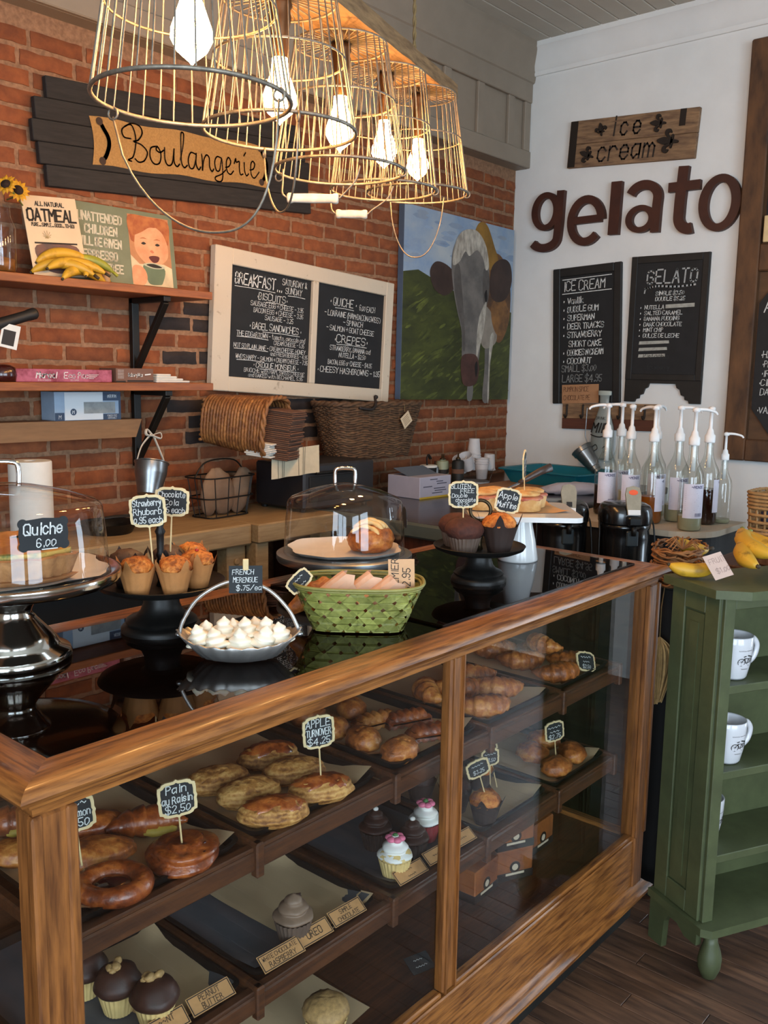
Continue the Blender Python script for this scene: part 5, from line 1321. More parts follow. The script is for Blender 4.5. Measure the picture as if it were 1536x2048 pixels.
# bananas
m_ban = M('ripe_banana', 'c99a28', .5, col2='8a6a1c', scale=22, ramp=(.28, .48))
m_bang = M('greenish_banana', 'a8a030', .5, col2='6f7a28', scale=16)
m_bantip = M('banana_tip', '3a2c18', .7)
def banana(name, label, mtx, L=.085, r=.017, bend=1.5, mat=None, group=None):
    t = thing(name, label, 'banana', mtx=mtx, group=group); n = 22
    R = L/bend*2; pts = [(R*sin((k/n-.5)*bend), 0, R*(1-cos((k/n-.5)*bend))) for k in range(n+1)]
    MB().tube(pts, r, 8, taper=lambda u: max(.22, min(1, 1.05-abs(u-.5)**3*6.2))).build('skin', mat or m_ban, t, smooth=True)
    d = (Vector(pts[-1])-Vector(pts[-2])).normalized()
    MB().tube([pts[-1], Vector(pts[-1])+d*.018], r*.30, 6).build('stem', m_bantip if mat is None else m_bang, t, smooth=True)
    d = (Vector(pts[0])-Vector(pts[1])).normalized()
    MB().tube([pts[0], Vector(pts[0])+d*.006], r*.25, 6).build('tip', m_bantip, t, smooth=True)
    return t
gb = 'bananas on the upper shelf'
for i, (x, y, z, rz, rx, mt, lb) in enumerate(((1.575, 2.635, .052, -.15, -1.1, None, 'yellow banana along the front of the shelf bunch'), (1.60, 2.63, .030, .25, -.7, None, 'fat yellow banana at the bottom of the shelf bunch'), (1.62, 2.655, .068, -.35, -.6, m_bang, 'greenish banana in the middle of the shelf bunch'),
        (1.56, 2.66, .080, -.1, -.4, None, 'yellow banana arching over the top of the shelf bunch'), (1.54, 2.64, .045, -.5, -.9, None, 'yellow banana with its tip pointing at the oatmeal sign'), (1.65, 2.65, .040, .6, -.9, None, 'short curved banana by the bunch end'))):
    banana('banana', lb, Matrix.Translation((x, y, ZS1+z)) @ Matrix.Rotation(rz, 4, 'Z') @ Matrix.Rotation(-.2+pi, 4, 'X') @ Matrix.Rotation(rx+.6, 4, 'X'), .10, .0165, 1.5, mt, gb)
t = tag(MB().lathe([(.014, 0), (.014, .045), (.012, .047)], 16).build('cork_stopper', M('pale_wood_peg', 'b78c60', .7), loc=(1.702, 2.66, ZS1), auto=40), 'short pale wooden peg beside the shelf bananas', 'peg')
# sunflower and jar at the shelf end
def sunflower(label, loc, rx, rz):
    t = thing('sunflower', label, 'flower', loc, 0, 'yellow sunflowers'); t.rotation_euler = (rx, 0, rz); t.scale = (.72,)*3
    MB().lathe([(.0005, -.004), (.018, -.003), (.020, .003), (.0005, .008)], 18).build('seed_head', M('dark_seed_head', '2a1a10', .9, var=.3, scale=80, bump=.6), t, smooth=True)
    pm = MB().add([(.016, -.004, 0), (.030, -.009, .003), (.048, 0, -.001), (.030, .009, .003), (.016, .004, 0), (.03, 0, .006)], [(0, 1, 5), (1, 2, 5), (2, 3, 5), (3, 4, 5), (4, 0, 5)]).mesh('petal', M('sunflower_petal', 'c99114', .7, var=.15, scale=30))
    for k in range(15): link('petal', pm, t, (0, 0, 0), (0, .15*(k % 2), k*2*pi/15))
    MB().tube([(0, 0, -.004), (.01, 0, -.06), (0, .02, -.16)], .003, 6).build('stem', M('dry_stem', '5d6a30', .8), t)
sunflower('yellow sunflower hanging above the oatmeal sign', (1.40, 2.63, 2.068), 1.35, -.2); sunflower('yellow sunflower drooping over the glass jar', (1.352, 2.61, 2.075), 1.1, -.9)
t = thing('glass_jar', 'clear glass jar at the end of the upper shelf', 'jar', (1.345, 2.655, ZS1))
MB().lathe([(.045, .002), (.05, .02), (.05, .13), (.038, .16), (.036, .19)], 32, close=False).build('jar_wall', m_dome, t, smooth=True)
MB().lathe([(.001, .004), (.044, .005), (.044, .04), (.001, .05)], 24).build('amber_contents', M('amber_candy', '7a4a18', .4, var=.3, scale=60), t, smooth=True)
# boxes on the middle shelf
ZS2 = 1.5115
t = thing('tissue_box', 'long crimson deli paper box with swirling pink print', 'box', (1.40, 2.635, ZS2))
MB().box(-.03, .30, 0, .11, 0, .040, .0015).build('carton', M('crimson_swirl_carton', '7d2a3c', .5, col2='a8566a', scale=24, detail=6, ramp=(.45, .62)), t)
mb = MB(); write(mb, 'Marcal', .035, .013, .017, jit=.03, w=.003, z=0, slant=.2); write(mb, 'Eco Pac', .128, .012, .018, jit=.1, w=.0022, z=0)
write(mb, 'DELI PAPER', .150, .004, .004, jit=.02, z=0); write(mb, '12 IN x 10 SHEETS', .04, .004, .004, jit=.02, z=0)
for k in range(4): stroke(mb, [(.215, .024-.004*k), (.25-.006*k, .024-.004*k)], .0012)
mb.v = [(x, -.0006, y) for x, y, z in mb.v]; mb.build('white_print', m_chalk, t)
t = thing('dark_jar_lid', 'dark red rounded jar lying at the end of the middle shelf', 'jar', (1.335, 2.64, ZS2))
MB().lathe([(.001, 0), (.034, .002), (.038, .02), (.034, .042), (.02, .05), (.001, .052)], 24).build('jar', M('dark_red_glass', '3a1410', .25, var=.3, scale=20, coat=.5), t, smooth=True)
t = thing('wax_paper_box', 'brown wax paper box with black stripe beside the crimson box', 'box', (1.712, 2.63, ZS2))
MB().box(0, .145, 0, .10, 0, .047, .0015).build('carton', M('brown_carton', '6d4c3c', .6, var=.08, scale=12), t)
mb = MB(); mb.box(.042, .143, -.0008, -.0002, .003, .008).box(.0, .035, -.0008, -.0002, .0, .006); mb.build('black_stripe', m_ink, t)
mb = MB(); write(mb, 'BakeryWax', .045, .020, .011, jit=.1, w=.0018, z=0, wx=.8); stroke(mb, [(.112, .026), (.132, .028)], .004)
for k in range(6): stroke(mb, [(.006, .040-.005*k), (.028, .040-.005*k)], .001)
mb.v = [(x, -.001, y) for x, y, z in mb.v]; mb.build('white_print', m_chalk, t)
m_nap = M('white_napkin', 'd6d4cc', .85, var=.04, scale=20, bump=.1)
for k in range(4):
    t = thing('folded_cloth', ('bottom', 'second', 'third', 'top')[k]+' folded white cloth of the small shelf stack', 'cloth', (1.87+.004*k, 2.632+.004*k, ZS2+.0075*k), .03*k)
    MB().box(0, .142-.026*k, 0, .09, 0, .0072, .003).build('folded_sheet', m_nap, t)
# glove box on the ledge
t = thing('glove_box', 'pale blue and white glove dispenser box marked M and Medium', 'box', (1.542, 2.722, 1.3855))
MB().box(0, .245, 0, .085, 0, .094, .0015).build('carton', M('pale_blue_carton', '8fa3b8', .5, var=.1, scale=12), t)
m_navy = M('navy_print', '2b3d55', .5); m_pale = M('pale_white_print', 'c8ced2', .5)
mb = MB(); mb.box(.035, .175, -.0006, -.0001, .002, .092); mb.build('white_panel', m_pale, t)
for q in ((.0, .033, .0, .026), (.176, .244, .0, .020), (.176, .244, .064, .093), (.236, .244, .020, .064)): MB().box(q[0], q[1], -.0008, -.0002, q[2], q[3]).build('navy_panel', m_navy, t)
mb = MB()
mb.lathe([(.011, 0), (.011, .0006)], 20, Matrix.Translation((.066, -.0004, .028)) @ Matrix.Rotation(pi/2, 4, 'X')); mb.build('navy_disc', m_navy, t)
MB().box(.104, .222, -.0012, -.0004, .022, .060).build('window', M('grey_glove_window', '9a9c98', .5, col2='6e7274', scale=20), t)
mb = MB(); write(mb, 'M', .066, .023, .010, align='c', z=0, w=.0024, jit=0); write(mb, 'MEDIUM', .21, .074, .010, align='c', z=0, w=.0018, jit=0, wx=.7); write(mb, 'POWDER FREE', .21, .011, .006, align='c', z=0, jit=0, wx=.7); write(mb, 'DISPOSABLE', .21, .003, .006, align='c', z=0, jit=0, wx=.7); write(mb, 'M', .018, .006, .012, align='c', z=0, jit=0)
mb.v = [(x, -.0014, y) for x, y, z in mb.v]; mb.build('white_print', m_pale, t)
# galvanised pail tied to the bracket with ribbon
m_galv = M('galvanised_steel', '8d8f90', .3, metal=.9, var=.15, scale=20)
t = thing('metal_pail', 'small galvanised pail hung from the bracket by white ribbon', 'pail', mtx=Matrix.Translation((1.838, 2.645, 1.128)) @ Matrix.Rotation(-.22, 4, 'X') @ Matrix.Rotation(.28, 4, 'Y'))
MB().lathe([(.001, .002), (.038, .002), (.039, 0), (.042, .02), (.054, .072), (.055, .075), (.0565, .110), (.060, .112), (.060, .115), (.055, .114), (.041, .02), (.001, .006)], 36).build('bucket', m_galv, t, auto=40)
m_rib = M('white_ribbon', 'c9bfae', .8, var=.06, scale=40)
mb = MB()
for pts in (((-.058, 0, .112), (-.045, .0, .165), (-.012, .0, .215)), ((.058, 0, .112), (.03, 0, .16), (-.006, 0, .215))):
    q = smooth_pts(pts, 6, False); mb.tube(q, .0065, 6, flat=.25)
for sx in (-1, 1): mb.tube(smooth_pts([(-.008, 0, .212), (-.008+sx*.028, -.006, .226), (-.008+sx*.03, -.010, .205), (-.008, -.006, .208)], 5, False), .006, 6, flat=.3)
mb.build('ribbon_bow', m_rib, t, smooth=True)
# black torch shaped handle sticking out with a card
t = thing('wall_torch', 'black rounded handle leaning out from the shelf bracket', 'tool', mtx=Matrix.Translation((1.30, 2.60, 1.675)) @ Matrix.Rotation(1.25, 4, 'Y') @ Matrix.Rotation(.0, 4, 'Z'))
MB().lathe([(.016, -.06), (.017, .0), (.0155, .10), (.017, .105), (.0175, .125), (.013, .132), (.0005, .133)], 20).build('handle', M('black_rubber', '131211', .55), t, smooth=True)
t = thing('hanging_card', 'white and black card hanging under the black handle', 'card', mtx=face_mtx((1.298, 2.59, 1.615), (.8, -.2, -.1), (.35, 0, .9)))
MB().box(0, .05, 0, .07, 0, .0012).build('card', m_nap, t); MB().box(.006, .040, .008, .052, .0012, .0016).build('print', m_ink, t)

# ------------------------------------------------------------------ baskets on the brick wall
m_wick = M('golden_wicker', '9c6a38', .6, col2='6b4020', scale=40, bump=.3, isl=.2)
m_wickd = M('brown_seagrass', '6f5034', .75, col2='4a3220', scale=40, bump=.4, isl=.25)
# reclining wicker basket full of napkins: mouth faces right and forward
def loop(rx, ry, e, n=64):
    out = []
    for k in range(n):
        a = 2*pi*k/n; c, s = cos(a), sin(a); q = (abs(c)**e+abs(s)**e)**(-1/e); out.append((rx*c*q, ry*s*q))
    return out
B1 = Matrix.Translation((2.262, 2.62, 1.362)) @ Matrix.Rotation(radians(-66), 4, 'Z') @ Matrix.Rotation(radians(6), 4, 'Y')
t = thing('wicker_basket', 'golden wicker basket lying on its side full of brown napkins', 'basket', mtx=B1)
# local x = from closed end to mouth
mb = MB(); NR = 20
for j in range(NR+1):
    u = j/NR; ry, rz = .090+.022*u, .086+.022*u
    lp = loop(ry, rz, 3.2)
    mb.tube([(-.14+.25*u, y*(1+.012*(-1)**(k+j)), z*(1+.012*(-1)**(k+j))) for k, (y, z) in enumerate(lp)], .0068, 5, closed=True)
mb.build('woven_rows', m_wick, t, smooth=True, kind='stuff')
mb = MB()
for k in range(0, 64, 3):
    mb.tube([(-.14+.25*u, *[c for c in loop(.090+.022*u, .086+.022*u, 3.2)[k]]) for u in (0, .25, .5, .75, 1)], .004, 5)
mb.build('stakes', m_wick, t, smooth=True, kind='stuff')
mb = MB(); mb.add([(-.142, y, z) for y, z in loop(.09, .086, 3.2)], [tuple(range(64))])
for q in range(9): mb.tube([(-.146, -.085, -.075+.0185*q), (-.150, 0, -.075+.0185*q), (-.146, .085, -.075+.0185*q)], .006, 5)
mb.build('woven_end', m_wick, t, smooth=True)
lp = loop(.115, .111, 3.2); mb = MB()
for ph in (0, 1): mb.tube([(.116+.006*sin(k*.9+ph*pi), y*(1.01+.03*cos(k*.9+ph*pi)), z*(1.01+.03*cos(k*.9+ph*pi))) for k, (y, z) in enumerate(lp)], .007, 6, closed=True)
mb.build('braided_rim', m_wick, t, smooth=True)
m_napb = M('brown_paper_napkin', '6b4a38', .85, var=.12, scale=18, bump=.1)
rr = random.Random(9)
npk = MB().box(-.065, .092, -.066, .066, 0, .0058, .0024).mesh('napkin', m_napb)
for k in range(26):
    m = B1 @ Matrix.Translation((.105+rr.uniform(-.006, .006), .022+rr.uniform(-.004, .004), -.112+.0070*k)) @ Matrix.Rotation(rr.uniform(-.05, .05), 4, 'Z')
    o = tag(link('paper_napkin', npk), 'brown folded paper napkin in the stack at the wicker basket mouth', 'napkin', 'stacked brown napkins'); o.matrix_world = m
npw = MB().box(-.05, .05, -.024, .024, 0, .006, .0025).mesh('napkin', m_nap)
for k in range(8):
    m = B1 @ Matrix.Translation((.095+rr.uniform(-.006, .006), -.068+rr.uniform(-.003, .003), -.105+.0066*k)) @ Matrix.Rotation(rr.uniform(-.08, .08), 4, 'Z')
    o = tag(link('white_napkin', npw), 'white folded paper napkin beside the brown stack', 'napkin', 'stacked white napkins'); o.matrix_world = m
# striped tea towel hanging out of it
t = thing('tea_towel', 'cream tea towel with grey stripes hanging below the napkins', 'towel', mtx=face_mtx((2.275, 2.50, 1.160), (.92, -.2, .05), (0, 0, 1)))
mb = MB(); mb.grid(lambda u, v: (.205*u+.004*v, .105*v+.012*u, .006*sin(u*14)*(1-v)), 20, 6); mb.build('cloth', M('cream_towel', 'c2b498', .9, var=.06, scale=40), t, smooth=True)
mb = MB()
for u in (.12, .22, .26, .55, .65, .69):
    mb.grid(lambda a, v, u=u: (.205*(u+.012*a)+.004*v, .105*v+.012*u, .0012+.006*sin((u+.012*a)*14)*(1-v)), 1, 6)
mb.build('stripe_print', M('grey_towel_stripe', '6d6a5c', .9), t)
# hanging seagrass basket with a tag
B2 = Matrix.Translation((3.035, 2.700, 1.190)) @ Matrix.Rotation(.0, 4, 'Z')
t = thing('seagrass_basket', 'brown seagrass basket hung on the bricks with a paper tag', 'basket', mtx=B2)
mb = MB(); NR = 22
for j in range(NR+1):
    u = j/NR; rx, ry = .225+.065*u, .082+.026*u; lp = loop(rx, ry, 4.0, 110)
    mb.tube([(x*(1+.008*(-1)**(k//2+j)), y*(1+.02*(-1)**(k//2+j)), .006+.225*u+.004*sin(k*.7)) for k, (x, y) in enumerate(lp)], .0062, 5, closed=True)
mb.build('woven_rows', m_wickd, t, smooth=True, kind='stuff')
mb = MB()
for k in range(0, 110, 4): mb.tube([(*loop(.225+.065*u, .082+.026*u, 4.0, 110)[k], .006+.225*u) for u in (0, .33, .66, 1)], .0045, 5)
mb.build('stakes', m_wickd, t, smooth=True, kind='stuff')
MB().poly(loop(.225, .082, 4.0), .006).build('base', m_wickd, t)
lp = loop(.292, .110, 4.0, 110); mb = MB()
for ph in (0, 1): mb.tube([(x*(1+.012*cos(k*.8+ph*pi)), y*(1+.03*cos(k*.8+ph*pi)), .236+.006*sin(k*.8+ph*pi)) for k, (x, y) in enumerate(lp)], .008, 6, closed=True)
mb.build('braided_rim', m_wickd, t, smooth=True)
mb = MB(); mb.tube(smooth_pts([(-.18, -.108, .222), (-.12, -.125, .215), (-.09, -.12, .235), (-.075, -.105, .262)], 5, False), .007, 6); mb.sphere((-.07, -.105, .266), .010, .010, .009, 8, 6); mb.build('leather_handle', M('black_leather_toggle', '1d1512', .6), t, smooth=True)
k = Matrix.Translation((.115, -.125, .165)) @ Matrix.Rotation(pi/2, 4, 'X') @ Matrix.Rotation(.6, 4, 'Z')
mb = MB(); mb.box(-.032, .032, -.028, .028, 0, .0012, mtx=k); mb.build('paper_tag', m_tin, t)
mb = MB()
for q in range(5): stroke(mb, [(-.022, .016-.008*q), (.02-.004*(q % 2), .016-.008*q)], .0022, .0016)
mb.v = [tuple(k @ Vector(p)) for p in mb.v]; mb.build('tag_print', M('brown_print', '7a5c3c', .8), t)
MB().tube([(.115, -.115, .20), (.108, -.118, .235)], .0012, 5).build('tag_string', m_rope, t)
# ================================================================== ON THE WHITE WALL
XW = XR-.0005
m_barn = M('weathered_barn_wood', '9c7a58', .8, col2='5e4635', scale=9, stretch=(1, 6, 6), bump=.3, ramp=(.3, .7))
m_strap = M('dark_iron_strap', '2a211b', .6, metal=.3)
t = thing('ice_cream_sign', 'weathered wood plank sign lettered Ice Cream with fleur de lis', 'sign', mtx=face_mtx((XW, 2.503, 2.623), *WHITE_FACE, -.058))
for k in range(2): MB().box(0, .678, .114*k, .114*k+.1125, 0, .024, .002).build('plank', m_barn, t)
MB().box(.004, .044, .002, .225, .024, .0262).build('iron_strap', m_strap, t); MB().box(.585, .615, .150, .226, .024, .0262).build('iron_strap', m_strap, t)
mb = MB(); write(mb, 'ice', .238, .138, .085, z=.0250, jit=.1, w=.009, sp=3.0, wx=.8); mb.build('dark_lettering', M('burnt_lettering', '2b211a', .8), t); mb = MB(); write(mb, 'cream', .170, .022, .095, z=.0250, jit=.1, w=.009, sp=1.5, wx=.86); mb.build('dark_lettering', M('burnt_lettering', '2b211a', .8), t)
def fleur(cx, cy, s, rot):
    mb = MB(); k = Matrix.Translation((cx, cy, 0)) @ Matrix.Rotation(rot, 4, 'Z') @ Matrix.Scale(s, 4)
    for q in ([(0, 1), (.28, .45), (.16, 0), (.10, -.7), (-.10, -.7), (-.16, 0), (-.28, .45)], [(.15, -.05), (.45, .40), (.80, .38), (.88, .05), (.62, -.12), (.60, .14), (.40, .05), (.22, -.25)], [(-.15, -.05), (-.45, .40), (-.80, .38), (-.88, .05), (-.62, -.12), (-.60, .14), (-.40, .05), (-.22, -.25)], [(-.42, -.16), (.42, -.16), (.42, -.32), (-.42, -.32)]):
        mb.prism(smooth_pts(q, 4), .024/s, .034/s, k)
    mb.build('fleur_de_lis', m_strap, t)
fleur(.178, .168, .036, .2); fleur(.485, .172, .046, 1.5); fleur(.115, .055, .046, 1.2); fleur(.545, .085, .062, 1.45)
# six separate wooden letters
m_letr = M('dark_walnut_letter', '4a2416', .6, col2='3a1a10', scale=10, stretch=(1, 1, 3), bump=.1)
TH = .034
def oval(mb, cx, cy, rx, ry, th=TH, n=40):
    V = []; F = []; zt = .0292
    for k in range(n):
        a = 2*pi*k/n
        for rr_, z in (((rx, ry), .0004), ((rx-th, ry-th*.8), .0004), ((rx-th, ry-th*.8), zt), ((rx, ry), zt)): V.append((cx+rr_[0]*cos(a), cy+rr_[1]*sin(a), z))
    for k in range(n):
        p, q = 4*k, 4*((k+1) % n); F += [(p+j, q+j, q+(j+1) % 4, p+(j+1) % 4)[::-1] for j in range(4)]
    mb.add(V, F)
def pen(mb, pts, th=TH, zt=.030):
    n = len(pts); L_, R_ = [], []
    for k in range(n):
        a, b = pts[max(0, k-1)], pts[min(n-1, k+1)]; dx, dy = b[0]-a[0], b[1]-a[1]; l = math.hypot(dx, dy) or 1
        L_.append((pts[k][0]-dy/l*th/2, pts[k][1]+dx/l*th/2)); R_.append((pts[k][0]+dy/l*th/2, pts[k][1]-dx/l*th/2))
    V = [(x, y, z) for z in (0, zt) for x, y in L_+R_]; F = []
    m = 2*n
    for k in range(n-1): F += [(k, k+1, n+k+1, n+k), (m+k, m+n+k, m+n+k+1, m+k+1), (k, m+k, m+k+1, k+1), (n+k, n+k+1, m+n+k+1, m+n+k)]
    F += [(0, n, m+n, m), (n-1, m+n-1, m+2*n-1, 2*n-1)]
    mb.add(V, F)
arcp = lambda cx, cy, rx, ry, a0, a1, n=22: [(cx+rx*cos(radians(a0+(a1-a0)*k/n)), cy+ry*sin(radians(a0+(a1-a0)*k/n))) for k in range(n+1)]
def let_g(mb): oval(mb, -.012, .050, .085, .098, .038); pen(mb, [(.072, .150), (.070, .0), (.066, -.075)]+arcp(-.012, -.085, .077, .052, 0, -150, 14), .042)
def let_e(mb): pen(mb, [(-.07, .002), (.0, .005), (.086, .008)], .036, .0285); pen(mb, arcp(0, 0, .086, .105, 2, 318, 30), .040)
def let_l(mb): pen(mb, [(0, .128), (0, -.128)], .056)
def let_a(mb): pen(mb, arcp(-.004, .048, .074, .062, 160, 0, 16)+[(.068, 0), (.068, -.118)], .044); oval(mb, -.012, -.050, .078, .066, .034)
def let_t(mb): pen(mb, [(-.006, .155), (-.012, 0), (-.012, -.06)]+arcp(.040, -.075, .052, .058, 180, 290, 12), .050); pen(mb, [(-.075, .062), (.080, .066)], .044, .0285)
def let_o(mb): oval(mb, 0, 0, .099, .128, .044)
for ch, fn_, cy_, cz_, lb in (('g', let_g, 2.606, 2.368, 'with a hooked tail'), ('e', let_e, 2.378, 2.350, 'next to the letter l'), ('l', let_l, 2.218, 2.395, 'straight upright stroke'), ('a', let_a, 2.066, 2.380, 'between l and t'), ('t', let_t, 1.870, 2.397, 'tall crossed stroke'), ('o', let_o, 1.690, 2.366, 'closed oval ring')):
    mb = MB(); fn_(mb); o = mb.build('wall_letter', m_letr); o.matrix_world = face_mtx((XW, cy_, cz_), *WHITE_FACE, -.03)
    tag(o, 'dark brown wooden wall letter %s of the word gelato, %s' % (ch, lb), 'letter', 'letters of the word gelato')
# ice cream chalkboard
m_bframe = M('black_board_frame', '1b1917', .6, var=.3, scale=20)
m_kraftt = M('kraft_note', 'a87a55', .85, var=.08, scale=20)
t = thing('flavour_board', 'black framed chalkboard listing ice cream flavours and a kraft note', 'chalkboard', mtx=face_mtx((XW, 2.530, 1.413), *WHITE_FACE, .045))
w, h = .392, .705
for a, b, c, d in ((0, .042, 0, h), (w-.042, w, 0, h), (.042, w-.042, h-.045, h), (.042, w-.042, 0, .06)): MB().box(a, b, c, d, 0, .02, .004).build('frame_bar', m_bframe, t)
MB().box(.042, w-.042, .06, h-.045, .002, .012).build('slate', m_slate, t)
mb = MB(); Z0 = .0128
stroke(mb, [(.055, .645), (.335, .648)], .004, Z0); stroke(mb, [(.055, .572), (.335, .575)], .004, Z0)
write(mb, 'ICE CREAM', .062, .586, .050, z=Z0, wx=.70, w=.0045)
for k, s in enumerate(('Vanilla', 'BUBBLE GUM', 'SUPERMAN', 'DEER TRACKS', 'STRAWBERRY', ' SHORT CAKE', 'COOKIES N CREAM', 'COCONUT')):
    y = .520-.0440*k - (.004 if k > 4 else 0); write(mb, s, .085, y, .029, z=Z0, wx=.80 if len(s) < 12 else .62, w=.0042)
    if k != 5: write(mb, '*', .058, y, .03, z=Z0, w=.005)
mb.build('chalk_lettering', m_chalk, t)
mb = MB(); write(mb, 'SMALL $3.00', .052, .166, .034, z=Z0, wx=.74, w=.0034); write(mb, 'LARGE $4.95', .056, .112, .036, z=Z0, wx=.78, w=.0034); mb.build('grey_lettering', m_chalkg, t)
MB().box(.06, .275, .0, .098, .0205, .0215).build('kraft_note', m_kraftt, t)
mb = MB(); write(mb, 'PUMPKIN SPICE', .07, .062, .024, z=.022, wx=.66, jit=.1); write(mb, 'CHOCOLATE PE', .07, .018, .024, z=.022, wx=.66, jit=.1); mb.build('ink_lettering', M('brown_marker', '6a4630', .8), t)
# gelato chalkboard with cut-out foot
t = thing('gelato_board', 'tall black chalkboard headed Gelato with stepped arch cut in its foot', 'chalkboard', mtx=face_mtx((XW, 2.117, 1.438), *WHITE_FACE, -.004))
w, h = .394, .713; s_ = [(0, 0), (.055, 0), (.060, .014), (.078, .018), (.080, .034), (.098, .040), (.106, .066), (.122, .074), (.128, .094), (.278, .094)]
out = s_[:-1]+[(.394-x, y) for x, y in s_[:-1][::-1]]
MB().prism(out+[(w, h), (0, h)], 0, .016).build('board', m_bframe, t)
for a, b, c, d in ((0, .032, .11, h), (w-.032, w, .11, h), (.032, w-.032, h-.035, h), (.032, w-.032, .11, .14)): MB().box(a, b, c, d, .016, .021, .003).build('frame_bar', m_bframe, t)
MB().box(.032, w-.032, .14, h-.035, .016, .0168).build('slate', m_slate, t)
mb = MB(); Z0 = .0172
write(mb, 'GELATO', .085, .580, .062, z=Z0, wx=.76, w=.0075, sp=1.6); stroke(mb, smooth_pts([(.080, .555), (.14, .566), (.24, .560), (.33, .566)], 5, False), .009, Z0); stroke(mb, [(.08, .556), (.076, .535)], .006, Z0)
mb.build('grey_lettering', M('bright_grey_chalk', 'a9aaa8', .9, var=.15, scale=120), t)
mb = MB(); write(mb, 'SINGLE $3.50', .135, .522, .018, z=Z0, wx=.95, w=.0032); write(mb, 'DOUBLE $5.25', .135, .495, .018, z=Z0, wx=.95, w=.0032)
for k, s in enumerate(('NUTELLA', 'SALTED CARAMEL', 'BANANA PUDDING', 'DARK CHOCOLATE', 'MINT CHIP', 'DULCE DE LECHE')):
    write(mb, s, .082, .456-.0275*k, .0185, z=Z0, wx=.90, w=.0028); write(mb, '*', .058, .456-.0275*k, .02, z=Z0, w=.004)
mb.build('chalk_lettering', m_chalk, t)
mb = MB()
for k in range(3): mb.add([(.062, .284-.032*k, Z0), (.22-.008*k, .290-.032*k, Z0), (.218-.008*k, .304-.032*k, Z0), (.065, .300-.032*k, Z0)], [(0, 1, 2, 3)])
mb.add([(.19, .458, Z0), (.335, .462, Z0), (.335, .480, Z0), (.19, .476, Z0)], [(0, 1, 2, 3)]); mb.build('chalk_smudge', M('rubbed_chalk', 'a8a69c', .9, var=.2, scale=60), t)
mb = MB(); write(mb, 'Pistachio', .09, .215, .026, z=Z0, wx=.9); write(mb, 'strawberry', .10, .165, .02, z=Z0, wx=.9); mb.build('wiped_lettering', M('ghost_chalk', '333435', .9), t)
# coat-hook board below
t = thing('hook_board', 'two tone wooden board with iron hooks below the flavour board', 'hook rail', mtx=face_mtx((XW, 2.466, 1.283), *WHITE_FACE, .02))
MB().box(0, .53, .055, .135, 0, .018, .002).build('upper_board', m_barn, t); MB().box(0, .53, 0, .055, 0, .02, .002).build('lower_board', M('reddish_board', '5a3222', .7, var=.15, scale=9, stretch=(1, 8, 8)), t)
for x in (.03, .125, .335, .47):
    MB().tube(smooth_pts([(x, .125, .018), (x, .12, .024), (x, .075, .026), (x, .06, .040), (x, .075, .052)], 5, False), .005, 7).build('hook', m_strap, t, smooth=True)
# milk bottle sign on the hook board
t = thing('milk_bottle_sign', 'grey milk bottle shaped tin sign lettered Drink Milk', 'sign', mtx=face_mtx((XW-.045, 2.213, 1.138), *WHITE_FACE, -.01))
prof = [(.066, 0), (.072, .012), (.072, .13), (.066, .17), (.045, .225), (.032, .26), (.029, .30), (.030, .325), (.036, .328), (.036, .348), (.030, .352)]
m_btl = M('frosted_grey_tin', '8d9490', .4, var=.08, scale=10, coat=.2)
mb = MB(); mb.lathe(prof, 36, Matrix.Rotation(-pi/2, 4, 'X') @ Matrix.Scale(1, 4)); mb.v = [(x*.88, abs(y), z*.35) for x, y, z in mb.v]; mb.build('bottle_shape', m_btl, t, smooth=True)
mb = MB(); write(mb, 'DRINK', 0, .205, .014, align='c', z=.030, jit=.05); write(mb, 'Milk', 0, .140, .045, align='c', z=.032, jit=.1, w=.007, slant=.3, wx=.9)
stroke(mb, smooth_pts([(-.05, .125), (0, .115), (.055, .135)], 5, False), .005, .031)
for x0 in (-.04, .02): stroke(mb, smooth_pts([(x0, .06), (x0+.02, .075), (x0+.03, .055), (x0+.01, .04)], 4, False), .004, .031)
mb.build('black_print', m_ink, t)
MB().lathe([(.036, 0), (.037, .003), (.037, .02), (.034, .022)], 30, Matrix.Translation((0, .329, 0)) @ Matrix.Rotation(-pi/2, 4, 'X')).build('cap_band', M('pale_cap', 'a9b0a8', .5), t, smooth=True)
bpy.data.objects[t.children[-1].name].scale = (1, 1, .35)
# hanging metal jigger
t = thing('hanging_shaker', 'ribbed steel cup hanging tilted from a wire on the hook board', 'cup', mtx=Matrix.Translation((XR-.10, 2.20, 1.075)) @ Matrix.Rotation(-.72, 4, 'X'))
MB().lathe([(.001, .0), (.022, .0), (.023, .012), (.027, .014), (.029, .032), (.033, .034), (.050, .125), (.054, .127), (.056, .146), (.0575, .147), (.0575, .151), (.052, .149), (.03, .034), (.001, .006)], 36).build('cup', m_galv, t, auto=40)
MB().tube(smooth_pts([(.0, -.045, .149), (.0, -.060, .19), (.0, -.10, .235), (.0, -.16, .30)], 6, False), .003, 6).build('wire_handle', m_galv, t, smooth=True)
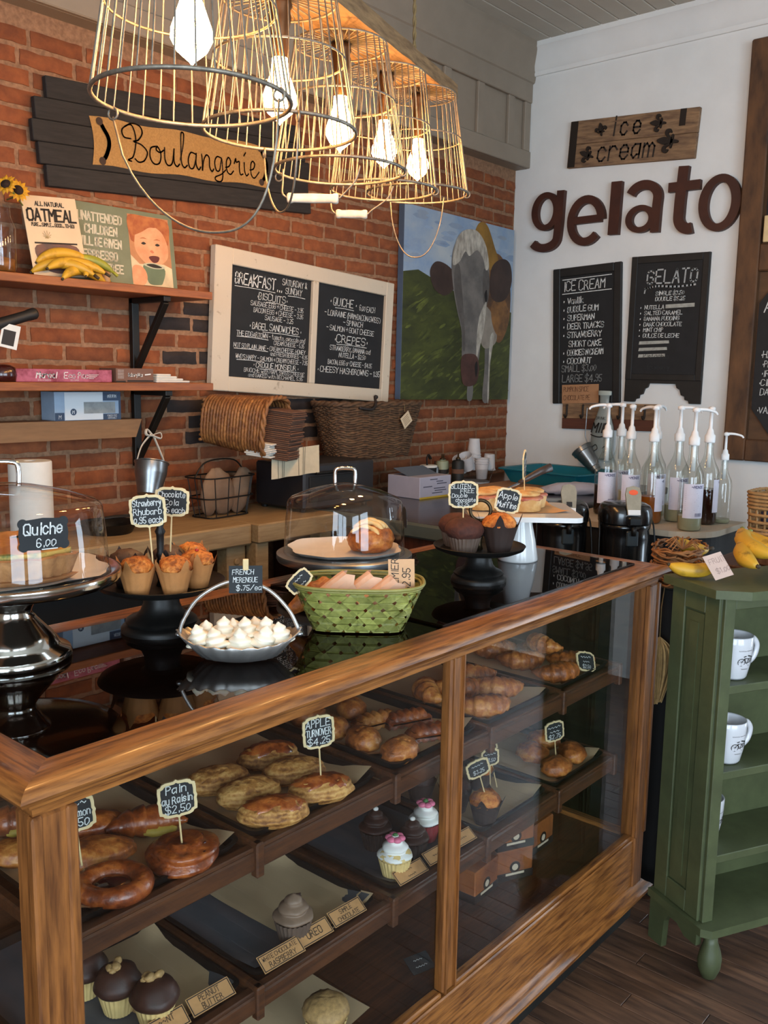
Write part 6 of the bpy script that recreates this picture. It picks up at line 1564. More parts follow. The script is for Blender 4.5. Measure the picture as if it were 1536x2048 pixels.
# tall wood framed board by the frame edge
m_door = M('old_brown_door_frame', '6e4a2c', .7, col2='3d2819', scale=5, stretch=(3, 1, 3), bump=.25, ramp=(.3, .7))
t = thing('framed_menu', 'tall brown wood framed menu with octagonal chalk panel', 'chalkboard', mtx=face_mtx((XW, 1.585, 1.183), *WHITE_FACE, 0))
W_, H_ = .80, 1.865
for nm, (a, b, c, d) in (('stile', (0, .10, 0, H_)), ('stile', (W_-.10, W_, 0, H_)), ('rail', (.10, W_-.10, 0, .10)), ('rail', (.10, W_-.10, .86, .98)), ('rail', (.10, W_-.10, H_-.10, H_))):
    MB().box(a, b, c, d, 0, .05, .006).build(nm, m_door, t)
MB().box(.10, W_-.10, .10, H_-.10, .004, .014).build('backing', M('backing_brown', '5b3f28', .8, var=.25, scale=6, stretch=(1, 4, 4)), t)
oc = [(.11, .24), (.20, .12), (.60, .12), (.69, .24), (.69, .72), (.60, .84), (.20, .84), (.11, .72)]
MB().prism(oc, .014, .024).build('octagon_slate', m_slate, t)
MB().prism([(.11, 1.02), (.69, 1.02), (.69, 1.60), (.60, 1.70), (.20, 1.70), (.11, 1.60)], .014, .022).build('upper_slate', m_slate, t)
mb = MB()
for k, s in enumerate(('ARTISAN', '', '', '*HAZELNUT', ' *PEPPERMINT', ' *IRISH CREAM', '*CINNAMON', ' DARK', '', '*VANILLA')):
    if s: write(mb, s, .135, .60-.042*k+(.08 if k == 0 else 0), .028 if k else .05, z=.0248, wx=.85)
mb.build('chalk_lettering', m_chalk, t)
MB().box(.115, .30, .985, 1.10, .05, .06, .003).build('pale_block', m_border, t)

# ================================================================== COUNTERS BEHIND THE CASE
m_birch = M('pale_butcher_block', 'a98e66', .55, col2='8f7450', scale=8, stretch=(1, 10, 10), bump=.06)
m_gap = M('near_black_panel', '0e0c0b', .7)  # even near-black for the cabinet, stand and oven door panels
t = thing('work_bench', 'pale wooden work bench with bolted legs along the bricks', 'bench', (2.12, 2.43, 0))
MB().box(-1.9, 0, 0, .385, .945, 1.02, .006).build('top', m_birch, t)
for x, y in ((-.09, .03), (-.09, .30), (-1.75, .03), (-1.75, .30)): MB().box(x-.0, x+.085, y, y+.06, 0, .945, .004).build('leg', m_birch, t)
for x in (-.048, -1.71): MB().lathe([(.012, 0), (.012, .004), (.008, .006)], 16, Matrix.Translation((x, .030, .885)) @ Matrix.Rotation(pi/2, 4, 'X')).build('bolt_plug', m_birch, t)
t = thing('fridge_cabinet', 'black under counter cabinet beneath the work bench', 'cabinet', (1.2, 2.55, 0))
MB().box(-1.0, .80, 0, .25, .02, .93, .004).build('body', m_gap, t); MB().box(-.4, .5, -.012, 0, .70, .72, .003).build('handle', m_iron, t)
t = thing('side_table', 'lower pale wooden table joined to the bench', 'table', (2.125, 2.40, 0))
MB().box(0, .41, 0, .42, .95, 1.0195, .005).build('top', m_birch, t)
for x in (.005, .33): MB().box(x, x+.06, .02, .08, 0, .95, .004).build('leg', m_birch, t)
# L-shaped dark counter
m_ctop = M('dark_stone_laminate', '2e2b27', .25, col2='1f1d1a', scale=60, coat=.2)
m_cedge = M('grey_green_edge', '4e5753', .4, var=.06, scale=20)
m_cwood = M('red_brown_cabinet', '5a2c1a', .5, col2='3e1c10', scale=7, stretch=(6, 6, 1))
t = thing('back_counter', 'dark stone topped counter with grey green edge in the corner', 'counter', (2.54, 1.86, 0))
mb = MB(); mb.box(.02, 1.812, .0, .955, .985, 1.02, .004); mb.build('worktop', m_ctop, t)
MB().box(0, .022, .0, .955, .965, 1.021, .008).build('edge_band', m_cedge, t)
MB().box(.03, 1.80, .02, .95, .0, .965).build('cabinet_body', m_cwood, t)
MB().box(.95, 1.812, .30, .70, 1.0205, 1.0215).build('kraft_mat', m_kraftt, t)
ZCN = 1.0205
# black toaster oven
t = thing('toaster_oven', 'charcoal boxy oven on the lower table below the towel', 'oven', (2.60, 2.60, 1.0205), .0)
MB().box(-.185, .22, -.13, .15, .012, .185, .008).build('body', M('charcoal_metal', '2d2b2d', .45, metal=.3, var=.1, scale=10), t)
for x, y in ((-.16, -.10), (.19, -.10), (-.16, .12), (.19, .12)): MB().lathe([(.012, 0), (.014, .014)], 10, Matrix.Translation((x, y, 0))).build('foot', m_black, t)
MB().box(-.16, .10, -.136, -.13, .04, .140, .003).build('door_glass', m_gap, t); MB().tube([(-.14, -.148, .152), (.08, -.148, .152)], .006, 8).build('handle', m_iron, t)
mb = MB(); mb.lathe([(.014, 0), (.014, .004)], 20, Matrix.Translation((-.13, -.131, .168)) @ Matrix.Rotation(pi/2, 4, 'X')); mb.build('badge', m_iron, t)
# wire rack with paper packets on the bench
m_blkw = M('black_wire', '1a1714', .5, metal=.4)
t = thing('wire_rack', 'black wire basket rack holding brown paper packets', 'rack', (2.165, 2.66, 1.02), .1)
mb = MB()
for z, s in ((.004, .8), (.075, .95), (.15, 1.0)): mb.tube([(.13*s*x, .075*s*y, z) for x, y in loop(1, 1, 5, 40)], .003, 6, closed=True)
mb.build('hoops', m_blkw, t, smooth=True)
for k in range(14):
    a = 2*pi*k/14; c, s = loop(1, 1, 5, 56)[k*4]; MB().tube([(.104*c, .06*s, .004), (.13*c, .075*s, .15)], .002, 5).build('wire', m_blkw, t)
MB().tube(smooth_pts([(-.13, 0, .15), (-.07, 0, .205), (.07, 0, .205), (.13, 0, .15)], 6, False), .003, 6).build('handle', m_blkw, t, smooth=True)
m_packet = M('brown_packet', '6d5340', .8, col2='8a7058', scale=8, bump=.2)
for k, (x, rz, rx, lb) in enumerate(((-.06, .3, .25, 'brown paper packet leaning left in the wire rack'), (.02, -.2, -.2, 'pale brown packet standing in the middle of the wire rack'), (.07, .1, .35, 'brown paper packet at the right of the wire rack'))):
    t = thing('paper_packet', lb, 'packet', mtx=Matrix.Translation((2.165+x, 2.66, 1.028)) @ Matrix.Rotation(rz, 4, 'Z') @ Matrix.Rotation(rx, 4, 'Y'))
    mb = MB(); mb.sphere((0, 0, .085), .055, .022, .09, 14, 10, lambda d: 1+.15*noise.noise(d*2+Vector((k, 0, 0)))*(abs(d.z) < .95)); mb.build('bag', m_packet, t, smooth=True)
# paper towel roll and skillet on the bench
t = thing('paper_roll', 'white paper towel roll behind the quiche dome', 'paper roll', (1.385, 2.60, 1.02))
MB().lathe([(.018, .0), (.062, .0), (.063, .004), (.063, .252), (.061, .256), (.018, .256), (.018, .25)], 40).build('roll', m_nap, t, auto=40)
t = thing('skillet', 'black skillet with a white wrapped handle on the bench', 'pan', (1.66, 2.62, 1.02), -.3)
MB().lathe([(.075, 0), (.095, .035), (.097, .036), (.092, .034), (.072, .004), (.0005, .004)], 36).build('pan', m_iron, t, auto=40)
MB().tube([(.09, 0, .034), (.14, 0, .045), (.20, 0, .05)], .010, 8, flat=.6).build('handle', m_black, t, smooth=True)
MB().lathe([(.012, -.02), (.014, 0), (.012, .02)], 12, Matrix.Translation((.12, -.035, .035)) @ Matrix.Rotation(pi/2, 4, 'Y')).build('white_knob', m_nap, t, smooth=True)
t = thing('spoon_rest', 'dark tongs lying across the skillet', 'tongs', (1.68, 2.60, 1.058), -.1)
for s in (-1, 1): MB().tube([(-.10, .0, .012), (.0, s*.012, .016), (.12, s*.018, .010)], .006, 6, flat=.5).build('arm', m_black, t, smooth=True)
# objects on the dark counter
t = thing('paper_carton', 'white carton with grey print and yellow base stripe', 'box', (3.16, 2.50, ZCN), -.05)
MB().box(-.10, .11, -.09, .10, 0, .095, .002).build('carton', M('white_carton', 'a9a6b4', .6, var=.06, scale=10), t)
MB().box(-.1005, .1105, -.0906, -.09, 0, .008).build('yellow_stripe', M('yellow_print', 'b89a30', .6), t)
mb = MB(); rr = random.Random(5)
for k in range(7): x = rr.uniform(-.08, .02); z = .02+.01*k; mb.box(x, x+rr.uniform(.04, .08), -.0908, -.0902, z, z+.004)
mb.build('grey_print', M('grey_print', '4f4d5c', .6), t)
MB().grid(lambda u, v: (-.10+.2*u, -.02+.09*v, .095+.03*v), 2, 2).build('open_flap', M('flap_blue', '5b6674', .6), t)
t = thing('travel_tumbler', 'black tumbler with white sleeve and dark lid', 'tumbler', (3.352, 2.60, ZCN))
MB().lathe([(.030, 0), (.032, .004), (.038, .105), (.039, .110), (.033, .110)], 28).build('body', m_black, t, auto=40)
MB().lathe([(.0338, .028), (.0372, .068)], 28, close=False).build('white_sleeve', m_nap, t, smooth=True)
MB().lathe([(.041, .108), (.041, .116), (.036, .118), (.0005, .118)], 28).build('rim', m_nap, t, auto=40)
MB().tube(smooth_pts([(-.012, 0, .118), (-.014, 0, .15), (-.004, 0, .165), (.014, 0, .145)], 5, False), .007, 8, flat=.5).build('spout_lid', m_iron, t, smooth=True)
def pump_bottle(label, x, y, r, h, mat, capm, grp='small counter bottles'):
    t = thing('sauce_bottle', label, 'bottle', (x, y, ZCN), 0, grp)
    MB().lathe([(r*.96, 0), (r, .006), (r, h*.82), (r*.85, h*.88), (r*.4, h*.9), (r*.4, h*.94)], 24).build('body', mat, t, auto=40)
    MB().lathe([(r*.45, h*.93), (r*.3, h*.98), (r*.16, h*1.0), (r*.10, h*1.12), (.0005, h*1.13)], 16).build('nozzle', capm, t, smooth=True)
    MB().lathe([(r*1.005, h*.45), (r*1.005, h*.6)], 24, close=False).build('label_band', m_ink if mat != m_black else m_napb, t)
m_sage = M('sage_plastic', '8f9478', .5)
pump_bottle('steel cylinder bottle behind the tumbler', 3.44, 2.63, .020, .115, m_galv, m_iron)
pump_bottle('sage green squeeze bottle with brass nozzle', 3.515, 2.645, .029, .140, m_sage, m_bronze)
pump_bottle('second sage green squeeze bottle half hidden', 3.575, 2.68, .026, .135, m_sage, m_bronze)
pump_bottle('black squeeze bottle with a notched cap', 3.565, 2.585, .030, .145, m_black, m_bronze)
# styrofoam cups in a clear tub
m_foam = M('white_styrofoam', 'c9c6c6', .7, var=.03, scale=60, bump=.1)
cp = MB().lathe([(.001, .002), (.026, .0), (.034, .075), (.037, .077), (.037, .081), (.033, .081), (.024, .004), (.001, .004)], 28).mesh('foam_cup', m_foam, auto=45)
t = thing('cup_tub', 'clear plastic tub holding white foam cups', 'tub', (3.80, 2.66, ZCN))
mb = MB(); mb.lathe([(.085, .002), (.10, .05), (.105, .072)], 40, close=False); mb.build('tub_wall', GLASS('cloudy_plastic', (.8, .82, .84), 2.0, .2), t, smooth=True)
MB().lathe([(.001, .0), (.085, .0), (.085, .004), (.001, .004)], 40).build('tub_base', m_foam, t)
CUPS = [((3.70, 2.62, .075), (.1, -.55, 0), 'foam cup tipped over the tub edge beside the squeeze bottles')]
for k in range(8): CUPS.append(((3.795, 2.655, .062+.011*k), (pi, 0, 0), None))
for k in range(3): CUPS.append(((3.79, 2.60, .020+.012*k), (0, 0, 0), None))
CUPS += [((3.885, 2.62, .058), (pi+.05, 0, 0), 'small foam cup upside down at the end of the tub'), ((3.71, 2.66, .060), (.1, -.55, 0), 'second foam cup nested in the tipped one')]
for loc, rot, lb in CUPS:
    z = loc[2]+(.081 if abs(rot[0]) > 2 else 0)
    tag(link('foam_cup', cp, None, (loc[0], loc[1], ZCN+z), rot), lb or ('white foam cup in the tall upturned stack' if abs(rot[0]) > 2 else 'white foam cup in the low upright stack in the tub'), 'cup', 'foam cups')
# teal tray
m_teal = M('teal_plastic', '0f6f80', .45, var=.06, scale=10)
t = thing('teal_tray', 'teal plastic tray against the white wall', 'tray', (4.08, 2.33, ZCN), -.06)
mb = MB(); R4 = []
for (hw, hd, z) in ((.16, .20, 0), (.185, .235, .062), (.205, .255, .066), (.205, .255, .072), (.182, .232, .070), (.156, .196, .006)):
    R4.append([(x, y, z) for x, y in ((hw*q[0], hd*q[1]) for q in loop(1, 1, 9, 32))])
V = [p for r in R4 for p in r]; F = []
for j in range(5): F += [(j*32+k, j*32+(k+1) % 32, (j+1)*32+(k+1) % 32, (j+1)*32+k) for k in range(32)]
F += [tuple(range(32))[::-1], tuple(160+k for k in range(32))]; mb.add(V, F); mb.build('moulded_tray', m_teal, t, auto=40)
t = thing('crumpled_bag', 'white crumpled printed bag on the counter', 'bag', (3.74, 2.05, ZCN), -.7)
mb = MB(); mb.sphere((0, 0, .02), .15, .05, .035, 26, 12, lambda d: 1+.22*noise.noise(d*3)); squash(mb).build('bag', M('white_printed_bag', 'b9b8c8', .6, var=.08, scale=14), t, smooth=True)
# ------------------------------------------------------------------ coffee station
t = thing('coffee_station', 'black cabinet carrying the coffee urns', 'cabinet', (2.80, 1.12, 0))
MB().box(0, .37, 0, .72, .0, .80, .004).build('body', m_gap, t); MB().box(-.01, .378, -.01, .72, .80, .82, .004).build('top', m_black, t)
t = thing('syrup_stand', 'raised pale topped black stand with rounded corner for syrups', 'stand', (3.22, 1.12, 0))
c = .16; ou = [(-.03+c-c*cos(a), .10+c-c*sin(a)) for a in [radians(x) for x in range(0, 91, 10)]]+[(.40, .10), (.40, .72), (-.03, .72)]
MB().prism(ou, .978, 1.0).build('top', M('pale_laminate', 'b5a690', .5, var=.06, scale=14), t)
MB().prism([(x*.98+.012, y*.98+.008) for x, y in ou], 0, .978).build('body', m_gap, t)
m_urn = M('black_urn_plastic', '0d0c0c', .22, coat=.4)
m_clear = GLASS('clear_lever', (.80, .78, .70), 2.5)
def airpot(label, x, y, dot):
    t = thing('coffee_urn', label, 'coffee urn', (x, y, .82), -.83, 'black coffee urns')
    MB().lathe([(.082, 0), (.088, .01), (.090, .03), (.090, .17), (.088, .20), (.091, .205), (.091, .225)], 40).build('body', m_urn, t, smooth=True)
    mb = MB(); n = 40
    R5 = [(1.0, .225), (1.0, .252), (.97, .272), (.90, .285), (.78, .292), (.0, .294)]
    V = []; F = []
    for k_, z in R5: V += [(.092*k_*qx, .092*k_*qy, z) for qx, qy in loop(1, 1, 2.6, n)]
    for j in range(len(R5)-1): F += [(j*n+k, j*n+(k+1) % n, (j+1)*n+(k+1) % n, (j+1)*n+k) for k in range(n)]
    mb.add(V, F).build('lid', m_urn, t, smooth=True)
    MB().box(-.024, .024, -.128, -.085, .225, .258, .006).build('spout_housing', m_urn, t)
    MB().box(-.021, .021, -.104, -.089, .150, .205, .004).build('gauge_panel', M('grey_gauge', '2c3336', .3), t)
    MB().tube([(0, -.112, .225), (0, -.114, .19)], .009, 10).build('spout', m_iron, t, smooth=True)
    k = Matrix.Translation((0, -.105, .262)) @ Matrix.Rotation(-.32, 4, 'X')
    mb = MB(); mb.prism([(-.022, 0), (.022, 0), (.028, .075), (.022, .098), (0, .104), (-.022, .098), (-.028, .075)], -.004, .004, k @ Matrix.Rotation(pi/2, 4, 'X')); mb.build('tap_lever', M('amber_clear_lever', '8f8672', .25, var=.1, scale=30, coat=.5), t)
    MB().prism([(-.022, 0), (.022, 0), (.022, .018), (-.022, .018)], -.005, .005, k @ Matrix.Rotation(pi/2, 4, 'X')).build('lever_clip', m_porc, t)
    if dot:
        mb = MB(); mb.prism([(.016*cos(a), .080+.0095*sin(a)) for a in [2*pi*q/20 for q in range(20)]], .004, .0052, k @ Matrix.Rotation(pi/2, 4, 'X')); mb.build('orange_sticker', M('orange_sticker', 'e0521c', .5), t)
    else:
        mb = MB(); mb.prism([(-.010, .022), (.010, .022), (.010, .040), (-.010, .040)], .004, .0052, k @ Matrix.Rotation(pi/2, 4, 'X')); mb.build('black_sticker', m_ink, t)
    MB().tube(smooth_pts([(-.092, 0, .240), (-.098, -.03, .20), (-.092, -.06, .06), (0, -.10, .035), (.092, -.06, .06), (.098, -.03, .20), (.092, 0, .240)], 6, False), .0035, 6).build('carry_bail', m_iron, t, smooth=True)
airpot('black coffee urn with a clear lever marked by an orange sticker', 3.02, 1.445, True)
airpot('black coffee urn with a clear lever beside the white cake stand', 2.895, 1.628, False)
# syrup bottles
m_syr = GLASS('syrup_glass', (.90, .92, .90), 1.6)
m_pump = M('white_pump_plastic', 'e6e4e2', .4)
m_lab = M('white_syrup_label', 'cfcad6', .6, var=.04, scale=30)
m_labp = M('label_print', '6c6680', .7)
SY = {'clear': M('pale_syrup', 'a59f80', .3, var=.05, scale=10), 'amber': M('amber_syrup', '8a4a12', .25), 'dark': M('dark_syrup', '2a1008', .2)}
def syrup(label, x, y, liq, lvl, yaw, pa, z=1.0, s=1.1, lab=True):
    t = thing('syrup_bottle', label, 'bottle', (x, y, z), yaw, 'syrup bottles with white pumps'); t.scale = (s,)*3
    MB().lathe([(.034, .001), (.0385, .006), (.0395, .02), (.0395, .175), (.036, .195), (.026, .215), (.018, .235), (.0145, .255), (.0145, .292)], 32, close=False).build('glass', m_syr, t, smooth=True)
    if lvl:
        MB().lathe([(.001, .003), (.033, .003), (.0375, .01), (.0375, lvl), (.001, lvl)], 28).build('syrup', SY[liq], t, auto=40)
    if lab:
        V = []; F = []; n = 12; mb = MB()
        for k in range(n+1):
            a = -pi/2-.95+1.9*k/n; V += [(.0402*cos(a), .0402*sin(a), .045), (.0402*cos(a), .0402*sin(a), .160)]
        F = [(2*k, 2*k+2, 2*k+3, 2*k+1) for k in range(n)]; lb_ = mb.add(V, F).build('label', m_lab, t, smooth=True)
        mb = MB(); flat = MB(); rr = random.Random(int(x*1000))
        write(flat, '~MONDE', -.012, .146, .008, jit=0, w=.002)
        for q in range(10): yq = .136-.007*q; stroke(flat, [(-.030, yq), (-.030+rr.uniform(.03, .058), yq)], .0012)
        for q in range(9): stroke(flat, [(.004+.003*q, .052), (.004+.003*q, .062)], .0016)
        V = []
        for (px, py, pz) in flat.v:
            a = -pi/2+px/.0405; V.append((.0407*cos(a), .0407*sin(a), py))
        mb.add(V, flat.f).build('label_print', m_labp, lb_)
    MB().lathe([(.017, .286), (.018, .29), (.018, .312), (.013, .316), (.0105, .330), (.006, .336), (.0055, .395), (.012, .397), (.012, .408), (.004, .412)], 20).build('pump_head', m_pump, t, smooth=True)
    MB().lathe([(.0085, .20), (.0085, .288)], 14).build('dip_tube', m_pump, t, smooth=True)
    d = Vector((cos(pa), sin(pa), 0))
    MB().tube(smooth_pts([(0, 0, .404), tuple(d*.03+Vector((0, 0, .405))), tuple(d*.062+Vector((0, 0, .398))), tuple(d*.072+Vector((0, 0, .388)))], 5, False), .0058, 8, taper=lambda u: 1.1-.45*u).build('pump_spout', m_pump, t, smooth=True)
    return t
CA = -.85
syrup('clear syrup bottle at the stand corner with full white label', 3.268, 1.308, 'clear', .05, CA, .05)
syrup('clear syrup bottle behind the corner one', 3.440, 1.436, 'clear', .06, CA, -.1)
syrup('dark red syrup bottle beside the corner one', 3.460, 1.325, 'dark', .125, CA+1.2, .0)
syrup('amber syrup bottle with its label turned sideways', 3.325, 1.488, 'amber', .095, CA+1.0, 1.1)
syrup('dark syrup bottle in front of the milk bottle sign', 3.400, 1.722, 'dark', .11, CA, 3.1)
syrup('pale syrup bottle right behind the orange stickered urn', 3.383, 1.610, 'clear', .10, CA, 1.2)
syrup('syrup bottle crowded behind the milk sign pair', 3.53, 1.725, 'clear', .06, CA, 3.0)
syrup('syrup bottle behind the amber one', 3.50, 1.555, 'clear', .06, CA, .9)
syrup('smaller narrow syrup bottle at the end of the row', 3.535, 1.290, 'clear', .02, CA, -.35, s=.86, lab=False)
# ================================================================== GREEN CABINET AND WHAT IS ON IT
GR = radians(-27)
m_grn2 = M('olive_green_paint', '525838', .55, col2='454a2e', scale=14, bump=.06, coat=.1)
GO = Vector((2.226, .792, 0))
cab = thing('green_cabinet', 'olive green painted open shelf cabinet with curved feet', 'cabinet', GO, GR)
CWd, CDp, CHt = .52, .175, 1.04        # local x along the front, y into depth
for x0, x1 in ((0, .022), (CWd-.022, CWd)):
    MB().box(x0, x1, 0, CDp, .145, CHt-.022, .002).build('side_panel', m_grn2, cab)
for y0, y1 in ((0, .05), (CDp-.05, CDp)): MB().box(-.008, .0, y0, y1, .145, CHt-.022, .002).build('side_stile', m_grn2, cab)
for z0, z1 in ((.145, .205), (CHt-.075, CHt-.022)): MB().box(-.008, 0, .05, CDp-.05, z0, z1, .002).build('side_rail', m_grn2, cab)
MB().prism([(.055, .21), (CDp-.055, .21), (CDp-.055, CHt-.08), (.055, CHt-.08)], 0, .004, Matrix(((0, 0, -1, 0), (1, 0, 0, 0), (0, 1, 0, 0), (0, 0, 0, 1)))).build('raised_panel', m_grn2, cab)
MB().prism([(.072, .235), (CDp-.072, .235), (CDp-.072, CHt-.105), (.072, CHt-.105)], .004, .007, Matrix(((0, 0, -1, 0), (1, 0, 0, 0), (0, 1, 0, 0), (0, 0, 0, 1)))).build('raised_panel', m_grn2, cab)
MB().box(.022, CWd-.022, CDp-.012, CDp-.002, .145, CHt-.022).build('back_panel', m_grn2, cab)
MB().box(0, .034, -.012, 0, .145, CHt-.022, .002).build('front_stile', m_grn2, cab)
MB().box(CWd-.034, CWd, -.012, 0, .145, CHt-.022, .002).build('front_stile', m_grn2, cab)
MB().box(.034, CWd-.034, -.012, 0, CHt-.055, CHt-.022, .002).build('front_rail', m_grn2, cab)
tp = [(.04, -.055), (CWd-.04, -.055), (CWd+.028, -.01), (CWd+.028, CDp+.01), (-.032, CDp+.01), (-.032, -.01)]
MB().prism(tp, CHt-.022, CHt).build('top', m_grn2, cab)
SHZ = (.325, .555, .785)
for z in SHZ: MB().box(.022, CWd-.022, -.008, CDp-.012, z-.022, z, .002).build('shelf', m_grn2, cab)
MB().prism([(.0, -.05), (CWd, -.05), (CWd+.02, -.03), (CWd+.02, CDp+.005), (-.022, CDp+.005), (-.022, -.03)], .123, .145).build('bottom_board', m_grn2, cab)
# scalloped apron on the side and curved feet
def zmap(x): return Matrix(((0, 0, 1, x), (1, 0, 0, 0), (0, 1, 0, 0), (0, 0, 0, 1)))
ap = [(-.01, .123), (-.01, .085), (.035, .085), (.05, .095), (.065, .105), (CDp-.075, .105), (CDp-.06, .08), (CDp-.055, .0), (CDp, .0), (CDp, .123)]
MB().prism(ap, 0, .018, zmap(-.016)).build('side_apron', m_grn2, cab)
for x in (.0, CWd-.04):
    k = Matrix.Translation((x+.018, -.028, 0)) @ Matrix.Rotation(.6, 4, 'Z')
    MB().lathe([(.012, 0), (.022, .006), (.032, .030), (.034, .052), (.029, .075), (.020, .100), (.018, .123)], 18, k, rip=lambda a, i: 1+.12*cos(2*a)).build('front_foot', m_grn2, cab, smooth=True)
CBm = Matrix.Translation(GO) @ Matrix.Rotation(GR, 4, 'Z')
# mugs
m_mug = M('white_mug_glaze', 'd5d3d6', .2, coat=.4)
def mug(label, x, y, z, yaw):
    p = CBm @ Vector((x, y, z))
    t = thing('coffee_mug', label, 'mug', p, GR+yaw, 'white mugs in the green cabinet')
    t.scale = (1.15,)*3
    cu_ = MB().lathe([(.001, .004), (.026, .003), (.029, 0), (.033, .006), (.040, .04), (.0425, .075), (.043, .098), (.0415, .100), (.039, .097), (.036, .04), (.028, .010), (.001, .008)], 40).build('cup', m_mug, t, smooth=True)
    MB().tube(smooth_pts([(.040, 0, .082), (.058, 0, .084), (.070, 0, .066), (.062, 0, .040), (.037, 0, .024)], 6, False), .0055, 8, flat=1.3).build('handle', m_mug, t, smooth=True)
    flat = MB(); write(flat, '~~~~~ ~~~~~', 0, .068, .0060, align='c', jit=.1, slant=.25, wx=.7)
    for cx in (-.011, .012):
        stroke(flat, [(cx+.0085*cos(a), .045+.0085*sin(a)) for a in [2*pi*q/16 for q in range(17)]], .0013)
        for q in range(4): a = q*pi/4; stroke(flat, [(cx-.008*cos(a), .045-.008*sin(a)), (cx+.008*cos(a), .045+.008*sin(a))], .0005)
    stroke(flat, [(-.011, .045), (-.004, .054), (.008, .053), (.012, .045), (0, .043), (-.004, .054)], .0016); stroke(flat, [(-.006, .058), (-.001, .059)], .002); stroke(flat, [(.006, .060), (.020, .056), (.018, .048)], .003)
    write(flat, '~~~~~~', 0, .026, .0052, align='c', jit=.1, slant=.25, wx=.7)
    V = [(.0428*cos(-pi/2+px/.042)*(.98+.0*py), .0428*sin(-pi/2+px/.042)*.98, py) for px, py, pz in flat.v]
    def rad(z): return .0415 if z > .055 else .0402+.0013*(z-.04)/.015 if z > .04 else .0385
    V = [((rad(py)+.0008)*cos(-pi/2+px/.042), (rad(py)+.0008)*sin(-pi/2+px/.042), py) for px, py, pz in flat.v]
    MB().add(V, flat.f).build('bicycle_print', m_ink, cu_)
    return t
mug('white mug with bicycle print on the top open shelf', .098, .055, SHZ[2]+.0005, .0)
mug('white mug with bicycle print on the middle shelf', .098, .055, SHZ[1]+.0005, .0)
mug('white mug half hidden behind the stile on the lower shelf', .080, .095, SHZ[0]+.0005, .6)
# bananas, card and raffia basket on top
for i, (x, y, z, rz, rx, lb) in enumerate(((.135, .085, .070, -.25, .35, 'spotted ripe banana in front of the cabinet bunch'), (.165, .105, .085, .1, .25, 'spotted ripe banana in the middle of the cabinet bunch'), (.205, .120, .082, .45, .3, 'ripe banana at the back of the cabinet bunch'), (.245, .11, .075, .8, .3, 'ripe banana at the far end of the cabinet bunch'))):
    m = CBm @ Matrix.Translation((x, y, CHt+z)) @ Matrix.Rotation(-.9+rz*.4, 4, 'Z') @ Matrix.Rotation(pi/2+rx*.5, 4, 'X') @ Matrix.Rotation(.35+rz*.5+pi*.5, 4, 'Y')
    banana('banana', lb, m, .112, .0235, 1.35, M('spotted_banana', 'c79a2c', .5, col2='7d5c1c', scale=30, ramp=(.30, .46)), 'bananas on the green cabinet')
m_raf = M('tan_raffia', 'a06c3c', .75, col2='7a4c26', scale=30, bump=.3, isl=.25)
t = thing('plant_stand', 'narrow black stand between the display case and green cabinet', 'stand', (2.56, 1.13, 0))
MB().box(-.10, .11, -.13, .14, .955, .975, .003).build('top', m_black, t); MB().box(-.085, .095, -.11, .12, 0, .955, .003).build('body', m_gap, t)
pB = Vector((2.535, 1.035, .977))
t = thing('raffia_basket', 'loosely twisted tan raffia basket behind the cabinet', 'basket', pB, .2)
mb = MB(); rr = random.Random(6)
for k in range(120):
    a0 = rr.random()*6.28; ln = rr.uniform(.6, 1.8); r = .085+rr.uniform(-.008, .012); z0 = rr.uniform(-.01, .105)
    mb.tube([(r*1.2*cos(a0+ln*j/6), r*.8*sin(a0+ln*j/6), z0+rr.uniform(-.006, .006)) for j in range(7)], .0035, 5)
mb.build('twisted_strands', m_raf, t, smooth=True, kind='stuff')
mb = MB()
for k in range(26):
    a = rr.random()*6.28; mb.tube([(-.07, -.02, .10), (-.07+.03*cos(a), -.02+.03*sin(a), .115+.02*rr.random()), (-.07+.05*cos(a), -.02+.05*sin(a), .10+.03*rr.random())], .0018, 4)
mb.build('raffia_knot', m_raf, t, kind='stuff')
banana('banana', 'short banana poking from the raffia basket', Matrix.Translation(pB+Vector((-.005, -.035, .095))) @ Matrix.Rotation(-.6, 4, 'Z') @ Matrix.Rotation(.3, 4, 'Y'), .055, .019, .9, None, 'fruit by the raffia basket')
banana('banana', 'yellow banana lying behind the fruit price card', CBm @ Matrix.Translation((.0, .115, CHt+.022)) @ Matrix.Rotation(-.5, 4, 'Z'), .06, .019, .9, None, 'fruit by the raffia basket')
t = thing('fruit_card', 'pale pink card lettered Fruit leaning on the bananas', 'card', mtx=sign_mtx(CBm @ Vector((.0, .03, CHt+.014)), -.72, .65, .28))
MB().box(0, .055, 0, .068, 0, .001).build('card', M('pale_pink_card', 'c9b0a4', .8, var=.04, scale=20), t)
mb = MB(); write(mb, 'FRUIT', .008, .042, .014, z=.0016, wx=.9, w=.0012); write(mb, '$1.00', .014, .014, .014, z=.0016, w=.0012); mb.build('pencil_lettering', M('faint_pencil', '9a837c', .8), t)
# hanging corn-husk bundle between case and cabinet
t = thing('straw_bundle', 'hanging bundle of pale straw strands behind the cabinet', 'straw bundle', (2.418, 1.030, .775))
t.scale = (.85,)*3
mb = MB(); rr = random.Random(3)
for k in range(70):
    a = rr.random()*6.28; d = rr.uniform(.2, 1)
    mb.tube(smooth_pts([(0, 0, .06), (.040*d*cos(a), .040*d*sin(a), .02), (.045*d*cos(a), .045*d*sin(a), -.06), (.018*d*cos(a), .018*d*sin(a), -.17+.03*rr.random())], 3, False), .0028, 4)
mb.build('straw_strands', M('pale_straw', 'b08c58', .8, var=.2, scale=40, isl=.25), t, kind='stuff')
MB().tube([(0, 0, .05), (.01, .005, .16), (.04, .01, .235)], .002, 5).build('cord', m_rope, t)
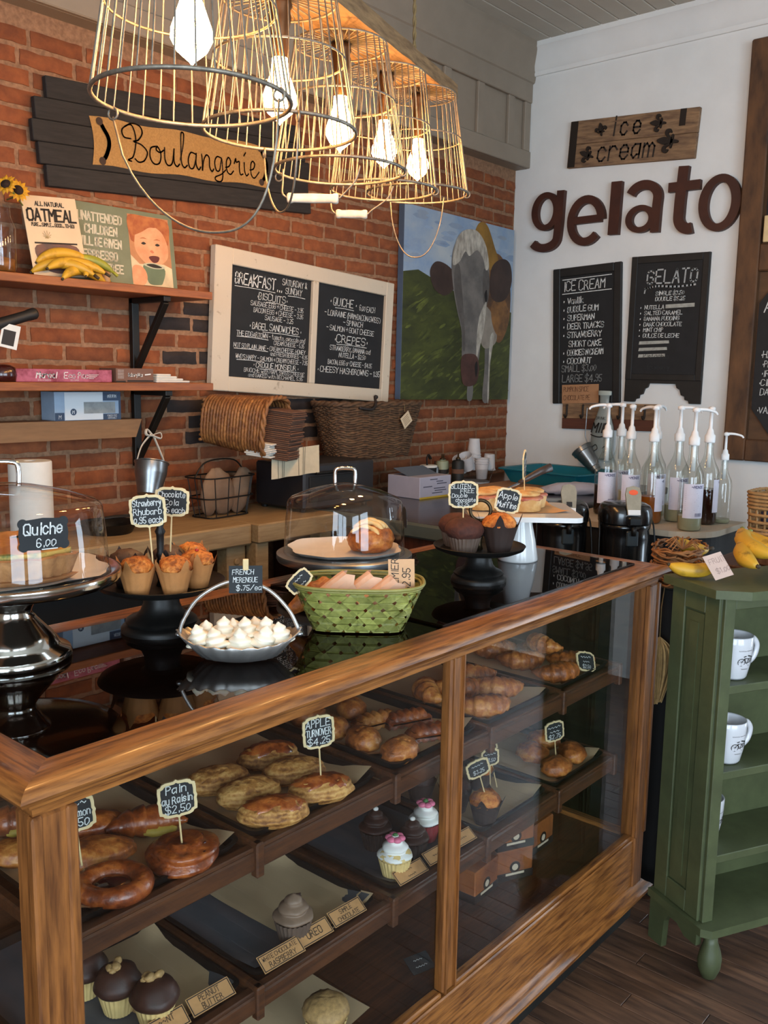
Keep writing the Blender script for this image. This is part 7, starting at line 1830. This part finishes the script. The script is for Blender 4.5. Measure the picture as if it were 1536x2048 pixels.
# table behind the cabinet with a woven basket and crate
t = thing('display_table', 'dark wooden display table behind the green cabinet', 'table', (2.95, 1.02, 0))
MB().box(-.02, .95, -.30, .09, .93, .96, .004).build('top', m_oakd, t)
for x, y in ((.0, -.28), (.0, .04), (.88, -.28), (.88, .04)): MB().box(x, x+.05, y, y+.04, 0, .93, .003).build('leg', m_oakd, t)
t = thing('crate_tray', 'shallow crate of dark dried fruit under pale slats', 'crate', (3.02, .93, .9602), -.3)
MB().box(-.03, .30, -.13, .10, 0, .07, .004).build('crate', M('dark_fruit_mix', '4a2c1e', .7, col2='7a5a44', scale=50, bump=.6), t)
for k in range(4): MB().box(-.02+.012*k, .34, -.12+.055*k, -.075+.055*k, .0705, .080, .002).build('slat', M('pale_slat', 'c9ac84', .6, var=.1, scale=12, stretch=(1, 8, 8)), t)
t = thing('twine_basket', 'tan openwork twine basket standing on the slats', 'basket', (3.14, .945, 1.041))
mb = MB()
for j in range(13):
    z = .012*j; s = .085+.010*j/12
    if 3 <= j <= 7 and j % 2: continue
    mb.tube([(s*x*(1+.02*(-1)**k), s*y*(1+.02*(-1)**k), z) for k, (x, y) in enumerate(loop(1, 1, 4, 48))], .0058, 5, closed=True)
for k in range(24):
    x, y = loop(1, 1, 4, 48)[k*2]; mb.tube([(.085*x, .085*y, 0), (.090*x, .090*y, .075), (.095*x, .095*y, .15)], .004, 5)
mb.build('twine_weave', M('tan_twine', 'a07a4c', .85, var=.2, scale=50, bump=.4), t, smooth=True, kind='stuff')
t = thing('grinder_handle', 'navy blue wrapped handle with a yellow end on the wall counter', 'handle', mtx=Matrix.Translation((3.50, 1.10, 1.075)) @ Matrix.Rotation(-.8, 4, 'Z'))
MB().tube([(-.02, 0, 0), (.10, 0, .0)], .019, 12).build('navy_grip', M('navy_wrap', '1b2038', .6), t, smooth=True); MB().tube([(.10, 0, 0), (.22, 0, 0)], .013, 12).build('yellow_shaft', M('olive_yellow', '8a6f28', .5), t, smooth=True)
MB().tube([(-.01, 0, 0), (-.01, 0, -.075)], .02, 10).build('navy_stem', M('navy_wrap', '1b2038'), t, smooth=True)
